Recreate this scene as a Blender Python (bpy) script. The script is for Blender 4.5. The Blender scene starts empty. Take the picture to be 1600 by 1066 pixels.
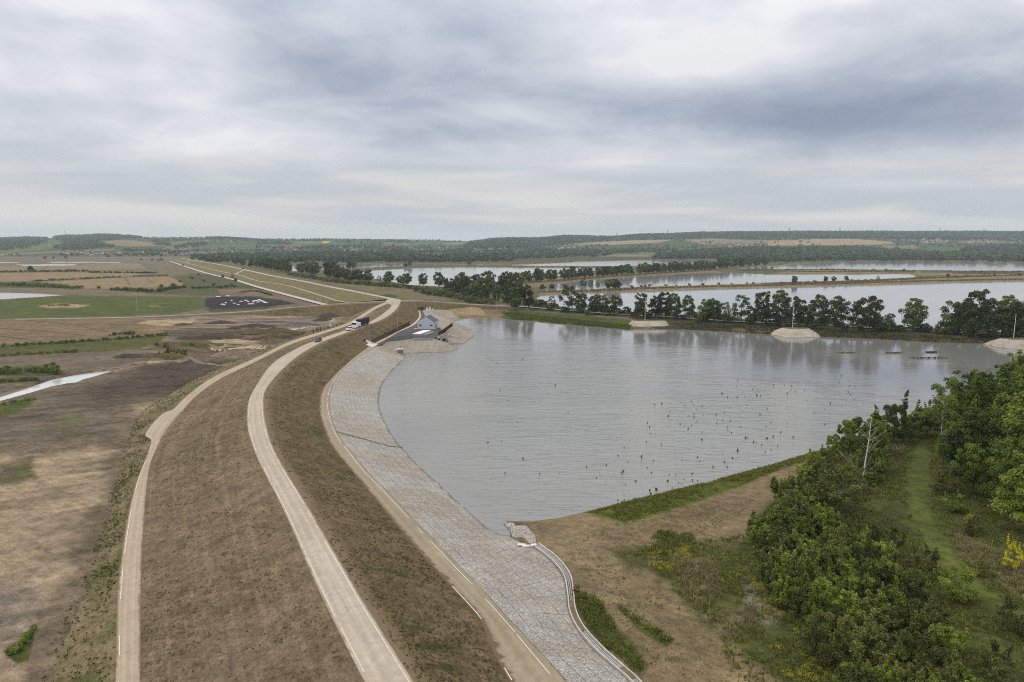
import bpy, math, random
import numpy as np
from mathutils import Vector
sc = bpy.context.scene
COL = sc.collection
R = math.radians
# ------------------------------------------------------------------ camera
HC, FPX, HOR = 50.0, 1600 * 24 / 36, 378.0
PITCH = math.atan((533 - HOR) / FPX)
CP, SP = math.cos(PITCH), math.sin(PITCH)
cam = bpy.data.cameras.new('camera'); cam.lens = 24; cam.sensor_width = 36
cam.clip_start = 0.5; cam.clip_end = 60000
camo = bpy.data.objects.new('camera', cam); COL.objects.link(camo)
camo.location = (0, 0, HC); camo.rotation_euler = (math.pi / 2 - PITCH, 0, 0)
sc.camera = camo
# ------------------------------------------------------------------ view
sc.view_settings.view_transform = 'Standard'; sc.view_settings.look = 'None'
sc.view_settings.exposure = 0.0; sc.view_settings.gamma = 1.0
sc.render.engine = 'CYCLES'
sc.cycles.volume_bounces = 2; sc.cycles.filter_width = 1.0; sc.cycles.use_denoising = False; sc.cycles.max_bounces = 6; sc.cycles.transparent_max_bounces = 8

# ------------------------------------------------------------------ node helpers
class NT:
    def __init__(s, tree):
        s.t = tree; s.n = tree.nodes; s.l = tree.links
    def new(s, typ, **kw):
        n = s.n.new(typ)
        for k, v in kw.items(): setattr(n, k, v)
        return n
    def put(s, sock, v):
        if v is None: return
        if isinstance(v, bpy.types.NodeSocket): s.l.new(v, sock)
        elif isinstance(v, (tuple, list)) and len(v) == 3 and sock.type == 'RGBA': sock.default_value = (*v, 1)
        else: sock.default_value = v
    def math(s, op, a, b=None, c=None, clamp=False):
        n = s.new('ShaderNodeMath', operation=op, use_clamp=clamp)
        s.put(n.inputs[0], a); s.put(n.inputs[1], b)
        if c is not None: s.put(n.inputs[2], c)
        return n.outputs[0]
    def vmath(s, op, a, b=None):
        n = s.new('ShaderNodeVectorMath', operation=op)
        s.put(n.inputs[0], a)
        if b is not None: s.put(n.inputs[1], b)
        return n.outputs[0]
    def mix(s, f, a, b, blend='MIX'):
        n = s.new('ShaderNodeMix', data_type='RGBA', blend_type=blend)
        s.put(n.inputs[0], f); s.put(n.inputs[6], a); s.put(n.inputs[7], b)
        return n.outputs[2]
    def rng(s, v, a, b, c=0.0, d=1.0, smooth=True):
        n = s.new('ShaderNodeMapRange'); n.clamp = True
        if smooth: n.interpolation_type = 'SMOOTHSTEP'
        s.put(n.inputs[0], v)
        for i, x in zip((1, 2, 3, 4), (a, b, c, d)): s.put(n.inputs[i], x)
        return n.outputs[0]
    def noise(s, vec, scale, detail=4, rough=0.55, dist=0.0, dims='3D'):
        n = s.new('ShaderNodeTexNoise', noise_dimensions=dims)
        s.put(n.inputs['Vector'], vec); s.put(n.inputs['Scale'], scale)
        s.put(n.inputs['Detail'], detail); s.put(n.inputs['Roughness'], rough); s.put(n.inputs['Distortion'], dist)
        return n.outputs[0]
    def scale(s, vec, v):
        return s.vmath('MULTIPLY', vec, v)
    def voro(s, vec, scale, feature='F1', out='Distance'):
        n = s.new('ShaderNodeTexVoronoi', feature=feature)
        s.put(n.inputs['Vector'], vec); s.put(n.inputs['Scale'], scale)
        return n.outputs[out]
    def attr(s, name, out='Color'):
        n = s.new('ShaderNodeAttribute', attribute_name=name)
        return n.outputs[out]
    def xyz(s, v):
        n = s.new('ShaderNodeSeparateXYZ'); s.put(n.inputs[0], v)
        return n.outputs
    def comb(s, x, y, z):
        n = s.new('ShaderNodeCombineXYZ')
        s.put(n.inputs[0], x); s.put(n.inputs[1], y); s.put(n.inputs[2], z)
        return n.outputs[0]

def S(r, g, b, k=1.0):
    f = lambda c: (c / 255 / 12.92 if c <= 10 else ((c / 255 + .055) / 1.055) ** 2.4) * k
    return (f(r), f(g), f(b))

# ------------------------------------------------------------------ world: overcast sky with cloud bands
SUN_EL, SUN_AZ = 48.0, -60.0          # azimuth from +Y (ahead), negative = towards -X
w = bpy.data.worlds.new('World'); sc.world = w; w.use_nodes = True
t = NT(w.node_tree)
for n in list(t.n): t.n.remove(n)
wo = t.new('ShaderNodeOutputWorld')
tc = t.new('ShaderNodeTexCoord').outputs['Generated']
d = t.vmath('NORMALIZE', tc)
dx, dy, dz = t.xyz(d)[:3]
zc = t.math('MAXIMUM', dz, 0.0)
zz = t.math('ADD', zc, 0.07)
P = t.comb(t.math('DIVIDE', dx, zz), t.math('DIVIDE', dy, zz), 0.0)
az = t.math('DIVIDE', dx, t.math('MAXIMUM', dy, 0.05))          # tangent of the azimuth
el = zc
warp = t.new('ShaderNodeTexNoise'); t.put(warp.inputs['Vector'], P); warp.inputs['Scale'].default_value = .5; warp.inputs['Detail'].default_value = 3
P2 = t.vmath('ADD', P, t.vmath('MULTIPLY', t.vmath('SUBTRACT', warp.outputs['Color'], (.5, .5, .5)), (1.0, 1.0, 0)))
n1 = t.noise(t.scale(P2, (.9, 1.0, 1)), 0.5, 7, .54, .1)
n2 = t.noise(t.vmath('ADD', t.comb(t.math('MULTIPLY', az, 1.25), t.math('MULTIPLY', el, 3.6), .3), t.vmath('MULTIPLY', t.vmath('SUBTRACT', warp.outputs['Color'], (.5, .5, .5)), (.35, .35, 0))), 2.6, 7, .58, .25)
n3 = t.noise(t.scale(t.comb(az, t.math('MULTIPLY', el, 14.0), 0.0), (1.4, 1.0, 1)), 1.6, 5, .5, .4)   # low flat strata
def blob(a0, e0, sa, se, tilt=0.0):
    a = t.math('SUBTRACT', az, a0)
    e = t.math('SUBTRACT', t.math('SUBTRACT', el, e0), t.math('MULTIPLY', a, tilt))
    q = t.math('ADD', t.math('POWER', t.math('ABSOLUTE', t.math('DIVIDE', a, sa)), 2.0), t.math('POWER', t.math('ABSOLUTE', t.math('DIVIDE', e, se)), 2.0))
    return t.math('POWER', 2.718, t.math('MULTIPLY', q, -1.0))
cl = t.math('ADD', t.math('MULTIPLY', t.math('SUBTRACT', n1, .5), 1.25), t.math('MULTIPLY', t.math('SUBTRACT', n2, .5), 1.5))
for (a0, e0, sa, se, tl, k) in SKY_BLOBS if 'SKY_BLOBS' in globals() else [
        (-.58, .20, .26, .055, .0, .42), (-.42, .13, .3, .022, .02, .22), (-.5, .27, .14, .02, -.1, .15), (-.62, .10, .22, .03, -.05, -.20), (-.30, .30, .20, .05, -.2, -.30),
        (-.24, .20, .10, .05, -.4, -.16), (-.08, .165, .24, .045, -.30, -.46), (.02, .17, .13, .022, .0, .16),
        (.26, .24, .17, .030, .0, .50), (.42, .29, .3, .02, .05, .3), (.30, .165, .38, .035, -.10, -.46), (.62, .15, .22, .05, -.15, -.30),
        (.55, .26, .25, .03, .1, .18), (.16, .105, .2, .02, -.1, .16), (-.05, .27, .12, .05, -.2, -.18),
        (.66, .29, .1, .02, .1, -.25), (.0, .32, .2, .04, 0, .12)]:
    cl = t.math('ADD', cl, t.math('MULTIPLY', blob(a0, e0, sa, se, tl), k))
fr = t.new('ShaderNodeValToRGB'); cr = fr.color_ramp
cr.elements[0].position = 0.05; cr.elements[0].color = (*S(146, 156, 178), 1)
cr.elements[1].position = 0.95; cr.elements[1].color = (*S(238, 239, 242), 1)
for p_, c_ in ((.33, S(172, 180, 197)), (.55, S(200, 205, 215)), (.75, S(218, 221, 227))):
    e_ = cr.elements.new(p_); e_.color = (*c_, 1)
t.put(fr.inputs[0], t.math('ADD', t.math('MULTIPLY', cl, .86), .63))
low = t.mix(t.rng(n3, .40, .60), S(192, 198, 205), S(220, 219, 216))
horizon = t.mix(t.rng(el, .0, .035), S(204, 206, 208), low)
lowmask = t.rng(t.math('ADD', el, t.math('MULTIPLY', t.math('SUBTRACT', n1, .5), .10)), .055, .15)
cloud = t.mix(lowmask, horizon, fr.outputs[0])
# overcast: the zenith is brighter than the horizon
zen = t.rng(dz, .22, .62, 1.0, 2.0)
cloud = t.mix(t.math('MULTIPLY', t.rng(dz, .30, .55), .85), cloud, S(212, 212, 212))
cloud = t.vmath('SCALE', cloud); cloud.node.inputs['Scale'].default_value = 1.0
t.l.new(zen, cloud.node.inputs['Scale'])
bg1 = t.new('ShaderNodeBackground'); t.put(bg1.inputs[0], cloud); bg1.inputs[1].default_value = 1.0
sky = t.new('ShaderNodeTexSky', sky_type='NISHITA'); sky.sun_disc = False
sky.sun_elevation = R(SUN_EL); sky.sun_rotation = R(SUN_AZ)
bg2 = t.new('ShaderNodeBackground'); t.put(bg2.inputs[0], sky.outputs[0]); bg2.inputs[1].default_value = 0.1
ms = t.new('ShaderNodeMixShader'); ms.inputs[0].default_value = 0.05
t.l.new(bg1.outputs[0], ms.inputs[1]); t.l.new(bg2.outputs[0], ms.inputs[2]); t.l.new(ms.outputs[0], wo.inputs[0])
# ------------------------------------------------------------------ sun, soft behind the overcast
sun = bpy.data.lights.new('sun', 'SUN'); sun.energy = 0.9; sun.angle = R(14); sun.color = (1, .96, .9)
suno = bpy.data.objects.new('sun', sun); COL.objects.link(suno)
sd_ = Vector((math.sin(R(SUN_AZ)) * math.cos(R(SUN_EL)), math.cos(R(SUN_AZ)) * math.cos(R(SUN_EL)), math.sin(R(SUN_EL))))
suno.rotation_euler = sd_.to_track_quat('Z', 'Y').to_euler(); suno.location = (0, 0, 300)

# ------------------------------------------------------------------ projection: photo pixel -> point at height z
def W(px, py, z=0.0):
    px = np.asarray(px, float); py = np.asarray(py, float); z = np.asarray(z, float)
    u = px - 800.0; v = py - 533.0
    down = v * CP + FPX * SP; fwd = FPX * CP - v * SP
    s = (HC - z) / down
    return np.stack([u * s, fwd * s, z + 0 * s], -1)
def PX(p):
    p = np.asarray(p, float); x, y, z = p[..., 0], p[..., 1], p[..., 2] - HC
    dep = np.maximum(y * CP - z * SP, 1e-3)
    up = y * SP + z * CP
    return np.stack([800 + FPX * x / dep, 533 - FPX * up / dep], -1)

# ------------------------------------------------------------------ numpy noise
def _h(ix, iy, s):
    n = (ix.astype(np.int64) * 374761393 + iy.astype(np.int64) * 668265263 + s * 974634777) & 0xFFFFFFFF
    n = ((n ^ (n >> 13)) * 1274126177) & 0xFFFFFFFF
    n = n ^ (n >> 16)
    return (n & 0xFFFF) / 65535.0
def vnoise(x, y, s=0):
    ix = np.floor(x); iy = np.floor(y); fx = x - ix; fy = y - iy
    fx = fx * fx * (3 - 2 * fx); fy = fy * fy * (3 - 2 * fy)
    a = _h(ix, iy, s); b = _h(ix + 1, iy, s); c = _h(ix, iy + 1, s); e = _h(ix + 1, iy + 1, s)
    return (a * (1 - fx) + b * fx) * (1 - fy) + (c * (1 - fx) + e * fx) * fy
def fbm(x, y, s=0, o=4):
    r = 0; a = .5; tot = 0
    for i in range(o):
        r = r + a * vnoise(x, y, s + i * 17); tot += a; a *= .5; x = x * 2.03 + 3.1; y = y * 2.03 + 7.7
    return r / tot * 2 - 1          # about -1..1
def sstep(a, b, x):
    q = np.clip((x - a) / (b - a), 0, 1); return q * q * (3 - 2 * q)

def sdf(px, py, poly, pad=None):
    """signed distance of points to polygon (negative inside); points farther than pad from the box get pad"""
    poly = np.asarray(poly, float)
    out = np.full(px.shape, 1e9 if pad is None else pad)
    if pad is not None:
        lo = poly.min(0) - pad; hi = poly.max(0) + pad
        m = (px > lo[0]) & (px < hi[0]) & (py > lo[1]) & (py < hi[1])
        if not m.any(): return out
        x = px[m]; y = py[m]
    else:
        m = None; x = px; y = py
    dd = np.full(x.shape, 1e18); ins = np.zeros(x.shape, bool)
    for (x0, y0), (x1, y1) in zip(poly, np.roll(poly, -1, 0)):
        ex, ey = x1 - x0, y1 - y0
        q = np.clip(((x - x0) * ex + (y - y0) * ey) / (ex * ex + ey * ey + 1e-12), 0, 1)
        dd = np.minimum(dd, (x - x0 - q * ex) ** 2 + (y - y0 - q * ey) ** 2)
        c = ((y0 <= y) != (y1 <= y))
        with np.errstate(divide='ignore', invalid='ignore'):
            xi = x0 + (y - y0) * ex / (ey if ey != 0 else 1e-12)
        ins ^= c & (x < xi)
    r = np.sqrt(dd) * np.where(ins, -1, 1)
    if m is None: return r
    out[m] = np.minimum(r, pad); return out
def dline(x, y, pts):
    dd = np.full(np.shape(x), 1e18)
    for (x0, y0), (x1, y1) in zip(pts[:-1], pts[1:]):
        ex, ey = x1 - x0, y1 - y0
        q = np.clip(((x - x0) * ex + (y - y0) * ey) / (ex * ex + ey * ey + 1e-12), 0, 1)
        dd = np.minimum(dd, (x - x0 - q * ex) ** 2 + (y - y0 - q * ey) ** 2)
    return np.sqrt(dd)
def catmull(pts, n, closed=False):
    """smooth resample of (x,y[,z]) knots to n points, even in chord length"""
    p = np.asarray(pts, float)
    if closed: p = np.vstack([p[-1], p, p[0], p[1]])
    else: p = np.vstack([2 * p[0] - p[1], p, 2 * p[-1] - p[-2]])
    k = len(p) - 3; out = []
    for i in range(k):
        a, b, c, e = p[i:i + 4]
        dk = [max(np.linalg.norm(q), 1e-6) ** .5 for q in (b - a, c - b, e - c)]
        t0, t1 = 0, dk[0]; t2 = t1 + dk[1]; t3 = t2 + dk[2]
        tt = np.linspace(t1, t2, 24, endpoint=False)[:, None]
        A1 = (t1 - tt) / (t1 - t0) * a + (tt - t0) / (t1 - t0) * b
        A2 = (t2 - tt) / (t2 - t1) * b + (tt - t1) / (t2 - t1) * c
        A3 = (t3 - tt) / (t3 - t2) * c + (tt - t2) / (t3 - t2) * e
        B1 = (t2 - tt) / (t2 - t0) * A1 + (tt - t0) / (t2 - t0) * A2
        B2 = (t3 - tt) / (t3 - t1) * A2 + (tt - t1) / (t3 - t1) * A3
        out.append((t2 - tt) / (t2 - t1) * B1 + (tt - t1) / (t2 - t1) * B2)
    out = np.vstack(out + [p[-2][None]])
    return resamp(out, n)
def resamp(p, n):
    s = np.r_[0, np.cumsum(np.linalg.norm(np.diff(p, axis=0), axis=1))]
    q = np.linspace(0, s[-1], n)
    return np.stack([np.interp(q, s, p[:, i]) for i in range(p.shape[1])], -1)
def curve(pts, z, n):
    """photo-pixel knots (x,y or x,y,z) -> n evenly spaced world points"""
    k = np.array([(*p, z) if len(p) == 2 else p for p in pts], float)
    q = catmull(k, 600)
    return resamp(W(q[:, 0], q[:, 1], q[:, 2]), n)

# ------------------------------------------------------------------ mesh helpers
def tag(o, label=None, cat=None, group=None, kind=None):
    for k, v in (('label', label), ('category', cat), ('group', group), ('kind', kind)):
        if v: o[k] = v
    return o
def link(name, me, mat=None, parent=None, loc=None):
    o = bpy.data.objects.new(name, me); COL.objects.link(o)
    if mat is not None and me is not None:
        for m in (mat if isinstance(mat, (list, tuple)) else [mat]): me.materials.append(m)
    if parent is not None: o.parent = parent
    if loc is not None: o.location = loc
    return o
def empty(name, loc=(0, 0, 0), rz=0.0, label=None, cat=None, group=None):
    o = bpy.data.objects.new(name, None); COL.objects.link(o)
    o.location = loc; o.rotation_euler = (0, 0, rz); o.empty_display_size = .5
    return tag(o, label, cat, group)
def npmesh(name, V, F, uv=None, smooth=False, attrs=None, mi=None):
    """V (n,3); F (m,4) or (m,3) int arrays or a list of them"""
    me = bpy.data.meshes.new(name)
    V = np.ascontiguousarray(V, np.float32); Fs = F if isinstance(F, list) else [F]
    Fs = [np.asarray(f, np.int32) for f in Fs if len(f)]
    loops = np.concatenate([f.ravel() for f in Fs]); tot = np.concatenate([np.full(len(f), f.shape[1], np.int32) for f in Fs])
    me.vertices.add(len(V)); me.vertices.foreach_set('co', V.ravel())
    me.loops.add(len(loops)); me.loops.foreach_set('vertex_index', loops)
    me.polygons.add(len(tot)); me.polygons.foreach_set('loop_start', np.r_[0, np.cumsum(tot)[:-1]].astype(np.int32))
    me.polygons.foreach_set('use_smooth', np.full(len(tot), bool(smooth)))
    if mi is not None: me.polygons.foreach_set('material_index', np.asarray(mi, np.int32))
    if uv is not None:
        ul = me.uv_layers.new(name='UVMap'); ul.data.foreach_set('uv', np.asarray(uv, np.float32)[loops].ravel())
    for k, (dom, a) in (attrs or {}).items():
        a = np.asarray(a, np.float32)
        if a.ndim == 2:
            at = me.attributes.new(k, 'FLOAT_COLOR', dom); at.data.foreach_set('color', a.ravel())
        else:
            at = me.attributes.new(k, 'FLOAT', dom); at.data.foreach_set('value', a.ravel())
    me.update(); me.validate()
    return me
def gridfaces(r, c):
    i = np.arange(r * c).reshape(r, c)
    return np.stack([i[:-1, :-1].ravel(), i[:-1, 1:].ravel(), i[1:, 1:].ravel(), i[1:, :-1].ravel()], -1)
def loft(curves, subs, bump=0.0, seed=0):
    """surface through curves (each (n,3)); returns V, F, uv(metres). Columns run along the curves"""
    rows = [curves[0]]
    for a, b, s in zip(curves[:-1], curves[1:], subs):
        for i in range(1, s + 1): rows.append(a + (b - a) * (i / s))
    G = np.stack(rows); r, n = G.shape[:2]
    mid = G[r // 2]
    u = np.r_[0, np.cumsum(np.linalg.norm(np.diff(mid, axis=0), axis=1))]
    vv = np.vstack([np.zeros(n), np.cumsum(np.linalg.norm(np.diff(G, axis=0), axis=2), axis=0)])
    UV = np.stack([np.broadcast_to(u, (r, n)), vv], -1)
    if bump:
        q = fbm(G[..., 0] * .35, G[..., 1] * .35, seed) * .6 + fbm(G[..., 0] * 1.3, G[..., 1] * 1.3, seed + 5) * .4
        fade = np.ones(r); fade[0] = fade[-1] = 0
        G[..., 2] += q * bump * fade[:, None]
    return G.reshape(-1, 3), gridfaces(r, n), UV.reshape(-1, 2)
class MB:
    """collects boxes, tubes and quads into one mesh"""
    def __init__(s): s.V = []; s.F4 = []; s.F3 = []; s.n = 0
    def add(s, V, F4=(), F3=()):
        V = np.asarray(V, float)
        if len(F4): s.F4.append(np.asarray(F4, int) + s.n)
        if len(F3): s.F3.append(np.asarray(F3, int) + s.n)
        s.V.append(V); s.n += len(V); return s
    def box(s, c, size, rz=0.0, taper=1.0):
        hx, hy, hz = [q / 2 for q in size]
        v = np.array([(-hx, -hy, -hz), (hx, -hy, -hz), (hx, hy, -hz), (-hx, hy, -hz), (-hx * taper, -hy * taper, hz), (hx * taper, -hy * taper, hz), (hx * taper, hy * taper, hz), (-hx * taper, hy * taper, hz)])
        if rz:
            cc, ss = math.cos(rz), math.sin(rz); v = np.stack([v[:, 0] * cc - v[:, 1] * ss, v[:, 0] * ss + v[:, 1] * cc, v[:, 2]], -1)
        return s.add(v + np.array(c), [(0, 3, 2, 1), (4, 5, 6, 7), (0, 1, 5, 4), (1, 2, 6, 5), (2, 3, 7, 6), (3, 0, 4, 7)])
    def prism(s, prof, axis_pts):
        """profile [(a,b)] extruded between two frames: axis_pts = (origin0, origin1, A, B)"""
        o0, o1, A, B = [np.array(q, float) for q in axis_pts]; k = len(prof)
        v = np.array([o0 + a * A + b * B for a, b in prof] + [o1 + a * A + b * B for a, b in prof])
        s.add(v, [(i, (i + 1) % k, k + (i + 1) % k, k + i) for i in range(k)])
        c0 = v[:k].mean(0); c1 = v[k:].mean(0)
        s.add(np.vstack([v[:k], c0]), F3=[((i + 1) % k, i, k) for i in range(k)])
        s.add(np.vstack([v[k:], c1]), F3=[(i, (i + 1) % k, k) for i in range(k)])
        return s
    def tube(s, pts, rad, seg=6, cap=True):
        pts = np.asarray(pts, float); n = len(pts); rad = np.broadcast_to(np.asarray(rad, float), (n,))
        tn = np.gradient(pts, axis=0); tn /= np.linalg.norm(tn, axis=1, keepdims=True) + 1e-9
        ref = np.where(np.abs(tn[:, 2:3]) > .9, np.array([[1., 0, 0]]), np.array([[0, 0, 1.]]))
        a = np.cross(tn, ref); a /= np.linalg.norm(a, axis=1, keepdims=True) + 1e-9; b = np.cross(tn, a)
        th = np.arange(seg) * 2 * math.pi / seg
        v = (pts[:, None] + rad[:, None, None] * (a[:, None] * np.cos(th)[None, :, None] + b[:, None] * np.sin(th)[None, :, None])).reshape(-1, 3)
        i = np.arange(n * seg).reshape(n, seg); j = np.roll(i, -1, 1)
        f = np.stack([i[:-1].ravel(), j[:-1].ravel(), j[1:].ravel(), i[1:].ravel()], -1)
        s.add(v, f)
        if cap:
            for row, sg in ((v[:seg], 1), (v[-seg:], -1)):
                s.add(np.vstack([row, row.mean(0)]), F3=[((q + 1) % seg, q, seg) if sg < 0 else (q, (q + 1) % seg, seg) for q in range(seg)])
        return s
    def mesh(s, name, smooth=False):
        return npmesh(name, np.vstack(s.V), [x for x in (np.vstack(s.F4) if s.F4 else (), np.vstack(s.F3) if s.F3 else ()) if len(x)], smooth=smooth)
    def build(s, name, mat, parent=None, loc=None, smooth=False):
        return link(name, s.mesh(name, smooth), mat, parent, loc)

# ------------------------------------------------------------------ materials
MATS = {}
def newmat(name):
    m = bpy.data.materials.new(name); m.use_nodes = True
    q = NT(m.node_tree)
    for n in list(q.n): q.n.remove(n)
    out = q.new('ShaderNodeOutputMaterial'); b = q.new('ShaderNodeBsdfPrincipled')
    q.l.new(b.outputs[0], out.inputs[0])
    return m, q, b, out
def plain(name, col, rough=.7, metal=0.0, var=.18, scale=2.0, spec=.3):
    """a painted / metal / concrete surface with a little uneven wear"""
    if name in MATS: return MATS[name]
    m, q, b, out = newmat(name)
    pos = q.new('ShaderNodeTexCoord').outputs['Object']
    n = q.noise(pos, scale, 5, .6); n2 = q.noise(pos, scale * 7, 3, .6)
    f = q.math('MULTIPLY', q.rng(n, .25, .75, 1 - var, 1 + var, False), q.rng(n2, .25, .75, 1 - var * .5, 1 + var * .5, False))
    c = q.vmath('SCALE', col if len(col) == 3 else col[:3]); q.l.new(f, c.node.inputs['Scale'])
    q.put(b.inputs['Base Color'], c); b.inputs['Roughness'].default_value = rough; b.inputs['Metallic'].default_value = metal
    b.inputs['Specular IOR Level'].default_value = spec
    MATS[name] = m; return m
def bumpto(q, b, h, strength, dist):
    n = q.new('ShaderNodeBump'); n.inputs['Strength'].default_value = strength; n.inputs['Distance'].default_value = dist
    q.put(n.inputs['Height'], h); q.l.new(n.outputs[0], b.inputs['Normal'])
# ------------------------------------------------------------------ plan of the place (traced at its own height)
LAKE = [(633, 560), (612.7, 580), (597.5, 600.5), (592.4, 626), (597.5, 651), (618, 686.6), (648, 722), (678.5, 750), (716.5, 785), (767, 828), (797, 838.5), (797, 829), (787, 820), (793, 814.5), (832, 815), (875, 809), (921.5, 798), (1002.5, 778), (1091, 757.5), (1154.5, 740), (1200, 727.5), (1250, 712), (1294, 699), (1370, 676), (1430, 652), (1480, 632), (1560, 610), (1680, 590), (1790, 575), (1800, 552), (1680, 545), (1600, 541), (1552, 537), (1453, 535), (1377, 530), (1285, 526.5), (1200, 522.5), (1078, 515), (982, 515), (889, 507), (840, 502), (800, 499.6), (780, 496.5), (698, 498), (738, 515), (731, 517), (743, 524), (726, 537), (701, 537.8), (716, 545), (705, 550.6), (672, 553), (630, 553.5), (634, 559)]
PONDS = {
 'near': [(838, 466), (850, 461), (909, 457), (975, 455), (1072, 452), (1200, 449), (1377, 445.3), (1478, 441.5), (1600, 439.2), (1760, 437), (1760, 535), (1600, 523), (1466, 516.5), (1402, 513), (1301, 506.5), (1200, 502), (1066, 494.5), (964, 489), (890, 483), (850, 472)],
 'middle': [(832, 453), (850, 446), (927, 436.5), (975, 433.2), (1040, 428.8), (1104, 425.9), (1150, 426.6), (1200, 429), (1300, 429), (1418, 428.2), (1432, 431.5), (1422, 436), (1362, 438), (1280, 440.5), (1200, 443), (1072, 447.5), (972, 450), (905, 453.5), (855, 456)],
 'far right': [(1150, 420.5), (1160, 418.5), (1213, 415), (1235, 412.3), (1301, 409.3), (1428, 408.2), (1520, 409.2), (1600, 410.8), (1760, 412.5), (1760, 427), (1600, 424.6), (1428, 423), (1301, 421.9), (1200, 421.6)],
 'far narrow': [(800, 413.8), (870, 411), (901, 408.8), (977, 406.9), (1117, 406.4), (1112, 411), (1000, 415.6), (937, 416.6), (860, 416.4), (800, 415.6)],
 'long': [(553, 427), (577, 423), (653, 419), (720, 417.9), (800, 417.6), (870, 418.3), (936, 419), (940, 421), (870, 432), (790, 442.5), (700, 449), (640, 446), (585, 436)],
 'tree edged': [(496, 414), (526, 412.4), (562, 412.2), (653, 411.8), (720, 412.6), (790, 414.2), (720, 415.5), (628, 417), (557, 420.3), (521, 422.6), (498, 421)],
 'small': [(455, 416.5), (466, 416), (468, 424), (456, 424)],
 'left field': [(-160, 455.5), (0, 456.8), (60, 458.5), (109, 461.2), (60, 465), (0, 469), (-160, 475)],
 'quarry': [(74, 409.3), (120, 409), (189, 409.8), (187, 411.3), (120, 411.2), (85, 411.2)],
 'quarry low': [(23, 413.5), (90, 412.8), (121, 412.6), (115, 415), (40, 415.8)],
 'quarry edge': [(-150, 409.2), (33, 410), (28, 411.6), (-150, 411.4)],
 'sand pit': [(41, 399.5), (70, 398.4), (85, 398.6), (84, 401), (42, 401.6)],
}
CHANNEL = [(-160, 668), (-60, 642), (0, 628.5), (40, 618), (74, 607.5), (105, 601.5), (114, 601), (125, 596), (152, 589), (170, 584), (190, 580), (187, 578.6), (150, 582), (114, 587), (80, 594), (40, 608), (0, 620.5), (-60, 635), (-160, 657)]
PUDDLE = [(447, 515.6), (455, 513.7), (480, 511.5), (496, 509.3), (494, 511), (475, 513.6), (455, 516.5)]
CAUSE = [(678, 471, 7), (742, 475.6, 4), (800, 478, 2.7), (888, 485.5, 2.5), (964, 491.5, 2.5), (1066, 497, 2.5), (1154, 503, 2.5), (1200, 505, 2.5), (1301, 509, 2.5), (1402, 515, 2.5), (1466, 518.6, 2.5), (1600, 525.5, 2.5), (1780, 536, 2.5)]
STONE_AREA = np.array([W(*q)[:2] for q in [(576, 546, 4.5), (588, 546, 4.5), (634, 560, 0), (650, 575, 0), (800, 560, 0), (800, 505, 0), (712, 497, 0), (702, 484, 4.5), (655, 483, 4.5), (655, 494, 4.5), (646, 505, 4.5), (619, 518, 4.5), (578, 538, 4.5)]])
def toW(poly, z=0.0):
    p = np.array(poly, float); return W(p[:, 0], p[:, 1], z)[:, :2]
LAKE_W = toW(LAKE)
POND_W = {k: toW(v) for k, v in PONDS.items()}
CHAN_W = toW(CHANNEL); PUD_W = toW(PUDDLE, .5)
CAUSE_W = curve(CAUSE, 0, 80)
_cx = CAUSE_W[12:, :2][::4]
_fp = [(1070, 1300, 4.5), (887, 1066, 4.5), (800, 972, 4.5), (700, 866, 4.5), (607.6, 770, 4.5), (552, 709, 4.5), (520, 659, 4.5), (518, 608, 4.5), (554.5, 562.5, 4.5), (584, 544, 4.5),
       (634, 559, 0), (612.7, 580, 0), (597.5, 600.5, 0), (592.4, 626, 0), (597.5, 651, 0), (618, 686.6, 0), (648, 722, 0), (678.5, 750, 0), (716.5, 785, 0), (767, 828, 0), (797, 838, .3), (834, 855, 1.2), (862, 877, 1.6), (880, 900, 1.85), (886, 928, 2.15), (889, 955, 2.4), (900, 980, 2.7), (925, 1012, 3), (955, 1040, 3.3), (985, 1066, 3.45), (1180, 1300, 4.2)]
FACING_W = np.array([W(*q)[:2] for q in _fp])
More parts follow.
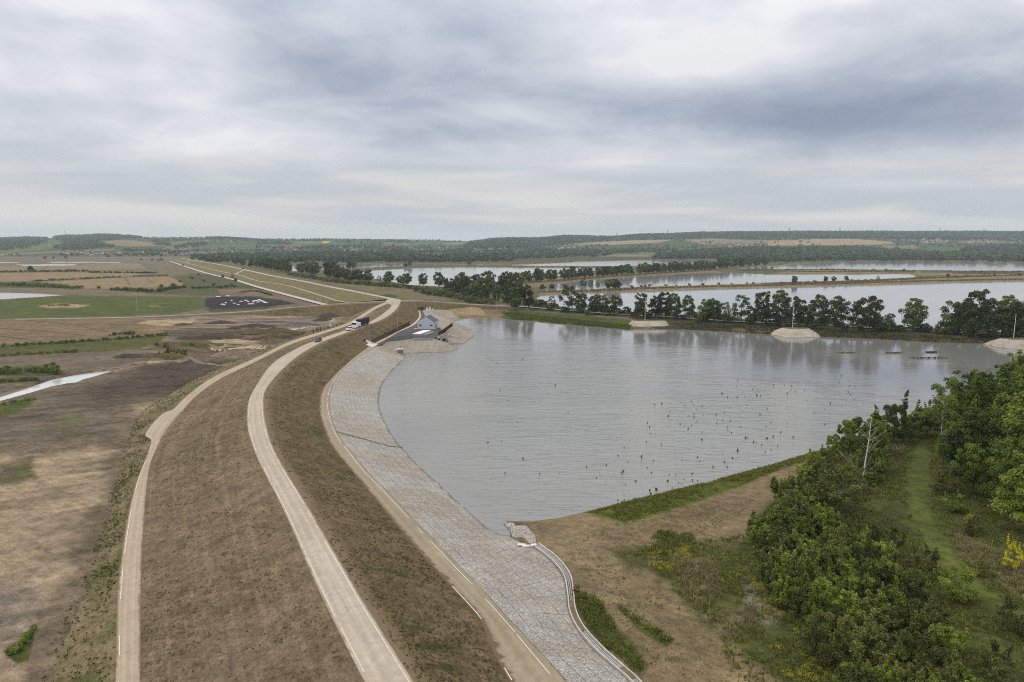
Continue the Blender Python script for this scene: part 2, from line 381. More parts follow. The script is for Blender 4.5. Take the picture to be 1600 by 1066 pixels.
def ground_z(x, y):
    x = np.asarray(x, float); y = np.asarray(y, float)
    far = sstep(350, 1200, y)
    z = .95 + fbm(x / 38, y / 38, 3, 4) * (.38 + .5 * far) + fbm(x / 4.5, y / 4.5, 9, 3) * .10 * (1 - far)
    # worked earth by the dam: spoil heaps and ruts
    wk = sstep(60, 15, np.abs(x + 118)) * sstep(110, 40, np.abs(y - 330))
    z = z + wk * np.maximum(fbm(x / 9, y / 6, 21, 4), -.2) * 3.0
    near = y < 600
    m = near & (np.abs(x) < 420)
    dl = np.full(x.shape, 400.0)
    if m.any():
        dl[m] = sdf(x[m], y[m], LAKE_W)
    rb = sstep(-6, 10, x) * sstep(262, 225, y - .16 * np.maximum(x - 60, 0))           # right-hand bank
    up = np.clip((dl - 4) * .05, 0, 4.6)
    bank = np.minimum(np.maximum(dl, -8) * .30, 1.2) + up + fbm(x / 5, y / 5, 31, 3) * .22 * np.clip(dl / 6, 0, 1)
    z = z * (1 - rb) + bank * rb
    # causeway bank
    if near.any():
        dc = np.full(x.shape, 400.0); q = (y < 620) & (x > -60)
        if q.any(): dc[q] = dline(x[q], y[q], _cx)
        cz = sstep(34, 16, dc); z = z * (1 - cz) + (2.25 + fbm(x / 7, y / 7, 41, 3) * .25) * cz
    z = np.where(dl < 9, np.minimum(z, np.maximum(dl, -8) * .30), z)
    for k, P_ in POND_W.items():
        s = sdf(x, y, P_, pad=14.0); sl = .32 if y.size and 'quarry' not in k else .2
        z = np.where(s < 8, np.minimum(z, np.maximum(s, -6) * sl), z)
    s = sdf(x, y, CHAN_W, pad=6.0); z = np.where(s < 4, np.minimum(z, .05 + np.maximum(s, -1) * .55), z)
    s = sdf(x, y, FACING_W, pad=5.0); z = z - 1.3 * sstep(.4, -.6, s) * (rb * .0 + 1)
    s = sdf(x, y, STONE_AREA, pad=4.0); z = z - 2.2 * sstep(-.5, -2.0, s)
    s = sdf(x, y, PUD_W, pad=4.0); z = np.where(s < 3, np.minimum(z, .5 + np.maximum(s, -1) * .3), z)
    return z
def PG(px, py, it=6):
    """photo pixel -> point on the ground"""
    px = np.asarray(px, float); py = np.asarray(py, float); z = np.full(px.shape, 1.0)
    for _ in range(it):
        p = W(px, py, z); z = .4 * z + .6 * ground_z(p[..., 0], p[..., 1])
    p = W(px, py, z); p[..., 2] = ground_z(p[..., 0], p[..., 1]); return p
def PG1(px, py): return PG(np.array([px]), np.array([py]))[0]

# ------------------------------------------------------------------ ground sheet
def build_ground():
    ys = np.concatenate([np.linspace(384.6, 400, 40)[:-1], np.arange(400, 480, .62), np.arange(480, 620, .9), np.arange(620, 1080, 1.5), np.arange(1080, 1500, 9), [1600, 1800, 2200, 3000]])
    D = W(800 + 0 * ys, ys, 0)[:, 1]
    D = np.concatenate([D, [14, 0, -40, -120]])
    k = np.concatenate([np.linspace(-1.7, -.84, 24)[:-1], np.linspace(-.84, .84, 1380), np.linspace(.84, 1.7, 24)[1:]])
    Y = np.repeat(D[:, None], len(k), 1); X = k[None] * np.maximum(D, 30)[:, None]
    Z = ground_z(X.ravel(), Y.ravel()).reshape(X.shape)
    V = np.stack([X, Y, Z], -1).reshape(-1, 3)
    x, y = V[:, 0], V[:, 1]
    q = PX(np.stack([x, np.maximum(y, 20), V[:, 2]], -1)); px, py = q[:, 0], q[:, 1]
    col = np.zeros((len(V), 4)); 
    def paint(m, c, g):
        m = m[:, None]; col[:] = col * (1 - m) + np.array([*S(*c, GK), g]) * m
    GK = .80
    n1 = fbm(x / 24, y / 24, 61, 4); n2 = fbm(x / 6, y / 6, 67, 4)
    sc_ = np.clip((py - 380) / 300, .04, 1.6)
    paint(np.ones(len(V)), (115, 101, 82), .1)
    for poly, c, g, soft, warp in GROUND_PAINT:
        s = sdf(px, py, poly, pad=90.0)
        s = s + (n1 * .5 + n2 * .6) * warp
        paint(sstep(soft * .5, -soft * .5, s), c, g)
    wk = sstep(560, 470, px) * sstep(484, 496, py) * sstep(575, 552, py) * sstep(150, 260, px)
    dirt = sstep(480, 380, px) * sstep(545, 600, py)
    st = fbm(x / 13, y / 3.2, 91, 4); s2 = fbm((x + .5 * y) / 11, (y - .5 * x) / 3.0, 97, 4)
    col[:, :3] *= np.clip(1 + wk * 1.0 * st + dirt * .45 * s2, .35, 1.6)[:, None]
    # reed banks by the ponds and the green bank of the lake
    me = npmesh('ground', V, gridfaces(len(D), len(k)), smooth=True, attrs={'Col': ('POINT', col)})
    m, t, b, out = newmat('ground')
    pos = t.new('ShaderNodeTexCoord').outputs['Object']
    C = t.attr('Col'); ga = t.attr('Col', 'Alpha')
    a1 = t.noise(pos, .05, 6, .62, .4); a2 = t.noise(pos, .55, 6, .68, .3); a3 = t.noise(pos, 4.0, 4, .7)
    f = t.math('MULTIPLY', t.math('MULTIPLY', t.rng(a1, .25, .75, .66, 1.36, False), t.rng(a2, .28, .72, .56, 1.48, False)), t.rng(a3, .25, .75, .55, 1.45, False))
    ang = t.new('ShaderNodeVectorRotate'); t.put(ang.inputs[0], pos); ang.inputs['Angle'].default_value = .6
    f = t.math('MULTIPLY', f, t.rng(t.noise(t.scale(ang.outputs[0], (.12, 1.0, 1)), .8, 5, .68, .6), .3, .7, .80, 1.20, False))
    c = t.vmath('SCALE', C); t.l.new(f, c.node.inputs['Scale'])
    spots = t.math('MULTIPLY', t.rng(a2, .60, .70), .45)
    c = t.mix(spots, c, t.mix(1.0, c, (.55, .50, .45), 'MULTIPLY'))
    gm = t.math('MULTIPLY', t.rng(t.math('ADD', t.math('MULTIPLY', t.noise(pos, .16, 5, .7, .6), .7), t.math('MULTIPLY', a3, .3)), t.math('SUBTRACT', .72, t.math('MULTIPLY', ga, .34)), t.math('SUBTRACT', .80, t.math('MULTIPLY', ga, .30))), .85)
    green = t.mix(t.rng(t.math('ADD', t.math('MULTIPLY', a3, .5), t.math('MULTIPLY', a2, .5)), .32, .68), S(44, 54, 18), S(98, 100, 46))
    clod = t.rng(t.noise(pos, 1.5, 3, .6), .60, .68); c = t.mix(t.math('MULTIPLY', clod, .38), c, t.mix(1.0, c, (.45, .43, .36), 'MULTIPLY'))
    c = t.mix(gm, c, green)
    t.put(b.inputs['Base Color'], c); b.inputs['Roughness'].default_value = .95; b.inputs['Specular IOR Level'].default_value = .12
    bumpto(t, b, t.math('ADD', t.math('MULTIPLY', a2, .6), t.math('MULTIPLY', a3, .25)), .8, .5)
    o = link('ground', me, m)
    tag(o, 'bare brown and grassy ground spreading from the dam to the far hills', 'ground', kind='structure')
GROUND_PAINT = [
 # right of the far dam, ponds country
 ([(284, 400), (400, 423), (620, 466), (800, 476), (1600, 522), (1760, 530), (1760, 380), (284, 380)], (98, 92, 62), .35, 3, 0),
 ([(600, 396), (1800, 378), (1800, 406), (1430, 405.5), (1300, 407), (1120, 404.5), (800, 409), (600, 410)], (72, 75, 50), .5, 3, 1),
 ([(620, 450), (700, 452), (760, 472), (640, 468), (560, 452), (480, 437), (420, 428), (500, 432)], (112, 102, 72), .3, 4, 3),
 ([(590, 463), (608, 459), (622, 462), (615, 467), (600, 466)], (70, 82, 34), .6, 2, 1),
 ([(835, 470), (845, 456), (930, 450), (1200, 441), (1360, 436), (1440, 431), (1440, 427), (1760, 424), (1760, 442), (1600, 441), (1380, 448), (1100, 454), (900, 460)], (130, 114, 80), .12, 2, .5),
 ([(800, 446), (870, 433), (1040, 425), (1120, 421), (1240, 421), (1440, 424), (1440, 430), (1200, 430), (1110, 430), (980, 438), (860, 450)], (126, 110, 78), .15, 2, .5),
 ([(1125, 424), (1200, 423), (1230, 425), (1200, 428), (1130, 428)], (84, 90, 46), .6, 2, .5),
 ([(1420, 430), (1480, 430.5), (1480, 433), (1430, 434)], (92, 94, 50), .5, 1.5, .4),
 # lake far bank
 ([(690, 485), (780, 482), (800, 484), (985, 500), (985, 518), (800, 503), (700, 500)], (66, 78, 30), .75, 3, 1.5),
 ([(690, 480), (780, 480), (795, 486), (780, 498), (700, 500)], (124, 108, 78), .25, 3, 2),
 ([(740, 477), (820, 479), (822, 484), (745, 484)], (78, 70, 62), .0, 2, 1),
 ([(820, 478), (1000, 488), (1200, 500), (1400, 511), (1760, 527), (1760, 560), (1560, 545), (1040, 520), (980, 496), (830, 486)], (66, 64, 40), .6, 3, 1.5),
 ([(1150, 511), (1200, 513), (1210, 522), (1140, 519)], (110, 92, 66), .1, 3, 2),
 ([(1400, 528), (1520, 531), (1560, 538), (1440, 534)], (98, 84, 62), .2, 3, 1),
 # left: far to near
 ([(-200, 398), (284, 402), (300, 412), (330, 428), (-200, 430)], (112, 102, 82), .3, 3, 1),
 ([(-200, 416), (60, 416), (215, 410.5), (228, 420), (70, 424), (-200, 424)], (134, 116, 86), .1, 2, .5),
 ([(-200, 428), (100, 426), (215, 425.5), (215, 430), (130, 436), (50, 439), (-200, 441)], (140, 120, 88), .05, 2, .4),
 ([(225, 420), (300, 424), (345, 431), (260, 430)], (112, 106, 72), .5, 2, 1),
 ([(68, 441), (150, 436), (263, 432.4), (292, 446), (230, 449), (120, 451.5), (85, 446)], (142, 121, 88), .05, 2, .4),
 ([(-200, 441), (60, 441), (120, 450), (-200, 449)], (62, 72, 36), .8, 2, 1),
 ([(270, 432), (300, 427), (330, 430), (402, 449), (387, 459), (330, 463), (225, 459), (250, 451), (290, 447)], (82, 82, 54), .7, 3, 3),
 ([(340, 452), (400, 452), (405, 459), (345, 460)], (124, 102, 80), .1, 2, 2),
 ([(-200, 449), (120, 452), (240, 460), (330, 463), (110, 460), (0, 455.5), (-200, 454)], (116, 102, 80), .2, 2, 1),
 ([(-200, 478), (0, 469), (110, 461), (322, 465), (326, 481), (262, 492), (25, 498), (-200, 503)], (80, 88, 38), .6, 2, 1.2),
 ([(58, 478), (90, 474.5), (140, 477), (120, 481), (75, 481)], (150, 132, 98), .2, 2, 2),
 ([(232, 477), (250, 477), (252, 480), (235, 480)], (124, 112, 70), .3, 2, 1),
 ([(322, 465), (350, 463), (400, 463.5), (440, 468), (462, 474.5), (430, 479), (400, 482), (330, 484), (319, 478)], (50, 44, 42), .0, 2, 3.5),
 ([(320, 484), (420, 480), (420, 483), (330, 488)], (72, 74, 42), .7, 2, 1),
 ([(-200, 505), (213, 496), (300, 510), (316, 517), (280, 523), (125, 533), (-200, 546)], (124, 105, 78), .06, 3, 2),
 ([(300, 493), (400, 489), (530, 486), (540, 500), (500, 514), (420, 524), (300, 523), (280, 512)], (130, 114, 95), .0, 6, 5),
 ([(213, 506), (232, 501), (262, 499), (305, 500), (292, 507), (240, 509)], (168, 148, 120), .0, 4, 3),
 ([(255, 515), (330, 511), (400, 511), (470, 519), (455, 531), (380, 537), (285, 534), (262, 526)], (94, 80, 64), .1, 5, 5),
 ([(380, 500), (450, 500), (500, 495), (520, 492), (500, 505), (470, 512), (400, 514)], (112, 102, 92), .0, 4, 3),
 ([(400, 499), (455, 491), (505, 489), (525, 494), (515, 503), (495, 505), (512, 497), (490, 494), (450, 496)], (150, 130, 106), .0, 3, 2),
 ([(245, 533), (470, 536), (445, 547), (330, 548), (240, 545)], (100, 86, 62), .25, 4, 4),
 ([(320, 536), (400, 533), (455, 541), (400, 545), (330, 545)], (150, 132, 104), .0, 4, 3),
 ([(-200, 548), (0, 541), (130, 532), (265, 523), (245, 537), (213, 546), (100, 553), (-200, 566)], (80, 82, 40), .8, 3, 2.5),
 ([(-200, 566), (0, 558), (213, 548), (300, 549), (420, 546), (400, 556), (300, 562), (180, 578), (80, 596), (-200, 640)], (112, 99, 82), .05, 5, 4),
 ([(165, 580), (215, 566), (300, 559), (370, 557), (372, 560), (300, 563), (225, 570), (180, 582)], (146, 126, 106), .0, 3, 1),
 ([(-50, 578), (60, 573), (95, 578), (102, 585), (-50, 589)], (58, 68, 28), .9, 4, 4),
 ([(-50, 592), (50, 590), (62, 594), (0, 600), (-50, 606)], (60, 66, 30), .9, 4, 3),
 ([(110, 640), (100, 618), (160, 600), (225, 572), (290, 563), (375, 561), (365, 580), (300, 612), (240, 622), (180, 632)], (78, 69, 58), .0, 26, 14),
 ([(-200, 700), (-20, 640), (110, 610), (190, 640), (180, 690), (100, 715), (-20, 690)], (104, 93, 78), .15, 26, 20),
 ([(-60, 655), (0, 634), (20, 627), (56, 622), (52, 632), (25, 645), (-60, 668)], (62, 74, 26), .9, 6, 6),
 ([(80, 655), (130, 640), (140, 660), (100, 680), (60, 680)], (96, 92, 66), .5, 20, 14),
 ([(205, 634), (250, 625), (262, 632), (215, 646)], (146, 128, 100), .0, 8, 6),
 ([(-300, 800), (-100, 740), (60, 705), (150, 690), (172, 730), (150, 800), (135, 835), (110, 880), (70, 925), (25, 985), (20, 1100), (-300, 1300)], (152, 133, 108), .03, 34, 30),
 ([(-200, 900), (0, 905), (60, 930), (40, 990), (-200, 1020)], (132, 118, 104), .03, 30, 26),
 ([(54, 978), (50, 1000), (42, 1030), (28, 1034), (8, 1018), (30, 1005)], (46, 54, 20), .95, 6, 6),
 ([(0, 735), (50, 715), (55, 745), (20, 760), (-30, 760)], (92, 84, 62), .6, 18, 14),
 # right-hand bank
 ([(630, 700), (930, 790), (1300, 690), (1480, 620), (1800, 560), (3400, 540), (3400, 1600), (600, 1400)], (126, 109, 82), .12, 2, 0),
 ([(835, 845), (900, 830), (980, 880), (960, 960), (900, 900)], (138, 121, 94), .08, 40, 30),
 ([(916, 801), (1002, 777), (1091, 756), (1200, 726), (1300, 695), (1400, 660), (1400, 690), (1300, 704), (1200, 741), (1140, 766), (1060, 791), (975, 815), (935, 806)], (86, 96, 30), .8, 8, 7),
 ([(1100, 845), (1165, 835), (1225, 762), (1300, 703), (1700, 540), (3300, 530), (3300, 1600), (1360, 1400), (1240, 1090), (1130, 1000), (1060, 930), (1010, 880), (1050, 860)], (74, 76, 38), .7, 26, 22),
 ([(893, 925), (930, 930), (955, 960), (962, 985), (985, 1000), (1012, 1040), (1000, 1055), (958, 1020), (922, 985), (897, 950)], (58, 66, 28), .85, 14, 14),
 ([(963, 943), (1000, 972), (1052, 1000), (1042, 1008), (1000, 988), (975, 960)], (56, 64, 28), .85, 8, 7),
 ([(950, 860), (1000, 855), (1030, 890), (985, 890)], (84, 82, 48), .7, 14, 12),
 ([(1045, 875), (1115, 865), (1125, 925), (1085, 945)], (118, 104, 74), .25, 26, 16),
 ([(1100, 960), (1180, 950), (1190, 985), (1120, 990)], (116, 104, 76), .3, 24, 18),
 ([(1160, 900), (1200, 915), (1230, 960), (1200, 985), (1165, 965)], (118, 110, 94), .25, 18, 12),
 ([(1432, 690), (1452, 690), (1458, 760), (1456, 800), (1490, 860), (1545, 920), (1640, 975), (1660, 1005), (1560, 962), (1490, 908), (1440, 855), (1418, 795), (1416, 740)], (90, 97, 44), .5, 26, 12),
 ([(1485, 830), (1540, 848), (1620, 900), (1620, 948), (1555, 905), (1500, 872)], (126, 114, 82), .3, 16, 12),
 ([(1300, 930), (1370, 940), (1380, 990), (1320, 990)], (112, 102, 74), .3, 20, 16),
]
build_ground()

# ------------------------------------------------------------------ water
def watermat(name, base, rip, sx, rough=.06, dist=.12, ior=1.33):
    m, t, b, out = newmat(name)
    pos = t.new('ShaderNodeTexCoord').outputs['Object']
    n = t.noise(t.scale(pos, (.28, 1.1, 1)), sx, 5, .62, .25)
    n2 = t.noise(t.scale(pos, (.5, 1.3, 1)), sx * .22, 4, .6, .6)
    n3 = t.noise(pos, .012, 4, .6, .8)
    b.inputs['Roughness'].default_value = rough; b.inputs['IOR'].default_value = ior
    b.inputs['Specular IOR Level'].default_value = .5
    t.put(b.inputs['Base Color'], t.mix(t.rng(n3, .35, .65), base, tuple(q * .82 for q in base)))
    bp = t.new('ShaderNodeBump'); bp.inputs['Strength'].default_value = rip; bp.inputs['Distance'].default_value = dist
    calm = t.rng(t.math('ADD', t.math('ADD', t.math('MULTIPLY', t.xyz(pos)[0], .003), t.math('MULTIPLY', t.math('SUBTRACT', t.xyz(pos)[1], 180.0), .0035)), t.math('MULTIPLY', t.math('SUBTRACT', n3, .5), 1.3)), .12, .85, 1.0, .09)
    t.put(bp.inputs['Height'], t.math('MULTIPLY', t.math('ADD', n, t.math('MULTIPLY', n2, 1.4)), calm)); t.l.new(bp.outputs[0], b.inputs['Normal'])
    return m
def grow(poly, d):
    """polygon pushed outwards by d metres"""
    p = np.asarray(poly, float); nx = np.roll(p, -1, 0) - np.roll(p, 1, 0)
    area = np.sum(p[:, 0] * np.roll(p[:, 1], -1) - np.roll(p[:, 0], -1) * p[:, 1])
    nrm = np.stack([nx[:, 1], -nx[:, 0]], -1) * (1 if area > 0 else -1)
    nrm /= np.linalg.norm(nrm, axis=1, keepdims=True) + 1e-9
    return p + nrm * d
def sheet(name, poly, z, mat, label, cat, pad=2.0, kind='structure'):
    import mathutils
    p = grow(poly, pad); n = len(p)
    tri = mathutils.geometry.tessellate_polygon([[Vector((*q, 0)) for q in p]])
    V = np.c_[p, np.full(n, z)]
    F = np.array(tri)
    a = V[F[:, 1]] - V[F[:, 0]]; c = V[F[:, 2]] - V[F[:, 0]]
    fl = a[:, 0] * c[:, 1] - a[:, 1] * c[:, 0] < 0; F[fl] = F[fl][:, ::-1]
    o = link(name, npmesh(name, V, F), mat)
    return tag(o, label, cat, kind=kind)
WM = watermat('lake_water', (.215, .210, .192), .9, .8, .035, .28, 1.85)
WP = watermat('pond_water', (.28, .28, .275), .35, .5, .08, .07, 1.85)
sheet('reservoir_water', LAKE_W, 0.0, WM, 'rippled grey water filling the reservoir inside the curved dam', 'reservoir', 3.0)
PL = {'near': 'long pale pond directly behind the causeway tree row', 'middle': 'pale pond between the two reed dikes', 'far right': 'wide bright pond at the foot of the far forest with a reed island', 'far narrow': 'narrow bright pond farthest beyond the tree dike', 'long': 'long pale pond behind the round trees beside the far dam', 'tree edged': 'bright pond with a pair of dark trees on its bank', 'small': 'sliver of pond glimpsed between dark trees by the far dam', 'left field': 'pale flooded pond beside the bright green field', 'quarry': 'thin bright quarry pool below the village', 'quarry low': 'thin quarry pool nearer the tan fields', 'quarry edge': 'thin quarry pool running out of the picture', 'sand pit': 'small white pool below the wooded hill'}
for k_, p_ in POND_W.items():
    sheet('pond_water', p_, 0.0, WP, PL[k_], 'pond', 3.0 if k_ not in ('small',) else 1.0)
WD = watermat('ditch_water', (.62, .62, .61), .2, .8, .12, .03, 1.6)
sheet('channel_water', CHAN_W, .05, WD, 'pale strip of standing water in the muddy ditch', 'ditch', .6)
sheet('puddle_water', PUD_W, .5, WD, 'white puddle in the churned earth below the dam road', 'puddle', .4)

# ------------------------------------------------------------------ dam: curves
ZC, ZB, ZT = 9.0, 3.0, 4.5
N = 240
crL = curve([(690, 1300), (569, 1066), (501, 930), (444, 800), (400, 712), (387, 671), (386, 643), (390, 622), (400, 603), (425, 569), (463, 545), (492, 532.5), (552, 512), (577, 503.5), (602, 487.5), (611, 479), (612.5, 473), (611, 469.5)], ZC, N)
crR = curve([(800, 1300), (647, 1066), (562, 930), (486, 800), (427, 700), (415, 660), (412, 637), (413, 615), (423, 598), (446, 573), (468, 555), (501, 536), (552, 516.5), (577, 507.5), (602.5, 496.5), (618, 484.5), (624, 475), (622, 469.5)], ZC, N)
beL = curve([(160, 1300, 3), (180, 1066, 3), (184, 930, 3), (196, 830, 3), (211, 760, 3), (235.5, 687, 3), (226, 681, 3), (254.5, 646, 3), (268, 641, 3), (291, 619.5, 3), (329, 591.7, 3), (400, 559, 3), (451, 534.5, 3), (501, 518.5, 3), (539, 506.5, 3), (554, 499, 3.6), (570, 488.5, 6), (587, 478.6, 8.4), (603, 472, 9)], ZB, N)
beR = curve([(208, 1300, 3), (219, 1066, 3), (220, 930, 3), (224, 830, 3), (234, 730, 3), (243, 705, 3), (254, 683, 3), (272, 657, 3), (283, 645, 3), (304, 622, 3), (342, 594, 3), (400, 565.5, 3), (451, 540, 3), (501, 523, 3), (540, 510.5, 3), (560, 501, 3.8), (576, 490.5, 6), (592, 481, 8.4), (608, 473.5, 9)], ZB, N)
ftL = curve([(30, 1300, .7), (60, 1066, .7), (110, 930, .7), (150, 830, .7), (180, 730, .7), (200, 680, .7), (215, 650, .7), (240, 628, .7), (262, 610, .7), (330, 573, .7), (400, 549, .7), (451, 528, .7), (501, 512, .7), (530, 502, .7), (545, 494, .7), (560, 487, 1.5), (575, 481, 4), (596, 473, 8)], .7, N)
toL = curve([(960, 1300), (797, 1066), (764, 1005), (755, 980), (747, 965), (700, 912.5), (657, 865), (612, 812), (575, 767), (542, 727), (519, 699), (504, 664), (499, 636), (504, 608), (524, 585), (552, 560), (580, 538), (619, 518.5), (646, 505), (655, 494), (654.5, 486), (645, 479), (632, 472, 7)], ZT, N)
toL2 = curve([(960, 1300), (797, 1066), (764, 1005), (755, 980), (747, 965), (700, 912.5), (657, 865), (612, 812), (575, 767), (542, 727), (519, 699), (504, 664), (499, 636), (504, 608), (524, 585), (552, 560), (580, 538)], ZT, N)
toR = curve([(1070, 1300), (887, 1066), (837.5, 1012), (800, 972), (762, 930), (700, 866), (661, 826), (607.6, 770), (577, 740), (552, 709), (531.6, 684), (520, 659), (515, 633), (518, 608), (531.6, 584), (554.5, 562.5), (584, 544)], ZT, N)
bedK = [(678.5, 750), (648, 722), (618, 686.6), (597.5, 651), (592.4, 626), (597.5, 600.5), (612.7, 580), (634, 559)]
chL = curve([(1180, 1300, 4.2), (985, 1066, 3.45), (955, 1040, 3.3), (925, 1012, 3.0), (900, 980, 2.7), (889, 955, 2.4), (886, 928, 2.15), (880, 900, 1.85), (862, 877, 1.6), (834, 855, 1.25)], 3, 110)
chR = curve([(1205, 1300, 4.2), (1001, 1066, 3.45), (972, 1040, 3.3), (939, 1010, 3.0), (911, 978, 2.7), (900, 953, 2.4), (897, 928, 2.15), (892, 900, 1.85), (873, 874, 1.6), (842, 850, 1.25)], 3, 110)
wl = curve([(834, 855, 1.25), (799, 839.5, .0), (767, 828, 0), (716.5, 785, 0), (678.5, 750, 0), (648, 722, 0), (618, 686.6, 0), (597.5, 651, 0), (592.4, 626, 0), (597.5, 600.5, 0), (612.7, 580, 0), (634, 559, 0)], 0, 200)
loop = resamp(np.vstack([chL[:-1], wl]), 1200)
def matched(A, B, kA, kB, n):
    """resample B so that its points face those of A, given facing knots (photo pixels)"""
    ia = [np.argmin(np.linalg.norm(PX(A) - np.array(k), axis=1)) / (len(A) - 1) for k in kA]
    ib = [np.argmin(np.linalg.norm(PX(B) - np.array(k), axis=1)) / (len(B) - 1) for k in kB]
    ia[0] = ib[0] = 0; ia[-1] = ib[-1] = 1
    f = np.interp(np.linspace(0, 1, n), ia, ib) * (len(B) - 1)
    return np.stack([np.interp(f, np.arange(len(B)), B[:, i]) for i in range(3)], -1)
sB = matched(toR, loop, [(1070, 1300), (887, 1066), (800, 972), (735, 902), (661, 826), (607.6, 770), (552, 709), (520, 655), (520, 608), (584, 544)],
             [(1180, 1300), (985, 1066), (914, 1000), (834, 855), (767, 828), (716.5, 785), (648, 722), (598, 653), (597.5, 600.5), (634, 559)], N)

def soilmat(name, c0, c1, c2, green, gdens, streak=1.0, pale=None):
    m, t, b, out = newmat(name)
    uv = t.new('ShaderNodeUVMap').outputs[0]; pos = t.new('ShaderNodeTexCoord').outputs['Object']
    big = t.noise(pos, .045, 5, .6, .5); mid = t.noise(pos, .45, 6, .68, .4); fine = t.noise(pos, 3.2, 5, .72)
    st = t.noise(t.scale(uv, (1.0, .10, 1)), .9, 5, .65, .5)
    c = t.mix(t.rng(big, .35, .66), c0, c1)
    c = t.mix(t.math('MULTIPLY', t.rng(st, .42, .66), .55 * streak), c, c2)
    gr = t.noise(t.scale(uv, (.015, 1.0, 1)), .75, 4, .65, .35); c = t.mix(t.math('MULTIPLY', t.rng(gr, .46, .64), .34), c, tuple(min(1, x * 1.28) for x in c2)); c = t.mix(t.math('MULTIPLY', t.rng(gr, .44, .30), .30), c, tuple(x * .72 for x in c1))
    f = t.math('MULTIPLY', t.rng(mid, .28, .72, .58, 1.45, False), t.rng(fine, .25, .75, .42, 1.58, False))
    q = t.vmath('SCALE', c); t.l.new(f, q.node.inputs['Scale']); c = q
    g = t.math('ADD', t.math('MULTIPLY', t.noise(pos, .10, 5, .68, .6), .66), t.math('MULTIPLY', t.noise(pos, 1.5, 4, .7), .34))
    c = t.mix(t.math('MULTIPLY', t.rng(g, gdens, gdens + .10), .85), c, t.mix(fine, green, tuple(x * 1.9 for x in green)))
    tf = t.rng(t.math('ADD', t.math('MULTIPLY', t.noise(pos, 1.7, 4, .62), .72), t.math('MULTIPLY', t.noise(pos, .12, 4, .6), .28)), .53, .60)
    c = t.mix(t.math('MULTIPLY', tf, .42), c, t.mix(1.0, c, (.60, .60, .46), 'MULTIPLY'))
    if pale:
        vv = t.xyz(uv)[1]
        e = t.rng(t.math('ADD', vv, t.math('MULTIPLY', t.math('SUBTRACT', mid, .5), 3.0)), pale[0], pale[1])
        c = t.mix(t.math('MULTIPLY', e, .7), c, pale[2])
    t.put(b.inputs['Base Color'], c); b.inputs['Roughness'].default_value = .95; b.inputs['Specular IOR Level'].default_value = .1
    bumpto(t, b, t.math('ADD', t.math('MULTIPLY', mid, .8), t.math('MULTIPLY', fine, .35)), .9, .35)
    return m
SO_L = soilmat('dry_slope_soil', S(114, 99, 78), S(100, 86, 67), S(124, 108, 85), S(58, 60, 28), .585)
SO_R = soilmat('dark_slope_soil', S(98, 84, 60), S(88, 75, 54), S(108, 93, 68), S(46, 52, 22), .52, 1.0, (3.0, .2, S(132, 114, 90)))
SO_F = soilmat('grassy_foot_soil', S(116, 102, 78), S(102, 92, 64), S(126, 110, 84), S(66, 72, 34), .50)
def strip(name, curves, subs, mat, label, cat, bump=0.0, seed=0, kind='structure', parent=None):
    V, F, UV = loft(curves, subs, bump, seed)
    a = V[F[:, 1]] - V[F[:, 0]]; c = V[F[:, 3]] - V[F[:, 0]]
    if np.mean(np.cross(a, c)[:, 2]) < 0: F = F[:, ::-1]
    o = link(name, npmesh(name, V, F, uv=UV, smooth=True), mat, parent)
    return tag(o, label, cat, kind=kind) if parent is None else o
strip('embankment', [ftL + np.array([0, 0, -.5]), beL], [14], SO_F, 'low grassy foot of the dam below the berm track', 'embankment', .15, 1)
strip('embankment', [beR, crL], [40], SO_L, 'broad dry brown slope between the berm track and the crest road', 'embankment', .16, 2)
strip('embankment', [crR, toL], [26], SO_R, 'dark brown slope falling from the crest road to the stone facing', 'embankment', .16, 3)

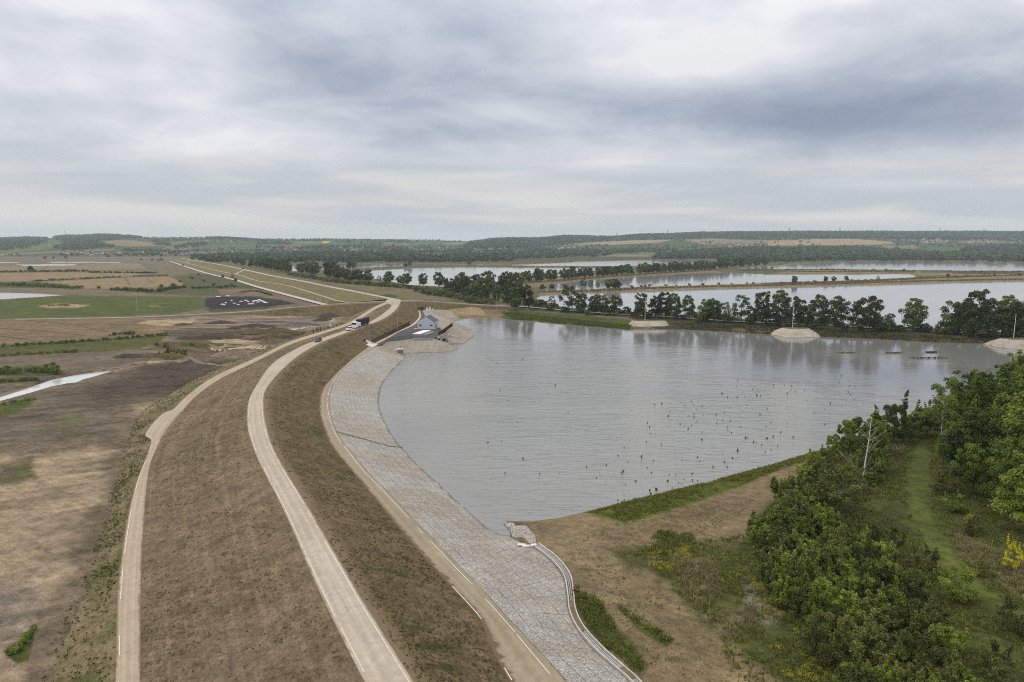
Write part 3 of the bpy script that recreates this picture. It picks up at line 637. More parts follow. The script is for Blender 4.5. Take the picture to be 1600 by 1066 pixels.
def roadmat(name, c0, c1, edge, width, rag_l=0.0, rag_r=0.0, tracks=True):
    """dusty road; u along, v across in metres; ragged soil tongues over its edges"""
    m, t, b, out = newmat(name)
    uv = t.new('ShaderNodeUVMap').outputs[0]; pos = t.new('ShaderNodeTexCoord').outputs['Object']
    v = t.attr('vfrac', 'Fac')
    big = t.noise(pos, .06, 5, .6, .5); mid = t.noise(t.vmath('ADD', t.scale(pos, (.83, .71, .9)), (3.3, 7.7, .37)), .9, 6, .66, 1.2); fine = t.noise(pos, 7.3, 4, .7, .5)
    st = t.noise(t.scale(t.comb(t.xyz(uv)[0], t.math('MULTIPLY', v, 60.0), 0.0), (.02, .12, 1)), 1.6, 4, .6)
    c = t.mix(t.rng(big, .35, .65), c0, c1)
    c = t.mix(t.math('MULTIPLY', t.rng(st, .38, .64), .75), c, tuple(x * .76 for x in c0))
    if tracks:
        for tr in (.33, .68):
            w_ = t.math('ABSOLUTE', t.math('SUBTRACT', v, tr))
            c = t.mix(t.math('MULTIPLY', t.rng(w_, .10, .02), .35), c, tuple(min(x * 1.14, .8) for x in c0))
    f = t.math('MULTIPLY', t.rng(mid, .28, .72, .84, 1.16, False), t.rng(fine, .25, .75, .88, 1.12, False))
    q = t.vmath('SCALE', c); t.l.new(f, q.node.inputs['Scale']); c = q
    rg = t.math('ADD', t.math('MULTIPLY', t.noise(t.scale(uv, (1, .35, 1)), .45, 5, .7, .8), .8), t.math('MULTIPLY', mid, .2))
    for side, amt in ((0, rag_l), (1, rag_r)):
        dd = v if side == 0 else t.math('SUBTRACT', 1.0, v)
        k = t.rng(t.math('SUBTRACT', t.math('MULTIPLY', rg, amt * 2.0), t.math('ADD', dd, amt * .5)), .0, .05 + amt * .1)
        c = t.mix(t.math('MULTIPLY', k, .9), c, edge)
    t.put(b.inputs['Base Color'], c); b.inputs['Roughness'].default_value = .9; b.inputs['Specular IOR Level'].default_value = .2
    bumpto(t, b, t.math('ADD', mid, t.math('MULTIPLY', fine, .4)), .35, .06)
    return m
def road(name, L, Rr, mat, label, lift=0.02, subs=8):
    L = L + np.array([0, 0, lift]); Rr = Rr + np.array([0, 0, lift])
    V, F, UV = loft([L, Rr], [subs]); n = len(L)
    a = V[F[:, 1]] - V[F[:, 0]]; c = V[F[:, 3]] - V[F[:, 0]]
    if np.mean(np.cross(a, c)[:, 2]) < 0: F = F[:, ::-1]
    vf = np.repeat(np.arange(subs + 1) / subs, n)
    o = link(name, npmesh(name, V, F, uv=UV, smooth=True, attrs={'vfrac': ('POINT', vf)}), mat)
    return tag(o, label, 'road', kind='structure')
RM_C = roadmat('crest_road_dust', S(178, 165, 147), S(166, 152, 133), S(128, 108, 84), 5, .12, .12)
RM_B = roadmat('berm_track_dust', S(172, 156, 134), S(162, 146, 124), S(126, 106, 82), 3, .16, .22)
RM_T = roadmat('toe_road_dust', S(152, 137, 114), S(140, 127, 107), S(98, 82, 60), 5, .34, .10)
WHITE = plain('worn_white_paint', S(204, 198, 186), .8, var=.25, scale=3)
r1 = road('crest_road', crL, crR, RM_C, 'pale dusty road curving along the crest of the dam')
r2 = road('berm_track', beL, beR, RM_B, 'narrow pale track with a turnout running below the dry slope')
r3 = road('toe_road', toL2, toR, RM_T, 'sandy road between the dark slope and the stone facing')
def edgeline(parent, L, Rr, tfrac, width, gap, seed, lo=0, hi=None, lift=.04):
    hi = hi or len(L); d_ = L + (Rr - L) * tfrac; fine = resamp(d_[lo:hi], 900)
    tn = np.gradient(fine, axis=0); tn /= np.linalg.norm(tn, axis=1, keepdims=True)
    nr = np.stack([-tn[:, 1], tn[:, 0], 0 * tn[:, 0]], -1)
    s = np.r_[0, np.cumsum(np.linalg.norm(np.diff(fine, axis=0), axis=1))]
    keep = fbm(s / 6, s * 0 + seed, seed, 3) + .25 * fbm(s / 1.1, s * 0, seed + 4, 2) > gap
    a = fine + nr * width / 2; b = fine - nr * width / 2; V = np.vstack([a, b]); V[:, 2] += lift; n = len(fine)
    i = np.arange(n - 1)[keep[:-1]]
    F = np.stack([i, n + i, n + i + 1, i + 1], -1)
    link('edge_line', npmesh('edge_line', V, F), WHITE, parent)
edgeline(r1, crL, crR, .10, .11, -.30, 1); edgeline(r1, crL, crR, .90, .11, -.36, 2)
edgeline(r2, beL, beR, .13, .11, -.06, 3, 0, 165)
edgeline(r3, toL2, toR, .80, .11, -.30, 5); _y = PX(toL2)[:, 1]; edgeline(r3, toL2, toR, .07, .12, -.6, 6, int(np.argmin(np.abs(_y - 967))), int(np.argmin(np.abs(_y - 908)))); edgeline(r3, toL2, toR, .05, .12, -.6, 7, int(np.argmin(np.abs(_y - 1060))), int(np.argmin(np.abs(_y - 1032))))

# stone facing
def stonemat(name, tone_a, tone_b, tan, gu, gv, tanamt=.5):
    m, t, b, out = newmat(name)
    uv = t.new('ShaderNodeUVMap').outputs[0]; pos = t.new('ShaderNodeTexCoord').outputs['Object']
    big = t.noise(pos, .035, 4, .6, .8); mid = t.noise(pos, .3, 4, .6)
    cellc = t.voro(pos, 6.4, 'F1', 'Color'); cd = t.voro(pos, 6.4, 'DISTANCE_TO_EDGE', 'Distance')
    cell = t.xyz(cellc)[0]; cell2 = t.xyz(cellc)[1]
    base = t.mix(t.rng(big, .40, .60), tone_a, tone_b)
    c = t.mix(t.math('MULTIPLY', t.rng(cell2, .35, .85), tanamt), base, tan)
    f = t.math('MULTIPLY', t.rng(cell, 0, 1, .62, 1.34, False), t.rng(mid, .3, .7, .86, 1.14, False))
    q = t.vmath('SCALE', c); t.l.new(f, q.node.inputs['Scale']); c = q
    c = t.mix(t.rng(cd, .0, .08, .55, .0, False), c, (.04, .036, .03))
    x = t.xyz(uv); wob = t.math('MULTIPLY', t.math('SUBTRACT', mid, .5), .6)
    gl = None
    for s_, k in ((x[0], gu), (x[1], gv)):
        e = t.math('ABSOLUTE', t.math('SUBTRACT', t.math('FRACT', t.math('DIVIDE', t.math('ADD', s_, wob), k)), .5))
        l_ = t.rng(e, .5 - .11 / k, .5 - .03 / k)
        gl = l_ if gl is None else t.math('MAXIMUM', gl, l_)
    c = t.mix(t.math('MULTIPLY', gl, .42), c, (.06, .056, .05))
    b.inputs['Roughness'].default_value = .9; b.inputs['Specular IOR Level'].default_value = .2
    wet = t.rng(t.math('ADD', t.xyz(pos)[2], t.math('MULTIPLY', t.math('SUBTRACT', mid, .5), .5)), .24, .06); c = t.mix(t.math('MULTIPLY', wet, .55), c, (.07, .062, .05)); t.put(b.inputs['Base Color'], c)
    bumpto(t, b, t.math('MINIMUM', cd, .2), 1.0, .22)
    return m
ST1 = stonemat('gabion_stone', S(178, 176, 172), S(170, 163, 152), S(182, 160, 128), 4.0, 2.0, .45)
ST2 = stonemat('warm_gabion_stone', S(168, 160, 148), S(160, 150, 136), S(176, 156, 126), 3.0, 1.5, .6)
seam = sB + np.array([0, 0, 0.0]); below = sB.copy(); c0 = np.array([60, 170.])
wmask = (sB[:, 2] < .6)
inw = np.stack([c0[0] - below[:, 0], c0[1] - below[:, 1]], -1); inw /= np.linalg.norm(inw, axis=1, keepdims=True)
below[:, :2] += inw * np.where(wmask, 4.5, .0)[:, None]; below[:, 2] -= np.where(wmask, 1.5, .8)
strip('stone_facing', [toR + np.array([0, 0, -.02]), sB, below], [30, 2], ST1, 'grey gabion stone facing sweeping along the water side of the dam', 'stone facing', .14, 5)
_i = int(np.argmin(np.abs(PX(toR)[:, 1] - 671) + 1e3 * (PX(toR)[:, 0] > 600))); _f = np.linspace(0, 1, 24)
_j = np.array([toR[int(_i - 2 - 9 * math.sin(q * 1.5))] * (1 - q) + sB[int(_i - 2 - 9 * math.sin(q * 1.5))] * q for q in _f]); _t = np.array([.16, .24, 0])
strip('stone_facing', [_j - _t - np.array([0, 0, .2]), _j - _t + np.array([0, 0, .13]), _j + _t + np.array([0, 0, .13]), _j + _t - np.array([0, 0, .2])], [1, 2, 1], plain('dark_joint', S(112, 108, 102), .9, var=.2), 'dark joint curving across the grey stone facing', 'stone joint')
# stone tongue at the corner of the lake
tg = np.array([(787, 818, .12), (800, 816, .35), (806, 821.5, .5), (832, 819, .8), (838, 846, 1.2), (833, 851, 1.2), (800, 838, .35), (797, 828, .15)], float)
tw = W(tg[:, 0], tg[:, 1], tg[:, 2]); cen = tw.mean(0)
tgm = MB()
ring = [cen + (tw - cen) * k_ for k_ in (.02, .35, .7, 1.0)] + [np.c_[(cen + (tw - cen) * 1.04)[:, :2], tw[:, 2] - 1.2]]
ring[1][:, 2] += .18; ring[2][:, 2] += .12; ring[0][:, 2] += .2
gv_ = np.vstack(ring); k_ = len(tw); ff = []
for a_ in range(4):
    for i_ in range(k_):
        j_ = (i_ + 1) % k_; ff.append((a_ * k_ + i_, (a_ + 1) * k_ + i_, (a_ + 1) * k_ + j_, a_ * k_ + j_))
tag(link('stone_facing', npmesh('stone_facing', gv_, np.array(ff), uv=gv_[:, :2]), ST1), 'small tongue of grey stones at the corner of the reservoir shore', 'stone facing', kind='structure')

# drainage channel: ribbed concrete strip with low walls
CONC = plain('pale_concrete', S(176, 171, 164), .9, var=.3, scale=1.5); CONCD = plain('darker_concrete', S(112, 106, 98), .9, var=.4, scale=1.2)  # second concrete: darker tone for the channel floor between the ribs
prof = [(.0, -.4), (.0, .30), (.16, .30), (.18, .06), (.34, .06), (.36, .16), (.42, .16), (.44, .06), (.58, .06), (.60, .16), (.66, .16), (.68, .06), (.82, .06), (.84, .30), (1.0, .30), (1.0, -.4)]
rows_ = [chL + (chR - chL) * a_ + np.array([0, 0, b_]) for a_, b_ in prof]
V_, F_, UV_ = loft(rows_, [1] * (len(rows_) - 1))
dch = empty('drainage_channel', tuple(chL[-1]), 0, 'ribbed concrete drainage channel curving between stone facing and bare bank', 'channel')
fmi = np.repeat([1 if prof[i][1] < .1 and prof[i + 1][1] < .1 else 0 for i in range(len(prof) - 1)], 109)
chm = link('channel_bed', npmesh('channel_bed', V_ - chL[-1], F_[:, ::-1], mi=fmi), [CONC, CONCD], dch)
mb = MB()
for a_, b_ in ((0, 0), (1.1, .35), (-.8, .5)):
    mb.box((-1.2 + a_, -.2 + b_, .25), (1.3, .5, .22), .3 * a_ + .2)
mb.build('outlet_slab', plain('white_concrete', S(214, 208, 198), .9), dch)
SOILD = plain('washed_soil', S(112, 94, 72), .95, var=.3, scale=1.2)
for f0, f1 in ((.34, .47), (.62, .65), (.71, .74), (.80, .84), (.88, .9)):
    i0, i1 = int((1 - f1) * 110), int((1 - f0) * 110) + 2
    A_, B_ = chL[i0:i1], chR[i0:i1]
    V2, F2, U2 = loft([A_ + (B_ - A_) * q_ + np.array([0, 0, z_]) for q_, z_ in ((.12, .22), (.3, .2), (.5, .24), (.7, .2), (.9, .22))], [2] * 4, .05, int(f0 * 100))
    link('silt_heap', npmesh('silt_heap', V2 - chL[-1], F2[:, ::-1], smooth=True), SOILD, dch)
# ------------------------------------------------------------------ platform of the pump house and its stone spurs
PLAT = [(584, 544), (604, 536), (640, 530), (679, 530), (690, 526), (694, 520), (707, 510), (703, 502), (700, 496), (702, 485), (690, 484), (665, 484), (655, 484), (655, 494), (646, 505), (619, 518), (580, 537)]
PLAT_W = np.array([W(a, b, 4.5)[:2] for a, b in PLAT])
ASPH = [(580, 540), (586, 535.5), (619, 518), (648, 505), (656, 494), (654.5, 486.5), (660, 485), (664, 493), (662, 497), (686, 512), (692, 518), (686, 525), (678, 529), (643, 529.6), (604, 534), (590, 541)]
def asph_w(z): return np.array([W(a, b, z)[:2] for a, b in ASPH])
def stone_mound(name, x0, x1, y0, y1, step, fz, keep, mat, label, cat, sub=.0):
    xs = np.arange(x0, x1, step); ys = np.arange(y0, y1, step); X, Y = np.meshgrid(xs, ys)
    Z = fz(X.ravel(), Y.ravel()); V = np.stack([X.ravel(), Y.ravel(), Z], -1); F = gridfaces(len(ys), len(xs))
    c = V[F].mean(1); F = F[keep(c[:, 0], c[:, 1], c[:, 2])]
    us = np.unique(F); mp = np.zeros(len(V), int); mp[us] = np.arange(len(us))
    o = link(name, npmesh(name, V[us], mp[F], uv=V[us][:, :2], smooth=True), mat)
    return tag(o, label, cat, kind='structure')
lo_ = np.minimum(PLAT_W.min(0), W(750, 552, 0)[:2]); hi_ = PLAT_W.max(0)
def plat_z(x, y):
    dl = sdf(x, y, LAKE_W); dp = sdf(x, y, PLAT_W)
    z = np.where(dp < 0, 4.5, 4.5 - np.maximum(dp, 0) * .36)
    z = np.minimum(z, np.maximum(dl, -5) * .40 + .02)
    df = sdf(x, y, FACING_W, pad=20.0)
    z = np.where(df < 3, np.minimum(z, z - np.clip(.25 - df * .2, 0, .8)), z)
    return z + np.where(dp < -.3, -.04, fbm(x * 1.3, y * 1.3, 77, 3) * .10)
stone_mound('stone_spur', STONE_AREA[:, 0].min(), STONE_AREA[:, 0].max(), STONE_AREA[:, 1].min(), STONE_AREA[:, 1].max(), .5, plat_z,
            lambda x, y, z: (sdf(x, y, STONE_AREA) < 0) & (sdf(x, y, LAKE_W) > -5), ST2, 'warm grey stone spurs stepping into the reservoir round the pump house', 'stone spur')
ASPHALT = roadmat('asphalt', S(84, 82, 84), S(74, 73, 76), S(120, 110, 94), 30, .0, .0, False)
def poly_sheet(name, pts, mat, label, cat, kind='structure', parent=None):
    import mathutils
    p = np.asarray(pts, float); tri = np.array(mathutils.geometry.tessellate_polygon([[Vector((q[0], q[1], 0)) for q in p]]))
    a = p[tri[:, 1]] - p[tri[:, 0]]; c = p[tri[:, 2]] - p[tri[:, 0]]
    fl = a[:, 0] * c[:, 1] - a[:, 1] * c[:, 0] < 0; tri[fl] = tri[fl][:, ::-1]
    o = link(name, npmesh(name, p, tri, uv=p[:, :2], attrs={'vfrac': ('POINT', np.full(len(p), .5))}), mat, parent)
    return tag(o, label, cat, kind=kind) if parent is None else o
poly_sheet('yard_pavement', np.c_[asph_w(4.56), np.full(len(ASPH), 4.56)], ASPHALT, 'dark asphalt yard and drive round the pump house', 'pavement')
SANDM = plain('pale_sand', S(188, 168, 136), .95, var=.12, scale=.4)
e1 = curve([(578, 539), (600, 528.5), (619, 518.5), (646, 505.5), (655, 494), (653.5, 485.5)], 4.62, 60); e2 = curve([(584, 540), (604, 530), (622, 519.5), (649.5, 506), (658, 494), (655.5, 485.5)], 4.62, 60)
strip('kerb_strip', [e1 - np.array([0, 0, .4]), e1, e2, e2 - np.array([0, 0, .2])], [1, 1, 1], SANDM, 'pale concrete kerb strip along the foot of the dam by the yard', 'kerb')
# bare sand bank above the little bay, and the dark wall under the causeway road
SAND2 = soilmat('sand_bank_soil', S(140, 120, 90), S(126, 108, 82), S(150, 130, 100), S(90, 86, 50), .66)
sb1 = curve([(701, 484.5, 4.4), (740, 481, 3.6), (752, 483, 3.2)], 4, 20); sb2 = curve([(708, 497, .3), (744, 494.5, .3), (760, 492, 1.2)], 0, 20)
strip('sand_bank', [sb1 + np.array([0, 1.5, .3]), sb1, sb2, sb2 + np.array([0, -2, -1.0])], [1, 6, 1], SAND2, 'bare ochre sand bank above the head of the reservoir', 'bank', .2, 8)

# ------------------------------------------------------------------ raised roads: cross road, causeway, far dam
def sweep(name, C, hw, mat_top, mat_side, label, slope=2.2, zb=.4, sub=8, side_label=None, lift=.02):
    tn = np.gradient(C, axis=0); tn[:, 2] = 0; tn /= np.linalg.norm(tn, axis=1, keepdims=True)
    nr = np.stack([-tn[:, 1], tn[:, 0], 0 * tn[:, 0]], -1)
    L = C + nr * hw; Q = C - nr * hw
    drop = np.maximum(C[:, 2] - zb, .3)
    fl = L + nr * (drop * slope)[:, None] - np.array([0, 0, 1.]) * drop[:, None]; fr = Q - nr * (drop * slope)[:, None] - np.array([0, 0, 1.]) * drop[:, None]
    sh = np.array([0, 0, -.03])
    road(name, L, Q, mat_top, label, lift, 6)
    if mat_side:
        strip('embankment', [fl, L + nr * .8 + sh, L + sh], [sub, 1], mat_side, side_label + ', far side', 'embankment', .08, 11)
        strip('embankment', [Q + sh, Q - nr * .8 + sh, fr], [1, sub], mat_side, side_label + ', near side', 'embankment', .08, 12)
RM_X = roadmat('grey_lane', S(150, 144, 136), S(138, 132, 124), S(112, 98, 78), 5, .1, .1)
RM_W = roadmat('white_gravel', S(184, 178, 167), S(172, 166, 155), S(130, 116, 96), 5, .12, .12)
XR = curve([(25, 499, 1.3), (120, 497.5, 1.3), (215, 495.6, 1.3), (266, 493.2, 1.5), (330, 490.2, 2), (400, 485.8, 3.2), (450, 481, 5), (511, 476, 7.5), (560, 472.8, 8.7), (604, 470.5, 8.9)], 0, 120)
sweep('cross_road', XR, 2.4, RM_X, SO_R, 'grey lane climbing a bank from the fields to the dam crest', 2.4, .6, 6, 'brown bank under the lane climbing to the dam crest')
XR2 = curve([(614, 470, 8.9), (640, 469.8, 8.7), (678, 471.3, 7), (742, 475.8, 4), (800, 478.2, 2.75)], 0, 60)
sweep('cross_road', XR2, 2.4, RM_X, SO_R, 'grey lane running down from the dam crest to the causeway', 2.4, .6, 6, 'brown bank under the lane running down to the causeway')
sweep('causeway_road', curve(CAUSE[2:], 0, 140) + np.array([0, 0, .22]), 2.3, RM_X, None, 'grey lane along the causeway under the tree row')
# junction pad
jp = np.array([W(*q, 9.03) for q in [(602, 473), (604, 468.6), (612, 466.6), (624, 467.8), (627, 470.5), (624, 476), (612, 476.5)]])
poly_sheet('junction_pad', jp + np.array([0, 0, .01]), RM_C, 'pale dusty junction where the lanes meet on the dam crest', 'road')
# far dam
C1 = curve([(614, 467.2, 9), (592, 463, 9), (552, 455, 9), (514, 448, 9), (476, 440, 9), (425, 431, 9), (400, 425.5, 9), (362, 417, 9), (304, 407, 9), (282, 403.6, 9)], 9, 200)
def off(C, d):
    tn = np.gradient(C, axis=0); tn[:, 2] = 0; tn /= np.linalg.norm(tn, axis=1, keepdims=True)
    return C + np.stack([-tn[:, 1], tn[:, 0], 0 * tn[:, 0]], -1) * d
c1l, c1r = off(C1, 2.6), off(C1, -2.6)
B2 = curve([(545, 473, 5), (529, 470.5, 5), (501, 461.8, 5), (451, 446.8, 5), (400, 438.3, 5), (377, 431, 5), (342, 423.7, 5), (291, 411, 5), (272, 406, 5)], 5, 200)
G3 = curve([(524, 478.3, 1.6), (511, 476.5, 1.6), (451, 461.3, 1.6), (400, 447.6, 1.6), (367, 437.5, 1.6), (334, 429.7, 1.6), (316, 425, 1.6), (291, 417, 1.6), (265, 408, 1.6)], 1.6, 200)
SO_G = soilmat('green_dam_soil', S(112, 100, 72), S(96, 94, 58), S(120, 104, 78), S(66, 76, 34), .53)
b2l, b2r = off(B2, 1.3), off(B2, -1.3); g3l, g3r = off(G3, 3.0), off(G3, -3.0)
def oriented(A, ref):
    return A
strip('embankment', [c1l, b2r], [8], SO_G, 'striped grass slope of the far dam above its bench path', 'embankment', .1, 13)
strip('embankment', [b2l, g3r], [6], SO_G, 'striped grass slope of the far dam below its bench path', 'embankment', .1, 14)
far_r = off(C1, -24); far_r[:, 2] = .5
strip('embankment', [c1r, far_r], [6], SO_G, 'back slope of the far dam falling towards the ponds', 'embankment', .1, 15)
road('far_crest_road', c1l, c1r, RM_C, 'pale road along the crest of the far dam'); road('bench_path', b2l, b2r, RM_B, 'pale path on the bench of the far dam')
road('gravel_road', g3l, g3r, RM_W, 'white gravel haul road at the foot of the far dam')
rp = curve([(381, 421.6, 9), (377, 424, 8), (369, 428.5, 5.4), (376, 431, 5.1)], 9, 30)
road('ramp_path', off(rp, 1.8), off(rp, -1.8), RM_B, 'hairpin ramp from the bench path to the far crest', .12)
rp2 = curve([(299, 406.6, 9), (296, 408, 8), (291, 410.6, 5.2)], 9, 20)
road('ramp_path', off(rp2, 1.8), off(rp2, -1.8), RM_B, 'most distant short ramp up to the far crest', .15)
# tracks on the worked ground
def track(pts, hw, label, mat=None):
    q = catmull(np.array(pts, float), 80); p = PG(q[:, 0], q[:, 1]); p = resamp(p, 90); p[:, 2] = ground_z(p[:, 0], p[:, 1]) + .12
    L, Q = off(p, hw), off(p, -hw); L[:, 2] = ground_z(L[:, 0], L[:, 1]) + .12; Q[:, 2] = ground_z(Q[:, 0], Q[:, 1]) + .12
    road('dirt_track', L, Q, mat or RM_B, label, 0, 3)
track([(440, 541), (400, 543.5), (360, 545), (330, 547)], 1.8, 'pale dirt track ending below the berm track')
RM_D = roadmat('faint_track', S(132, 117, 98), S(122, 108, 90), S(112, 98, 82), 5, .5, .5)
track([(345, 572), (300, 566), (230, 565.5), (190, 573), (120, 591), (60, 605), (0, 618)], .9, 'faint dirt track beside the muddy ditch', RM_D)
RM_F = roadmat('tractor_line', S(96, 82, 60), S(90, 76, 56), S(112, 96, 72), 5, .3, .3)
for i_, q_ in enumerate([[(0, 513), (60, 517), (130, 524)], [(40, 500), (110, 507), (170, 519)], [(0, 525), (40, 530), (70, 537)], [(195, 434.5), (204, 446)], [(228, 433.6), (240, 443)]]):
    track(q_ if len(q_) > 2 else [q_[0], ((q_[0][0] + q_[1][0]) / 2, (q_[0][1] + q_[1][1]) / 2), q_[1]], .8, f'dark tractor line across the {"brown" if i_ < 3 else "striped tan"} field, {["longest", "middle", "shortest", "one by the slanting hedge", "one by the haul road"][i_]}', RM_F)
# ------------------------------------------------------------------ foliage
def leafmat(name, dark, mid, light, trans=.25):
    m = bpy.data.materials.new(name); m.use_nodes = True; q = NT(m.node_tree)
    for n in list(q.n): q.n.remove(n)
    out = q.new('ShaderNodeOutputMaterial'); tint = q.attr('tint', 'Fac')
    oi = q.new('ShaderNodeObjectInfo').outputs['Random']
    f = q.math('ADD', q.math('MULTIPLY', tint, .8), q.math('MULTIPLY', q.math('SUBTRACT', oi, .42), .62))
    cr = q.new('ShaderNodeValToRGB'); cr.color_ramp.elements[0].color = (*dark, 1); cr.color_ramp.elements[1].color = (*light, 1)
    e = cr.color_ramp.elements.new(.5); e.color = (*mid, 1); q.put(cr.inputs[0], f)
    d = q.new('ShaderNodeBsdfDiffuse'); tr = q.new('ShaderNodeBsdfTranslucent'); q.l.new(cr.outputs[0], d.inputs[0]); q.l.new(cr.outputs[0], tr.inputs[0])
    g = q.new('ShaderNodeBsdfGlossy'); g.inputs['Roughness'].default_value = .5; g.inputs[0].default_value = (.6, .65, .6, 1)
    mx = q.new('ShaderNodeMixShader'); mx.inputs[0].default_value = trans; q.l.new(d.outputs[0], mx.inputs[1]); q.l.new(tr.outputs[0], mx.inputs[2])
    m2 = q.new('ShaderNodeMixShader'); m2.inputs[0].default_value = .03; q.l.new(mx.outputs[0], m2.inputs[1]); q.l.new(g.outputs[0], m2.inputs[2])
    q.l.new(m2.outputs[0], out.inputs[0]); return m
LF_OAK = leafmat('oak_leaves', S(50, 58, 28), S(80, 94, 42), S(116, 130, 60), .32)
LF_COPSE = leafmat('copse_leaves', S(60, 74, 20), S(104, 124, 38), S(154, 166, 66), .40)
LF_THICK = leafmat('thicket_leaves', S(74, 84, 26), S(122, 138, 46), S(172, 180, 82), .44)
LF_BUSH = leafmat('bush_leaves', S(58, 70, 24), S(92, 104, 40), S(130, 140, 66), .35)
LF_OLIVE = leafmat('olive_leaves', S(74, 78, 34), S(108, 112, 52), S(146, 146, 78), .4)
LF_FAR = leafmat('far_leaves', S(38, 48, 26), S(56, 70, 36), S(78, 92, 50))
LF_YEL = leafmat('yellow_leaves', S(140, 136, 12), S(190, 182, 20), S(214, 204, 46), .3)
BARK = plain('brown_bark', S(96, 84, 70), .95, var=.3, scale=3)
def birchmat():
    m, q, b, o = newmat('birch_bark'); pos = q.new('ShaderNodeTexCoord').outputs['Object']
    n = q.noise(q.scale(pos, (1, 1, 3.0)), 2.2, 4, .7)
    q.put(b.inputs['Base Color'], q.mix(q.rng(n, .56, .62), S(214, 210, 202), S(62, 56, 50))); b.inputs['Roughness'].default_value = .8
    return m
BIRCH = birchmat()
def rdir(rng, n):
    v = rng.normal(size=(n, 3)); return v / np.linalg.norm(v, axis=1, keepdims=True)
def leafquads(rng, P_, Nrm, size, asp=.62):
    n = len(P_); a = np.cross(Nrm, rdir(rng, n)); a /= np.linalg.norm(a, axis=1, keepdims=True) + 1e-9
    b = np.cross(Nrm, a); s = (size * rng.uniform(.65, 1.35, n))[:, None]
    V = np.stack([P_ - a * s * .5, P_ - b * s * asp * .5 + a * s * .05, P_ + a * s * .5, P_ + b * s * asp * .5 + a * s * .05], 1).reshape(-1, 3)
    return V, np.arange(4 * n).reshape(n, 4)
def crown_mesh(name, rng, blobs, n, size, up=.35, shell=.55, sag=0.0):
    bl = np.array(blobs, float); wgt = bl[:, 3] ** 2; bi = rng.choice(len(bl), n, p=wgt / wgt.sum())
    d = rdir(rng, n); d[:, 2] = np.where((d[:, 2] < -.35) & (rng.random(n) < .75), -d[:, 2], d[:, 2])
    rr = bl[bi, 3] * (shell + (1 - shell) * rng.random(n) ** .6) * (1 + .22 * rng.normal(size=n) * (rng.random(n) < .35))
    P_ = bl[bi, :3] + d * rr[:, None] * np.array([1, 1, .86])
    P_[:, 2] = np.maximum(P_[:, 2] - sag * rr * rng.random(n), .05)
    nr = d * .8 + rdir(rng, n) * .75 + np.array([0, 0, up]); nr /= np.linalg.norm(nr, axis=1, keepdims=True)
    V, F = leafquads(rng, P_, nr, np.full(n, size))
    bt = rng.uniform(.18, .78, len(bl)); tint = np.clip(bt[bi] + rng.normal(size=n) * .16, 0, 1)
    return npmesh(name, V, F, attrs={'tint': ('FACE', tint)})
def env_blobs(rng, H, base, Rx, k, top=.5, rmin=.22, rmax=.38, lop=.25, shoots=0):
    """clumps on an uneven egg-shaped envelope"""
    out = []; h = H - base; asym = rng.uniform(-lop, lop, 2) * Rx
    for i in range(k):
        f = (i + .5) / k; zt = base + h * (.10 + .80 * f) 
        prof = math.sin(math.pi * min(max((f * .82 + .13), 0), 1)) ** top
        th = i * 2.399 + rng.uniform(-.5, .5); r = Rx * prof * rng.uniform(.35, .85)
        rad = Rx * rng.uniform(rmin, rmax) * (1.05 - .35 * f)
        out.append((asym[0] * f + r * math.cos(th), asym[1] * f + r * math.sin(th), min(max(zt + rng.uniform(-.06, .06) * h, base * .8 + rad * .3), H - rad * .75), rad))
    for i in range(shoots):                      # upright leafy shoots breaking the outline
        q = out[rng.integers(len(out) // 3, len(out))]; dx, dy = rng.normal(size=2) * .10 * Rx; x0, y0, z0 = q[0] + rng.normal() * q[3] * .6, q[1] + rng.normal() * q[3] * .6, q[2] + q[3] * .5; Ls = H * rng.uniform(.10, .24)
        for j in range(4): f = j / 3; out.append((x0 + dx * f, y0 + dy * f, z0 + Ls * f, Rx * (.13 - .07 * f)))
    return out
def trunk_mesh(name, rng, H, base, blobs, r0, lean=.04, split=0.62, nlimb=9):
    mb = MB(); top = base + (H - base) * split
    ax = [(0, 0, -.4)] + [(rng.uniform(-lean, lean) * z, rng.uniform(-lean, lean) * z, z) for z in np.linspace(top * .2, top, 6)]
    ax = np.array(ax); mb.tube(ax, np.linspace(r0 * 1.15, r0 * .30, 7), 7)
    bl = sorted(blobs, key=lambda q: -q[3])[:nlimb]
    for b in bl:
        z0 = min(max(b[2] * rng.uniform(.45, .75), top * .25), top * .96); p0 = np.array([np.interp(z0, ax[:, 2], ax[:, 0]), np.interp(z0, ax[:, 2], ax[:, 1]), z0])
        p1 = np.array(b[:3]); m_ = (p0 + p1) / 2 + np.array([0, 0, -.06 * H * .3]) + rng.normal(size=3) * .02 * H
        rr = r0 * .38 * (1 - .6 * z0 / H); mb.tube([p0, m_, p1], [rr, rr * .7, rr * .3], 5, False)
    return mb.mesh(name, True)
RNG = np.random.default_rng(11)
PROTO = {}
def proto(key, H, base, Rx, k, n, size, r0, leaf, bark=None, seed=0, **kw):
    rng = np.random.default_rng(seed + 100); tk = {q: kw.pop(q) for q in ('lean', 'split', 'nlimb') if q in kw}; ck = {q: kw.pop(q) for q in ('up', 'shell', 'sag') if q in kw}
    bl = env_blobs(rng, H, base, Rx, k, **kw)
    cm = crown_mesh('crown', rng, bl, n, size, **ck); cm.materials.append(leaf)
    tm = trunk_mesh('trunk', rng, H, base, bl, r0, **tk); tm.materials.append(bark or BARK)
    PROTO.setdefault(key, []).append((H, cm, tm))
for s_ in range(5): proto('oak', 20, 1.6, 7.6, 27, 6500, .85, .45, LF_OAK, seed=s_, rmin=.26, rmax=.42, top=.4)
for s_ in range(3): proto('tall', 24, 1.6, 6.6, 30, 6500, .85, .45, LF_OAK, seed=20 + s_, rmin=.27, rmax=.44, top=.35)
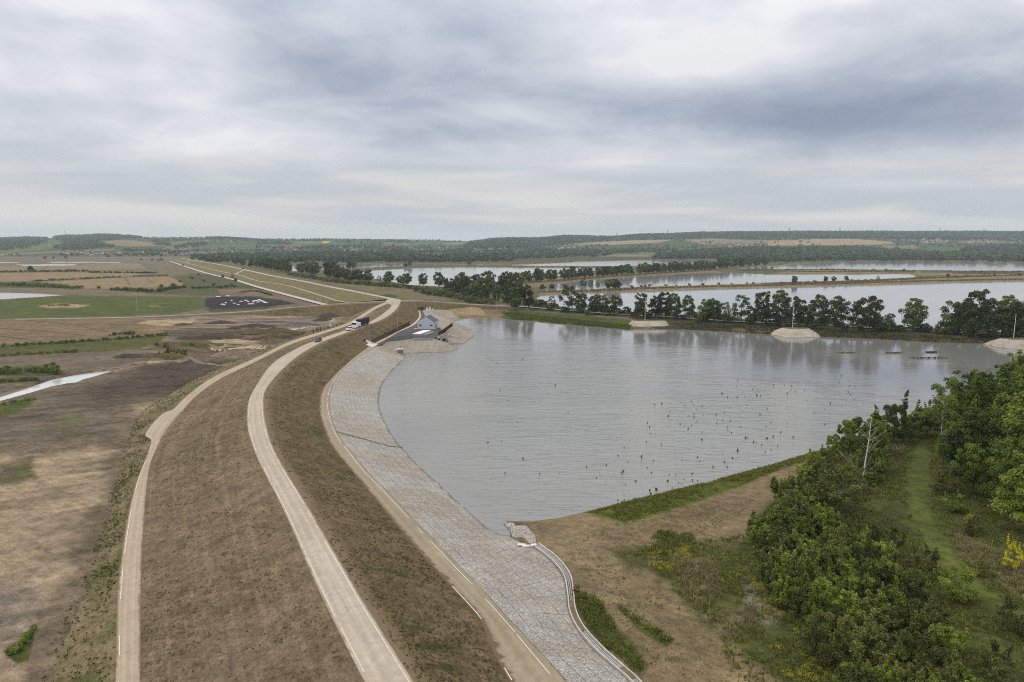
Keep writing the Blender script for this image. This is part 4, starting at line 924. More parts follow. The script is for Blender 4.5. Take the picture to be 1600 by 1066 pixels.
for s_ in range(2): proto('open', 16, 2.2, 6.0, 18, 1700, .80, .28, LF_OAK, seed=30 + s_, rmin=.26, rmax=.40, shell=.2, nlimb=14)
for s_ in range(4): proto('round', 13, .6, 6.6, 16, 2300, 1.2, .30, LF_OAK, seed=40 + s_, rmin=.30, rmax=.46)
for s_ in range(3): proto('shrub', 4, .1, 2.9, 8, 900, .50, .10, LF_BUSH, seed=50 + s_, rmin=.34, rmax=.5)
for s_ in range(3): proto('dark_shrub', 4, .1, 2.8, 8, 700, .55, .10, LF_OAK, seed=60 + s_, rmin=.34, rmax=.5)
for s_ in range(4): proto('copse', 13, 1.2, 5.2, 34, 25000, .33, .24, LF_COPSE, seed=70 + s_, rmin=.13, rmax=.34, shell=.42, lop=.4, shoots=6)
for s_ in range(4): proto('bush', 4.2, .1, 2.4, 26, 8500, .21, .07, LF_THICK, seed=80 + s_, rmin=.13, rmax=.34, shell=.35, lop=.4, up=.1, shoots=14)
for s_ in range(3): proto('olive_bush', 3.2, .1, 1.9, 20, 4600, .18, .05, LF_OLIVE, seed=90 + s_, rmin=.14, rmax=.34, shell=.2, lop=.4, up=.0, shoots=16)
for s_ in range(2): proto('leafy_birch', 13, 3.6, 3.0, 15, 4200, .28, .07, LF_COPSE, BIRCH, seed=110 + s_, rmin=.28, rmax=.44, shell=.2, sag=.5, split=.82, nlimb=13, lean=.03)
for s_ in range(2): proto('sapling', 8, 1.6, 2.2, 12, 1500, .28, .07, LF_OLIVE, seed=120 + s_, rmin=.25, rmax=.42, shell=.2, split=.8, nlimb=12)
for s_ in range(1): proto('yellow', 3.4, .2, 1.15, 20, 2200, .15, .04, LF_YEL, seed=130 + s_, rmin=.16, rmax=.30, shell=.2, split=.9, shoots=8)
ORD = 'first second third fourth fifth sixth seventh eighth ninth tenth eleventh twelfth thirteenth fourteenth fifteenth sixteenth seventeenth eighteenth nineteenth twentieth twenty-first twenty-second twenty-third twenty-fourth twenty-fifth twenty-sixth twenty-seventh twenty-eighth twenty-ninth thirtieth thirty-first thirty-second thirty-third thirty-fourth thirty-fifth thirty-sixth thirty-seventh thirty-eighth thirty-ninth fortieth forty-first forty-second'.split()
NAMES = {'oak': ('oak_tree', 'tree'), 'tall': ('oak_tree', 'tree'), 'open': ('lime_tree', 'tree'), 'round': ('pond_tree', 'tree'), 'shrub': ('shrub', 'shrub'), 'dark_shrub': ('shrub', 'shrub'), 'copse': ('maple_tree', 'tree'), 'bush': ('bush', 'bush'), 'olive_bush': ('bush', 'bush'), 'leafy_birch': ('birch_tree', 'tree'), 'sapling': ('sapling', 'tree'), 'yellow': ('yellow_bush', 'bush')}
def plant(key, p, h, label, group=None, wide=1.0, small=False, rz=None):
    H, cm, tm = PROTO[key][RNG.integers(len(PROTO[key]))]
    nm, cat = NAMES[key]; s = h / H
    rz = RNG.uniform(0, 6.28) if rz is None else rz
    if small:                          # too far for a trunk to show
        o = link(nm, cm); o.location = p; o.rotation_euler = (0, 0, rz); o.scale = (s * wide, s * wide, s)
        return tag(o, label, cat, group)
    e = empty(nm, p, rz, label, cat, group); e.scale = (s * wide, s * wide, s)
    link('crown', cm, None, e); link('trunk', tm, None, e)
    return e
def depth_of(p): return p[1] * CP - (p[2] - HC) * SP
def plant_px(key, px, py, hpx, label, group=None, wide=1.0, small=False):
    p = PG1(px, py); return plant(key, p, hpx * depth_of(p) / FPX, label, group, wide, small)
# -------- the row on the causeway
G_ = 'trees along the causeway road'
row = [('tall', 805, 484, 38), ('tall', 826, 483, 41), ('open', 862, 481.5, 20), ('open', 889, 487, 46), ('oak', 909, 487.5, 31), ('oak', 927, 491, 31), ('oak', 942, 492, 33), ('oak', 960, 492, 32), ('tall', 1000, 497, 43), ('oak', 1024, 495.5, 36), ('tall', 1040, 497, 45), ('tall', 1056, 498.5, 43), ('tall', 1077, 499.5, 41), ('oak', 1101, 503, 37), ('oak', 1116, 504, 38), ('open', 1132, 502.5, 33), ('open', 1158, 505, 47), ('oak', 1176, 506, 27), ('tall', 1191, 508, 58), ('tall', 1215, 509.5, 60), ('oak', 1236, 511, 50), ('oak', 1261, 511, 38), ('tall', 1283, 514, 57), ('tall', 1305, 517, 58), ('open', 1332, 513.5, 46), ('oak', 1358, 518, 59), ('oak', 1425, 517, 53), ('oak', 1489, 522, 54), ('oak', 1506, 522.5, 54), ('tall', 1524, 527, 82), ('oak', 1544, 524.5, 61), ('tall', 1565, 526, 69), ('oak', 1586, 527, 58), ('oak', 1606, 528, 58), ('tall', 1640, 531, 64), ('oak', 1690, 533, 60)]
LOOK = {'oak': 'broad dark green oak', 'tall': 'tall dark green oak', 'open': 'thin airy lime tree'}
cnt = {}
for k_, x_, y_, h_ in row:
    cnt[k_] = cnt.get(k_, 0) + 1
    if x_ > 1620: continue
    plant_px(k_, x_, y_, h_, f'{LOOK[k_]}, {ORD[cnt[k_] - 1]} such on the causeway from the pump house end', G_)
sh = [(849, 480, 12), (868, 482, 9), (880, 488, 9), (918, 493, 8), (980, 492, 13), (1010, 498, 11), (1066, 500, 9), (1092, 505, 10), (1139, 504, 15), (1172, 507, 12), (1225, 512, 10), (1250, 513, 9), (1272, 514, 12), (1320, 517, 10), (1345, 518, 9), (1381, 517, 27), (1392, 518, 14), (1410, 519, 11), (1440, 519, 14), (1452, 519, 9), (1473, 521, 19), (1484, 523, 14), (1515, 526, 15), (1552, 527, 14), (1576, 528, 15), (1596, 529, 16)]
for i_, (x_, y_, h_) in enumerate(sh):
    plant_px('dark_shrub', x_, y_, h_, f'dark shrub under the causeway trees, {ORD[i_]} counted from the pump house end', 'shrubs under the causeway trees', 1.1)
for i_ in range(36):
    x_ = 812 + i_ * 22.6 + RNG.uniform(-6, 6); y_ = np.interp(x_, [800, 964, 1066, 1200, 1301, 1402, 1466, 1600], [480, 493.5, 499.5, 508, 513, 518, 522, 529]) - RNG.uniform(-1, 5)
    plant_px('dark_shrub', x_, y_, RNG.uniform(6, 12), f'dark low undergrowth bush by the causeway lane, {ORD[i_]} from the pump house end', 'undergrowth along the causeway lane', 1.5, True)
# -------- clump behind the junction
cl = [('oak', 686, 449, 25), ('oak', 721, 457, 33), ('oak', 711, 460, 25), ('oak', 765, 455, 34), ('oak', 790, 458, 35), ('round', 753, 471, 37), ('round', 737, 467, 30), ('tall', 775, 474, 31), ('tall', 793, 478, 37), ('round', 727, 461, 28), ('oak', 745, 455, 28), ('round', 781, 462, 28), ('round', 812, 468, 28), ('round', 700, 455, 20)]
for i_, (k_, x_, y_, h_) in enumerate(cl):
    plant_px(k_, x_, y_, h_, f'leafy green tree in the dense clump by the lane, {ORD[i_]} of the clump', 'clump of trees beyond the crest junction', 1.0)
cs = [(662, 459, 8), (672, 461, 9), (683, 462, 10), (694, 464, 10), (706, 466, 11), (716, 469, 10), (728, 472, 11), (740, 474, 10), (752, 475.5, 10), (766, 476, 10), (650, 456, 7), (676, 457, 9), (690, 459, 10), (702, 462, 12)]
for i_, (x_, y_, h_) in enumerate(cs):
    plant_px('shrub', x_, y_, h_, f'bright green shrub fringing the dense clump, {ORD[i_]} of the fringe', 'shrubs fringing the clump', 1.35)
# -------- trees along the far dam
fr_ = [('oak', 661, 447, 21), ('round', 635, 445, 18), ('round', 608, 442, 18), ('oak', 575, 441, 21), ('oak', 562, 440, 20), ('round', 542, 439, 18), ('round', 530, 436, 22), ('round', 515, 433, 24), ('oak', 521, 431, 25), ('oak', 481, 428, 20), ('round', 470, 427, 16), ('round', 492, 430, 20), ('round', 448, 426, 21), ('oak', 433, 424, 20), ('round', 415, 421, 18), ('round', 440, 424, 16), ('round', 424, 421, 17), ('round', 403, 418, 14), ('round', 392, 417, 11), ('round', 380, 415, 9), ('round', 368, 413, 8), ('round', 552, 440, 18), ('open', 593, 441, 11), ('round', 625, 444, 13)]
for i_, (k_, x_, y_, h_) in enumerate(fr_):
    plant_px(k_, x_, y_, h_, f'round dark tree beside the far dam, {ORD[i_]} of the row along the pond bank', 'trees between the far dam and the ponds', 1.05)
for i_ in range(28):
    f_ = i_ / 27; x_ = 455 + 210 * f_; y_ = np.interp(x_, [455, 520, 590, 665], [431, 441, 447, 453])
    plant_px('shrub', x_ + RNG.uniform(-2, 2), y_, RNG.uniform(4.5, 7.5), f'low shrub at the foot of the far dam trees, {ORD[i_]} towards the crest junction', 'shrub belt below the far dam trees', 1.7)
for i_, (x_, y_, h_) in enumerate([(545, 419.5, 11.5), (553, 419.5, 11.5)]):
    plant_px('round', x_, y_, h_, f'dark tree of the pair on the pond bank, {"nearer" if i_ else "farther from"} the causeway one', 'pair of trees on the pond bank', .9)
for i_, (x_, y_, h_) in enumerate([(634, 417.3, 6.5), (639.5, 416.8, 9.5), (733, 414.5, 7)]):
    plant_px('round', x_, y_, h_, ['smaller tree of the two alone on the low dike', 'taller tree of the two alone on the low dike', 'solitary round tree on the distant pond shore'][i_], None, .9)
# -------- dike rows
xs_ = [800, 808, 816, 826, 838, 844, 858, 865, 880, 887, 895, 905, 913, 922, 935, 942, 949, 956, 964, 972, 980, 986, 1000, 1007, 1014, 1021, 1029, 1037, 1046, 1054, 1062, 1068, 1076, 1086, 1094, 1101, 1108, 1114]
for i_, x_ in enumerate(xs_):
    y_ = np.interp(x_, [800, 850, 927, 1028, 1118], [443.5, 439, 433, 426.3, 421.3]); h_ = np.interp(x_, [800, 1118], [20, 14.5]) * RNG.uniform(.8, 1.08)
    plant_px('round', x_, y_, h_, f'round tree on the long tree dike between ponds, {ORD[i_]} counted from the clump end', 'trees on the long dike between the ponds', .82)
for i_, (x_, y_, h_, k_) in enumerate([(848, 454, 10, 'round'), (862, 453.5, 10, 'round'), (911, 450.8, 17, 'open'), (924, 451, 15, 'open'), (934, 451.5, 11, 'open'), (952, 451.5, 15, 'round'), (962, 452.5, 17.5, 'round'), (1241, 442.8, 12, 'round'), (1290, 440.6, 9, 'round'), (1303, 440, 8, 'round'), (1323, 439, 8, 'round'), (1372, 437.8, 7.5, 'open'), (1481, 434, 6, 'round')]):
    plant_px(k_, x_, y_, h_, f'small tree on the reed dike nearest the causeway, {ORD[i_]} from the clump end', 'small trees on the reed dike', .95)
for i_, (x_, y_, h_) in enumerate([(1126, 419.5, 16), (1136, 418.8, 14), (1147, 418, 14), (1158, 417.2, 13), (1170, 416.4, 13), (1182, 415.4, 12), (1194, 414.4, 12)]):
    plant_px('round', x_, y_, h_, f'dark tree where the tree dike meets the far forest, {ORD[i_]} towards the forest', 'trees where the tree dike meets the forest', 1.0)
sl = [(987, 450.2), (1002, 449.2), (1008, 448.8), (1015, 448.2), (1040, 447.4), (1057, 447), (1077, 446.8), (1098, 446.5), (1123, 445.4), (1143, 444.4), (1167, 443.8), (1177, 443.8), (1221, 443.2), (1262, 441.8), (1273, 441.5), (1331, 439.6), (1341, 439), (1352, 438.6), (1363, 438.3), (1410, 436.8), (1438, 436), (1451, 435), (1493, 433.5), (1510, 433), (1515, 432.8), (1538, 432), (1546, 431.6), (1554, 431.8), (1580, 431.4), (1592, 431)]
for i_, (x_, y_) in enumerate(sl):
    plant_px('dark_shrub', x_, y_, RNG.uniform(2.2, 4.6), f'dark shrub dotted along the tan reed dike, {ORD[i_]} from the clump end', 'shrubs dotted along the reed dike', 1.25, True)
for i_, (x_, y_, h_) in enumerate([(1205, 421, 4), (1231, 421.5, 2), (1283, 422.2, 3), (1292, 422.3, 3), (1302, 422.5, 2), (1320, 422.5, 2), (1365, 422.9, 3), (1384, 423, 3.3), (1393, 423.2, 2), (1412, 423.5, 3.4), (1485, 424.5, 2.4), (1522, 424.8, 2), (1533, 425, 2), (1592, 425.4, 2.6)]):
    plant_px('dark_shrub', x_, y_, h_, f'tiny dark shrub on the farther green dike, {ORD[i_]} from the tree dike', 'shrubs on the farther dike', 1.25, True)
# -------- left: hedges and lone bushes
def hedge(pts, hpx, label, leaf=LF_OAK, dens=1.0, wpx=1.0):
    q = catmull(np.array(pts, float), 60); p = PG(q[:, 0], q[:, 1]); L_ = np.linalg.norm(np.diff(p, axis=0), axis=1).sum()
    h = hpx * depth_of(p[len(p) // 2]) / FPX; k = int(max(8, L_ / h * 2.4)); bl = []
    c = resamp(p, k); o = c[0].copy()
    for q_ in c:
        r_ = h * RNG.uniform(.18, .66)
        bl.append((q_[0] - o[0] + RNG.uniform(-.3, .3) * h, q_[1] - o[1] + RNG.uniform(-.5, .5) * h * wpx, q_[2] - o[2] + r_ * .8, r_))
    n = int(min(12000, k * 90 * dens)); me = crown_mesh('hedge', RNG, bl, n, h * .22, shell=.5)
    return tag(link('hedge', me, leaf, None, tuple(o)), label, 'hedge')
hedge([(-30, 427.5), (20, 426), (63, 425.4), (100, 425), (137, 424.6)], 4.2, 'long dark hedge between the two far tan fields')
hedge([(140, 426.8), (190, 427), (243, 427.4)], 3.2, 'thin dark hedge running towards the far dam from the tan fields')
hedge([(50, 440.5), (120, 437), (187, 433.8)], 3.2, 'slanting hedge between the striped tan field and the field beyond')
hedge([(209, 432.6), (235, 432), (262, 431.4)], 2.6, 'short low hedge at the top of the striped tan field')
hedge([(-40, 446), (0, 446.5), (60, 448), (127, 452)], 6.5, 'thick green hedge along the near edge of the tan fields', LF_BUSH)
hedge([(172, 453.5), (200, 455), (245, 456.5), (262, 453), (290, 449.5)], 6.5, 'thick bright hedge below the striped tan field', LF_BUSH)
hedge([(300, 452), (340, 450), (372, 449)], 4, 'ragged scrub belt beside the white haul road', LF_BUSH)
hedge([(372, 458), (400, 456), (425, 462)], 3, 'low scrub below the white haul road by the black ground', LF_BUSH)
hedge([(-30, 560), (10, 556), (60, 553), (120, 550)], 5, 'rough weedy strip along the dirt below the brown field', LF_OLIVE, 1.2, 3)
hedge([(-30, 545), (40, 540), (120, 535), (200, 529), (262, 524)], 5, 'green hedge strip below the brown field', LF_BUSH, 1.3, 2)
hedge([(-40, 584), (20, 583), (60, 582), (98, 584)], 9, 'green thicket by the muddy ditch', LF_BUSH, 1.4, 2)
hedge([(-40, 598), (10, 597), (58, 594)], 6, 'low green thicket nearest the muddy ditch', LF_BUSH, 1.2)
hedge([(174, 525), (190, 523), (207, 523)], 5, 'small dark thicket alone in the brown field', LF_OAK, 1.4, 2)
hedge([(75, 479), (92, 477.5), (108, 478)], 2.6, 'little tussock on the bare patch in the green field', LF_BUSH)
hedge([(0, 634), (25, 628), (52, 625)], 5, 'bright weeds on the near bank of the muddy ditch', LF_BUSH, .9, 3)
hedge([(12, 1022), (28, 1018), (40, 1000), (50, 984)], 10, 'dark green weeds in the pale dirt beside the berm', LF_COPSE, 1.6)
for i_, (k_, x_, y_, h_, l_) in enumerate([('round', 48, 424.5, 9, 'dark round tree standing above the far hedge'), ('shrub', 154, 451.5, 4.5, 'lone bush on the edge of the striped tan field'), ('shrub', 81, 578, 12, 'bushy little tree rising from the green thicket by the ditch'), ('shrub', 11, 579, 8, 'smaller bush at the picture edge above the muddy ditch'), ('shrub', 252, 449, 5, 'round bush on the bright hedge, the one nearer the striped field'), ('shrub', 271, 448.5, 6, 'round bush on the bright hedge, the one nearer the haul road')]):
    plant_px(k_, x_, y_, h_, l_, None, 1.1)
for i_, (x_, y_, h_) in enumerate([(300, 436, 4), (318, 440, 3.5), (334, 446, 3.5), (345, 451, 4), (281, 441, 3), (362, 447, 3.5), (310, 430, 3), (250, 556, 6), (262, 553, 9), (275, 552, 7), (288, 555, 8), (245, 540, 5), (258, 543, 6), (300, 541, 5)]):
    plant_px('olive_bush' if i_ > 6 else 'dark_shrub', x_, y_, h_, f'scrubby bush on the {"worked earth below the brown field" if i_ > 6 else "rough ground by the haul road"}, {ORD[i_ if i_ < 7 else i_ - 7]} of its kind', 'scrub bushes', 1.5, i_ < 7)
# ------------------------------------------------------------------ copse on the right bank
def poisson(poly, dmin, n, seed, jitter=None):
    rng = np.random.default_rng(seed); P_ = np.asarray(poly, float)
    lo, hi = P_.min(0), P_.max(0); c = rng.uniform(lo, hi, (n * 60, 2)); c = c[sdf(c[:, 0], c[:, 1], P_) < 0]; out = []
    for q in c:
        if all((q[0] - o[0]) ** 2 + (q[1] - o[1]) ** 2 > dmin * dmin for o in out): out.append(q)
        if len(out) >= n: break
    return np.array(out)
def PGpoly(pts): 
    p = np.array(pts, float); return PG(p[:, 0], p[:, 1])[:, :2]
def at(q): return np.array([q[0], q[1], ground_z(np.array([q[0]]), np.array([q[1]]))[0] - .05])
# large trees
big = [(1560, 735, 150), (1510, 745, 110), (1600, 770, 190), (1545, 690, 95), (1590, 690, 120), (1500, 690, 70), (1620, 720, 160), (1580, 650, 75), (1540, 645, 62), (1610, 635, 80), (1500, 655, 55), (1650, 800, 200), (1575, 800, 120), (1610, 830, 120), (1640, 680, 120), (1520, 770, 80), (1490, 720, 60), (1585, 615, 50), (1625, 610, 62), (1555, 622, 46), (1530, 615, 40)]
for i_, (x_, y_, h_) in enumerate(big):
    plant_px('copse', x_, y_, h_, f'dense leafy tree of the wood beyond the grassy track, {ORD[i_]} of twenty-one', 'trees of the wood beside the reservoir', RNG.uniform(.95, 1.2))
for i_, (x_, y_, h_) in enumerate([(1470, 695, 108), (1481, 672, 88), (1494, 655, 80), (1582, 605, 62), (1592, 600, 55)]):
    plant_px('leafy_birch', x_, y_, h_, ['leaning white-stemmed birch at the edge of the wood by the grassy track', 'slim birch behind the leaning birch at the wood edge', 'slim birch nearest the water at the wood edge', 'tall thin birch rising from the far end of the wood', 'second thin birch at the far end of the wood'][i_], 'birches of the wood', 1.1)
mid = [(1350, 712, 60, 1.0), (1325, 716, 62, .9), (1300, 722, 40, .9), (1372, 706, 48, .9), (1395, 694, 70, .8), (1412, 690, 42, 1.1), (1430, 684, 45, 1.1), (1448, 680, 45, 1.0), (1378, 690, 46, 1.0), (1465, 672, 50, 1.0), (1335, 700, 48, .9)]
for i_, (x_, y_, h_, w_) in enumerate(mid):
    plant_px('copse', x_, y_, h_, f'leafy young tree on the shore behind the white birch, {ORD[i_]} of eleven', 'young trees on the reservoir shore', w_)
for i_, (x_, y_, h_) in enumerate([(1313, 815, 112), (1290, 790, 70), (1335, 800, 75)]):
    plant_px('sapling', x_, y_, h_, ['thin olive-leaved tree left of the white birch', 'slender sapling on the edge of the thicket', 'slender sapling close to the white birch'][i_].replace('left of', 'in front of'), None, 1.2)
# bare white birch
def bare_birch(px, py, hpx):
    p = PG1(px, py); h = hpx * depth_of(p) / FPX; rng = np.random.default_rng(5)
    e = empty('birch_tree', p, 0, 'bare white birch with leafless branches standing out of the thicket', 'tree')
    ax = np.array([(0, 0, -.3), (.14, 0, h * .2), (.42, 0, h * .45), (.75, .05, h * .7), (.92, .05, h)]); mb = MB(); mb.tube(catmull(ax, 14), np.linspace(h * .0115, h * .003, 14), 7)
    mb.build('trunk', BIRCH, e, smooth=True)
    TW = plain('birch_twigs', S(150, 142, 130), .9)
    for i in range(30):
        f = rng.uniform(.24, .97); z0 = h * f; x0 = np.interp(z0, ax[:, 2], ax[:, 0]); side = -1 if rng.random() < .38 else 1
        Lb = h * .36 * (1.15 - f) * rng.uniform(.4, 1.3); th = rng.uniform(-.8, .8); dx_ = side * math.cos(th) * Lb; dy_ = math.sin(th) * Lb
        b = MB(); b.tube([(x0, 0, z0), (x0 + dx_ * .5, dy_ * .5, z0 + Lb * .35), (x0 + dx_, dy_, z0 + Lb * .85)], [h * .0019, h * .0013, h * .0006], 5)
        for j in range(3):
            g = rng.uniform(.4, .9); q = np.array([x0 + dx_ * g, dy_ * g, z0 + Lb * .75 * g]); b.tube([q, q + np.array([side * .3, rng.uniform(-.4, .4), .35]) * Lb * .5], [h * .0008, h * .0004], 4)
        b.build('branch', BIRCH if i % 3 == 0 else TW, e, smooth=True)
bare_birch(1345, 772, 122)
# thicket of bushes
TH = PGpoly([(1180, 872), (1215, 800), (1250, 765), (1290, 735), (1320, 745), (1360, 725), (1372, 760), (1375, 830), (1395, 890), (1440, 950), (1500, 1010), (1565, 1070), (1620, 1150), (1560, 1220), (1330, 1190), (1300, 1100), (1268, 1010), (1215, 940)])
bs = poisson(TH, 1.75, 190, 3)
for i_, q_ in enumerate(bs):
    k_ = 'bush' if RNG.random() < .62 else 'olive_bush'
    z_ = PX(at(q_)); nr = z_[1]
    if abs(z_[0] - 1345) < 45 and 760 < nr < 850: continue
    plant(k_, at(q_), RNG.uniform(2.2, 5.2) * (1.0 if nr < 850 else .9), 'dense green bush packed into the thicket' if k_ == 'bush' else 'sparse olive-green bush packed into the thicket', 'green bushes of the thicket' if k_ == 'bush' else 'olive bushes of the thicket', RNG.uniform(.9, 1.25))
lone = [(1225, 842, 52, 'bush'), (1195, 850, 40, 'bush'), (1240, 790, 42, 'bush'), (1262, 760, 36, 'bush'), (1185, 842, 30, 'bush'), (1268, 722, 16, 'bush'), (1530, 900, 26, 'olive_bush'), (1515, 835, 24, 'olive_bush'), (1470, 770, 34, 'olive_bush'), (1490, 800, 26, 'bush'), (1450, 900, 40, 'olive_bush'), (1585, 990, 50, 'olive_bush'), (1500, 940, 46, 'bush'), (1040, 838, 9, 'bush'), (1000, 868, 5, 'bush'), (975, 905, 4, 'olive_bush'), (915, 936, 9, 'bush'), (940, 952, 7, 'olive_bush'), (985, 1012, 8, 'bush'), (955, 980, 7, 'bush'), (900, 925, 9, 'bush')]
for i_, (x_, y_, h_, k_) in enumerate(lone):
    plant_px(k_, x_, y_, h_, f'small bush on the open bank around the thicket, {ORD[i_]} of these', 'lone bushes on the bank', 1.2)
plant_px('yellow', 1582, 893, 46, 'bright yellow flowering bush in the tan grass', None, 1.1)
plant_px('yellow', 1512, 828, 26, 'smaller yellow bush near the shade of the wood', None, 1.0)
bb = plant_px('bush', 1322, 945, 26, 'bush with a spray of white blossom in the thicket', None, 1.0)
# ------------------------------------------------------------------ ground cover
TRACK_W = PGpoly([(1432, 690), (1452, 690), (1458, 760), (1456, 800), (1490, 860), (1545, 920), (1640, 975), (1660, 1005), (1560, 962), (1490, 908), (1440, 855), (1418, 795), (1416, 740)])
def tufts(name, polys, n, hmin, hmax, wid, mat, seed, label, cat, lean=.5, blades=5, prob=None):
    """upright bent blades in clumps"""
    rng = np.random.default_rng(seed); pts = []
    areas = []
    for P_ in polys:
        p = PGpoly(P_); areas.append((p, abs(np.sum(p[:, 0] * np.roll(p[:, 1], -1) - np.roll(p[:, 0], -1) * p[:, 1])) / 2))
    tot = sum(a for _, a in areas)
    for p, a in areas:
        k = int(n * a / tot) + 5; c = rng.uniform(p.min(0), p.max(0), (k * 5, 2)); c = c[(sdf(c[:, 0], c[:, 1], p) < 0) & (sdf(c[:, 0], c[:, 1], TRACK_W) > .2 - .9 * rng.random(k * 5) ** 2)][:k * 2]
        w_ = fbm(c[:, 0] / 3.5, c[:, 1] / 3.5, seed, 3) + .25 * rng.normal(size=len(c)); c = c[w_ > -.1][:k]; pts.append(c)
    c = np.vstack(pts); m = len(c); c = np.repeat(c, blades, 0) + rng.normal(size=(m * blades, 2)) * wid * 1.6
    z = ground_z(c[:, 0], c[:, 1]); th = rng.uniform(0, 6.28, len(c)); h = rng.uniform(hmin, hmax, len(c)) * np.repeat(rng.uniform(.6, 1.2, m), blades)
    a = np.stack([np.cos(th), np.sin(th), 0 * th], -1); ln = rng.normal(size=(len(c), 2)) * lean * h[:, None]
    b0 = np.c_[c, z - .03]; t1 = b0 + np.c_[ln * .35, h * .65]; t2 = b0 + np.c_[ln, h]
    w_ = wid * rng.uniform(.5, 1.3, len(c))[:, None]
    V = np.stack([b0 - a * w_ / 2, b0 + a * w_ / 2, t1 + a * w_ * .4, t1 - a * w_ * .4, t2], 1).reshape(-1, 3)
    i = np.arange(len(c))[:, None] * 5
    F4 = i + np.array([[0, 1, 2, 3]]); F3 = i + np.array([[3, 2, 4]])
    tint = np.repeat(np.clip(np.repeat(rng.uniform(.1, .9, m), blades) + rng.normal(size=len(c)) * .15, 0, 1), 1)
    me = npmesh(name, V, [F4, F3], attrs={'tint': ('FACE', np.r_[tint, tint])})
    return tag(link(name, me, mat), label, cat, kind='stuff')
GR_G = leafmat('green_grass', S(74, 80, 28), S(108, 112, 46), S(142, 142, 72), .4)
GR_T = leafmat('tan_grass', S(112, 106, 66), S(146, 134, 94), S(176, 162, 124), .4)
FLW = leafmat('yellow_flowers', S(150, 140, 30), S(186, 172, 34), S(206, 190, 60), .3)
tufts('grass', [[(1100, 845), (1165, 835), (1225, 765), (1290, 705), (1440, 650), (1620, 640), (1700, 900), (1700, 1250), (1250, 1250), (1130, 1010), (1060, 930), (1010, 880)]], 14000, .25, .6, .16, GR_G, 1, 'rough green grass covering the bank round the thicket', 'grass')
tufts('grass', [[(916, 801), (1002, 778), (1091, 757), (1200, 728), (1300, 698), (1300, 706), (1200, 741), (1140, 766), (1060, 791), (975, 815)], [(893, 925), (930, 930), (962, 985), (1012, 1040), (1000, 1055), (958, 1020), (922, 985)], [(963, 943), (1052, 1000), (1042, 1008), (975, 960)], [(1030, 830), (1080, 835), (1090, 860), (1050, 880), (990, 870)]], 6500, .2, .5, .15, GR_G, 2, 'bright green weeds along the reservoir shore and bare bank', 'weeds')
tufts('dry_grass', [[(1490, 835), (1545, 850), (1640, 905), (1640, 950), (1555, 905), (1500, 872)], [(1045, 875), (1115, 865), (1125, 925), (1085, 945)], [(1300, 930), (1370, 940), (1380, 990), (1320, 990)], [(1380, 690), (1420, 692), (1410, 712), (1370, 708)], [(1440, 720), (1470, 730), (1460, 770), (1442, 750)], [(1100, 960), (1180, 950), (1190, 985), (1120, 990)]], 2300, .35, .9, .10, GR_T, 3, 'tan dry grass standing in patches on the bank', 'grass')
tufts('grass', [[(880, 850), (1000, 800), (1180, 780), (1120, 840), (1020, 870), (1000, 900), (1080, 960), (1150, 1010), (1220, 1100), (1040, 1100), (985, 1000), (905, 900)]], 1500, .12, .35, .10, GR_G, 12, 'sparse green seedlings dotting the bare bank', 'seedlings', blades=3)
GR_S = leafmat('slope_grass', S(104, 92, 64), S(128, 114, 82), S(150, 136, 102), .4)
def slope_tufts(A, B, n, seed, label, mat, bias=1.0):
    rng = np.random.default_rng(seed); k = int(n * 2.2); i = rng.random(k) ** 1.6 * 200; f = rng.uniform(.02, .98, k); i0 = i.astype(int); w_ = (i - i0)[:, None]
    a = A[i0] * (1 - w_) + A[i0 + 1] * w_; b = B[i0] * (1 - w_) + B[i0 + 1] * w_; p = a + (b - a) * f[:, None]
    p = p[fbm(p[:, 0] / 5, p[:, 1] / 5, seed, 3) + .35 * rng.normal(size=k) > 0][:n]; bl = 4; m = len(p); c = np.repeat(p, bl, 0); c[:, :2] += rng.normal(size=(m * bl, 2)) * .10
    th = rng.uniform(0, 6.28, m * bl); h = rng.uniform(.07, .22, m * bl); a_ = np.stack([np.cos(th), np.sin(th), 0 * th], -1) * rng.uniform(.06, .16, m * bl)[:, None]
    t_ = c + np.c_[rng.normal(size=(m * bl, 2)) * .6 * h[:, None], h]; V = np.stack([c - a_ - np.array([0, 0, .06]), c + a_ - np.array([0, 0, .06]), t_], 1).reshape(-1, 3)
    tag(link('slope_grass', npmesh('slope_grass', V, np.arange(len(V)).reshape(-1, 3), attrs={'tint': ('FACE', np.repeat(rng.uniform(0, 1, m), bl))}), mat), label, 'grass', kind='stuff')
slope_tufts(beR, crL, 6000, 31, 'sparse dry grass tufts over the broad brown slope', GR_S)
slope_tufts(crR, toL, 6000, 32, 'sparse olive grass tufts over the dark slope', leafmat('dark_slope_grass', S(76, 72, 42), S(100, 92, 58), S(126, 114, 80), .4))
slope_tufts(ftL, beL, 3000, 33, 'grass tufts over the foot of the dam below the berm', leafmat('foot_grass', S(76, 78, 40), S(104, 102, 60), S(134, 124, 84), .3))
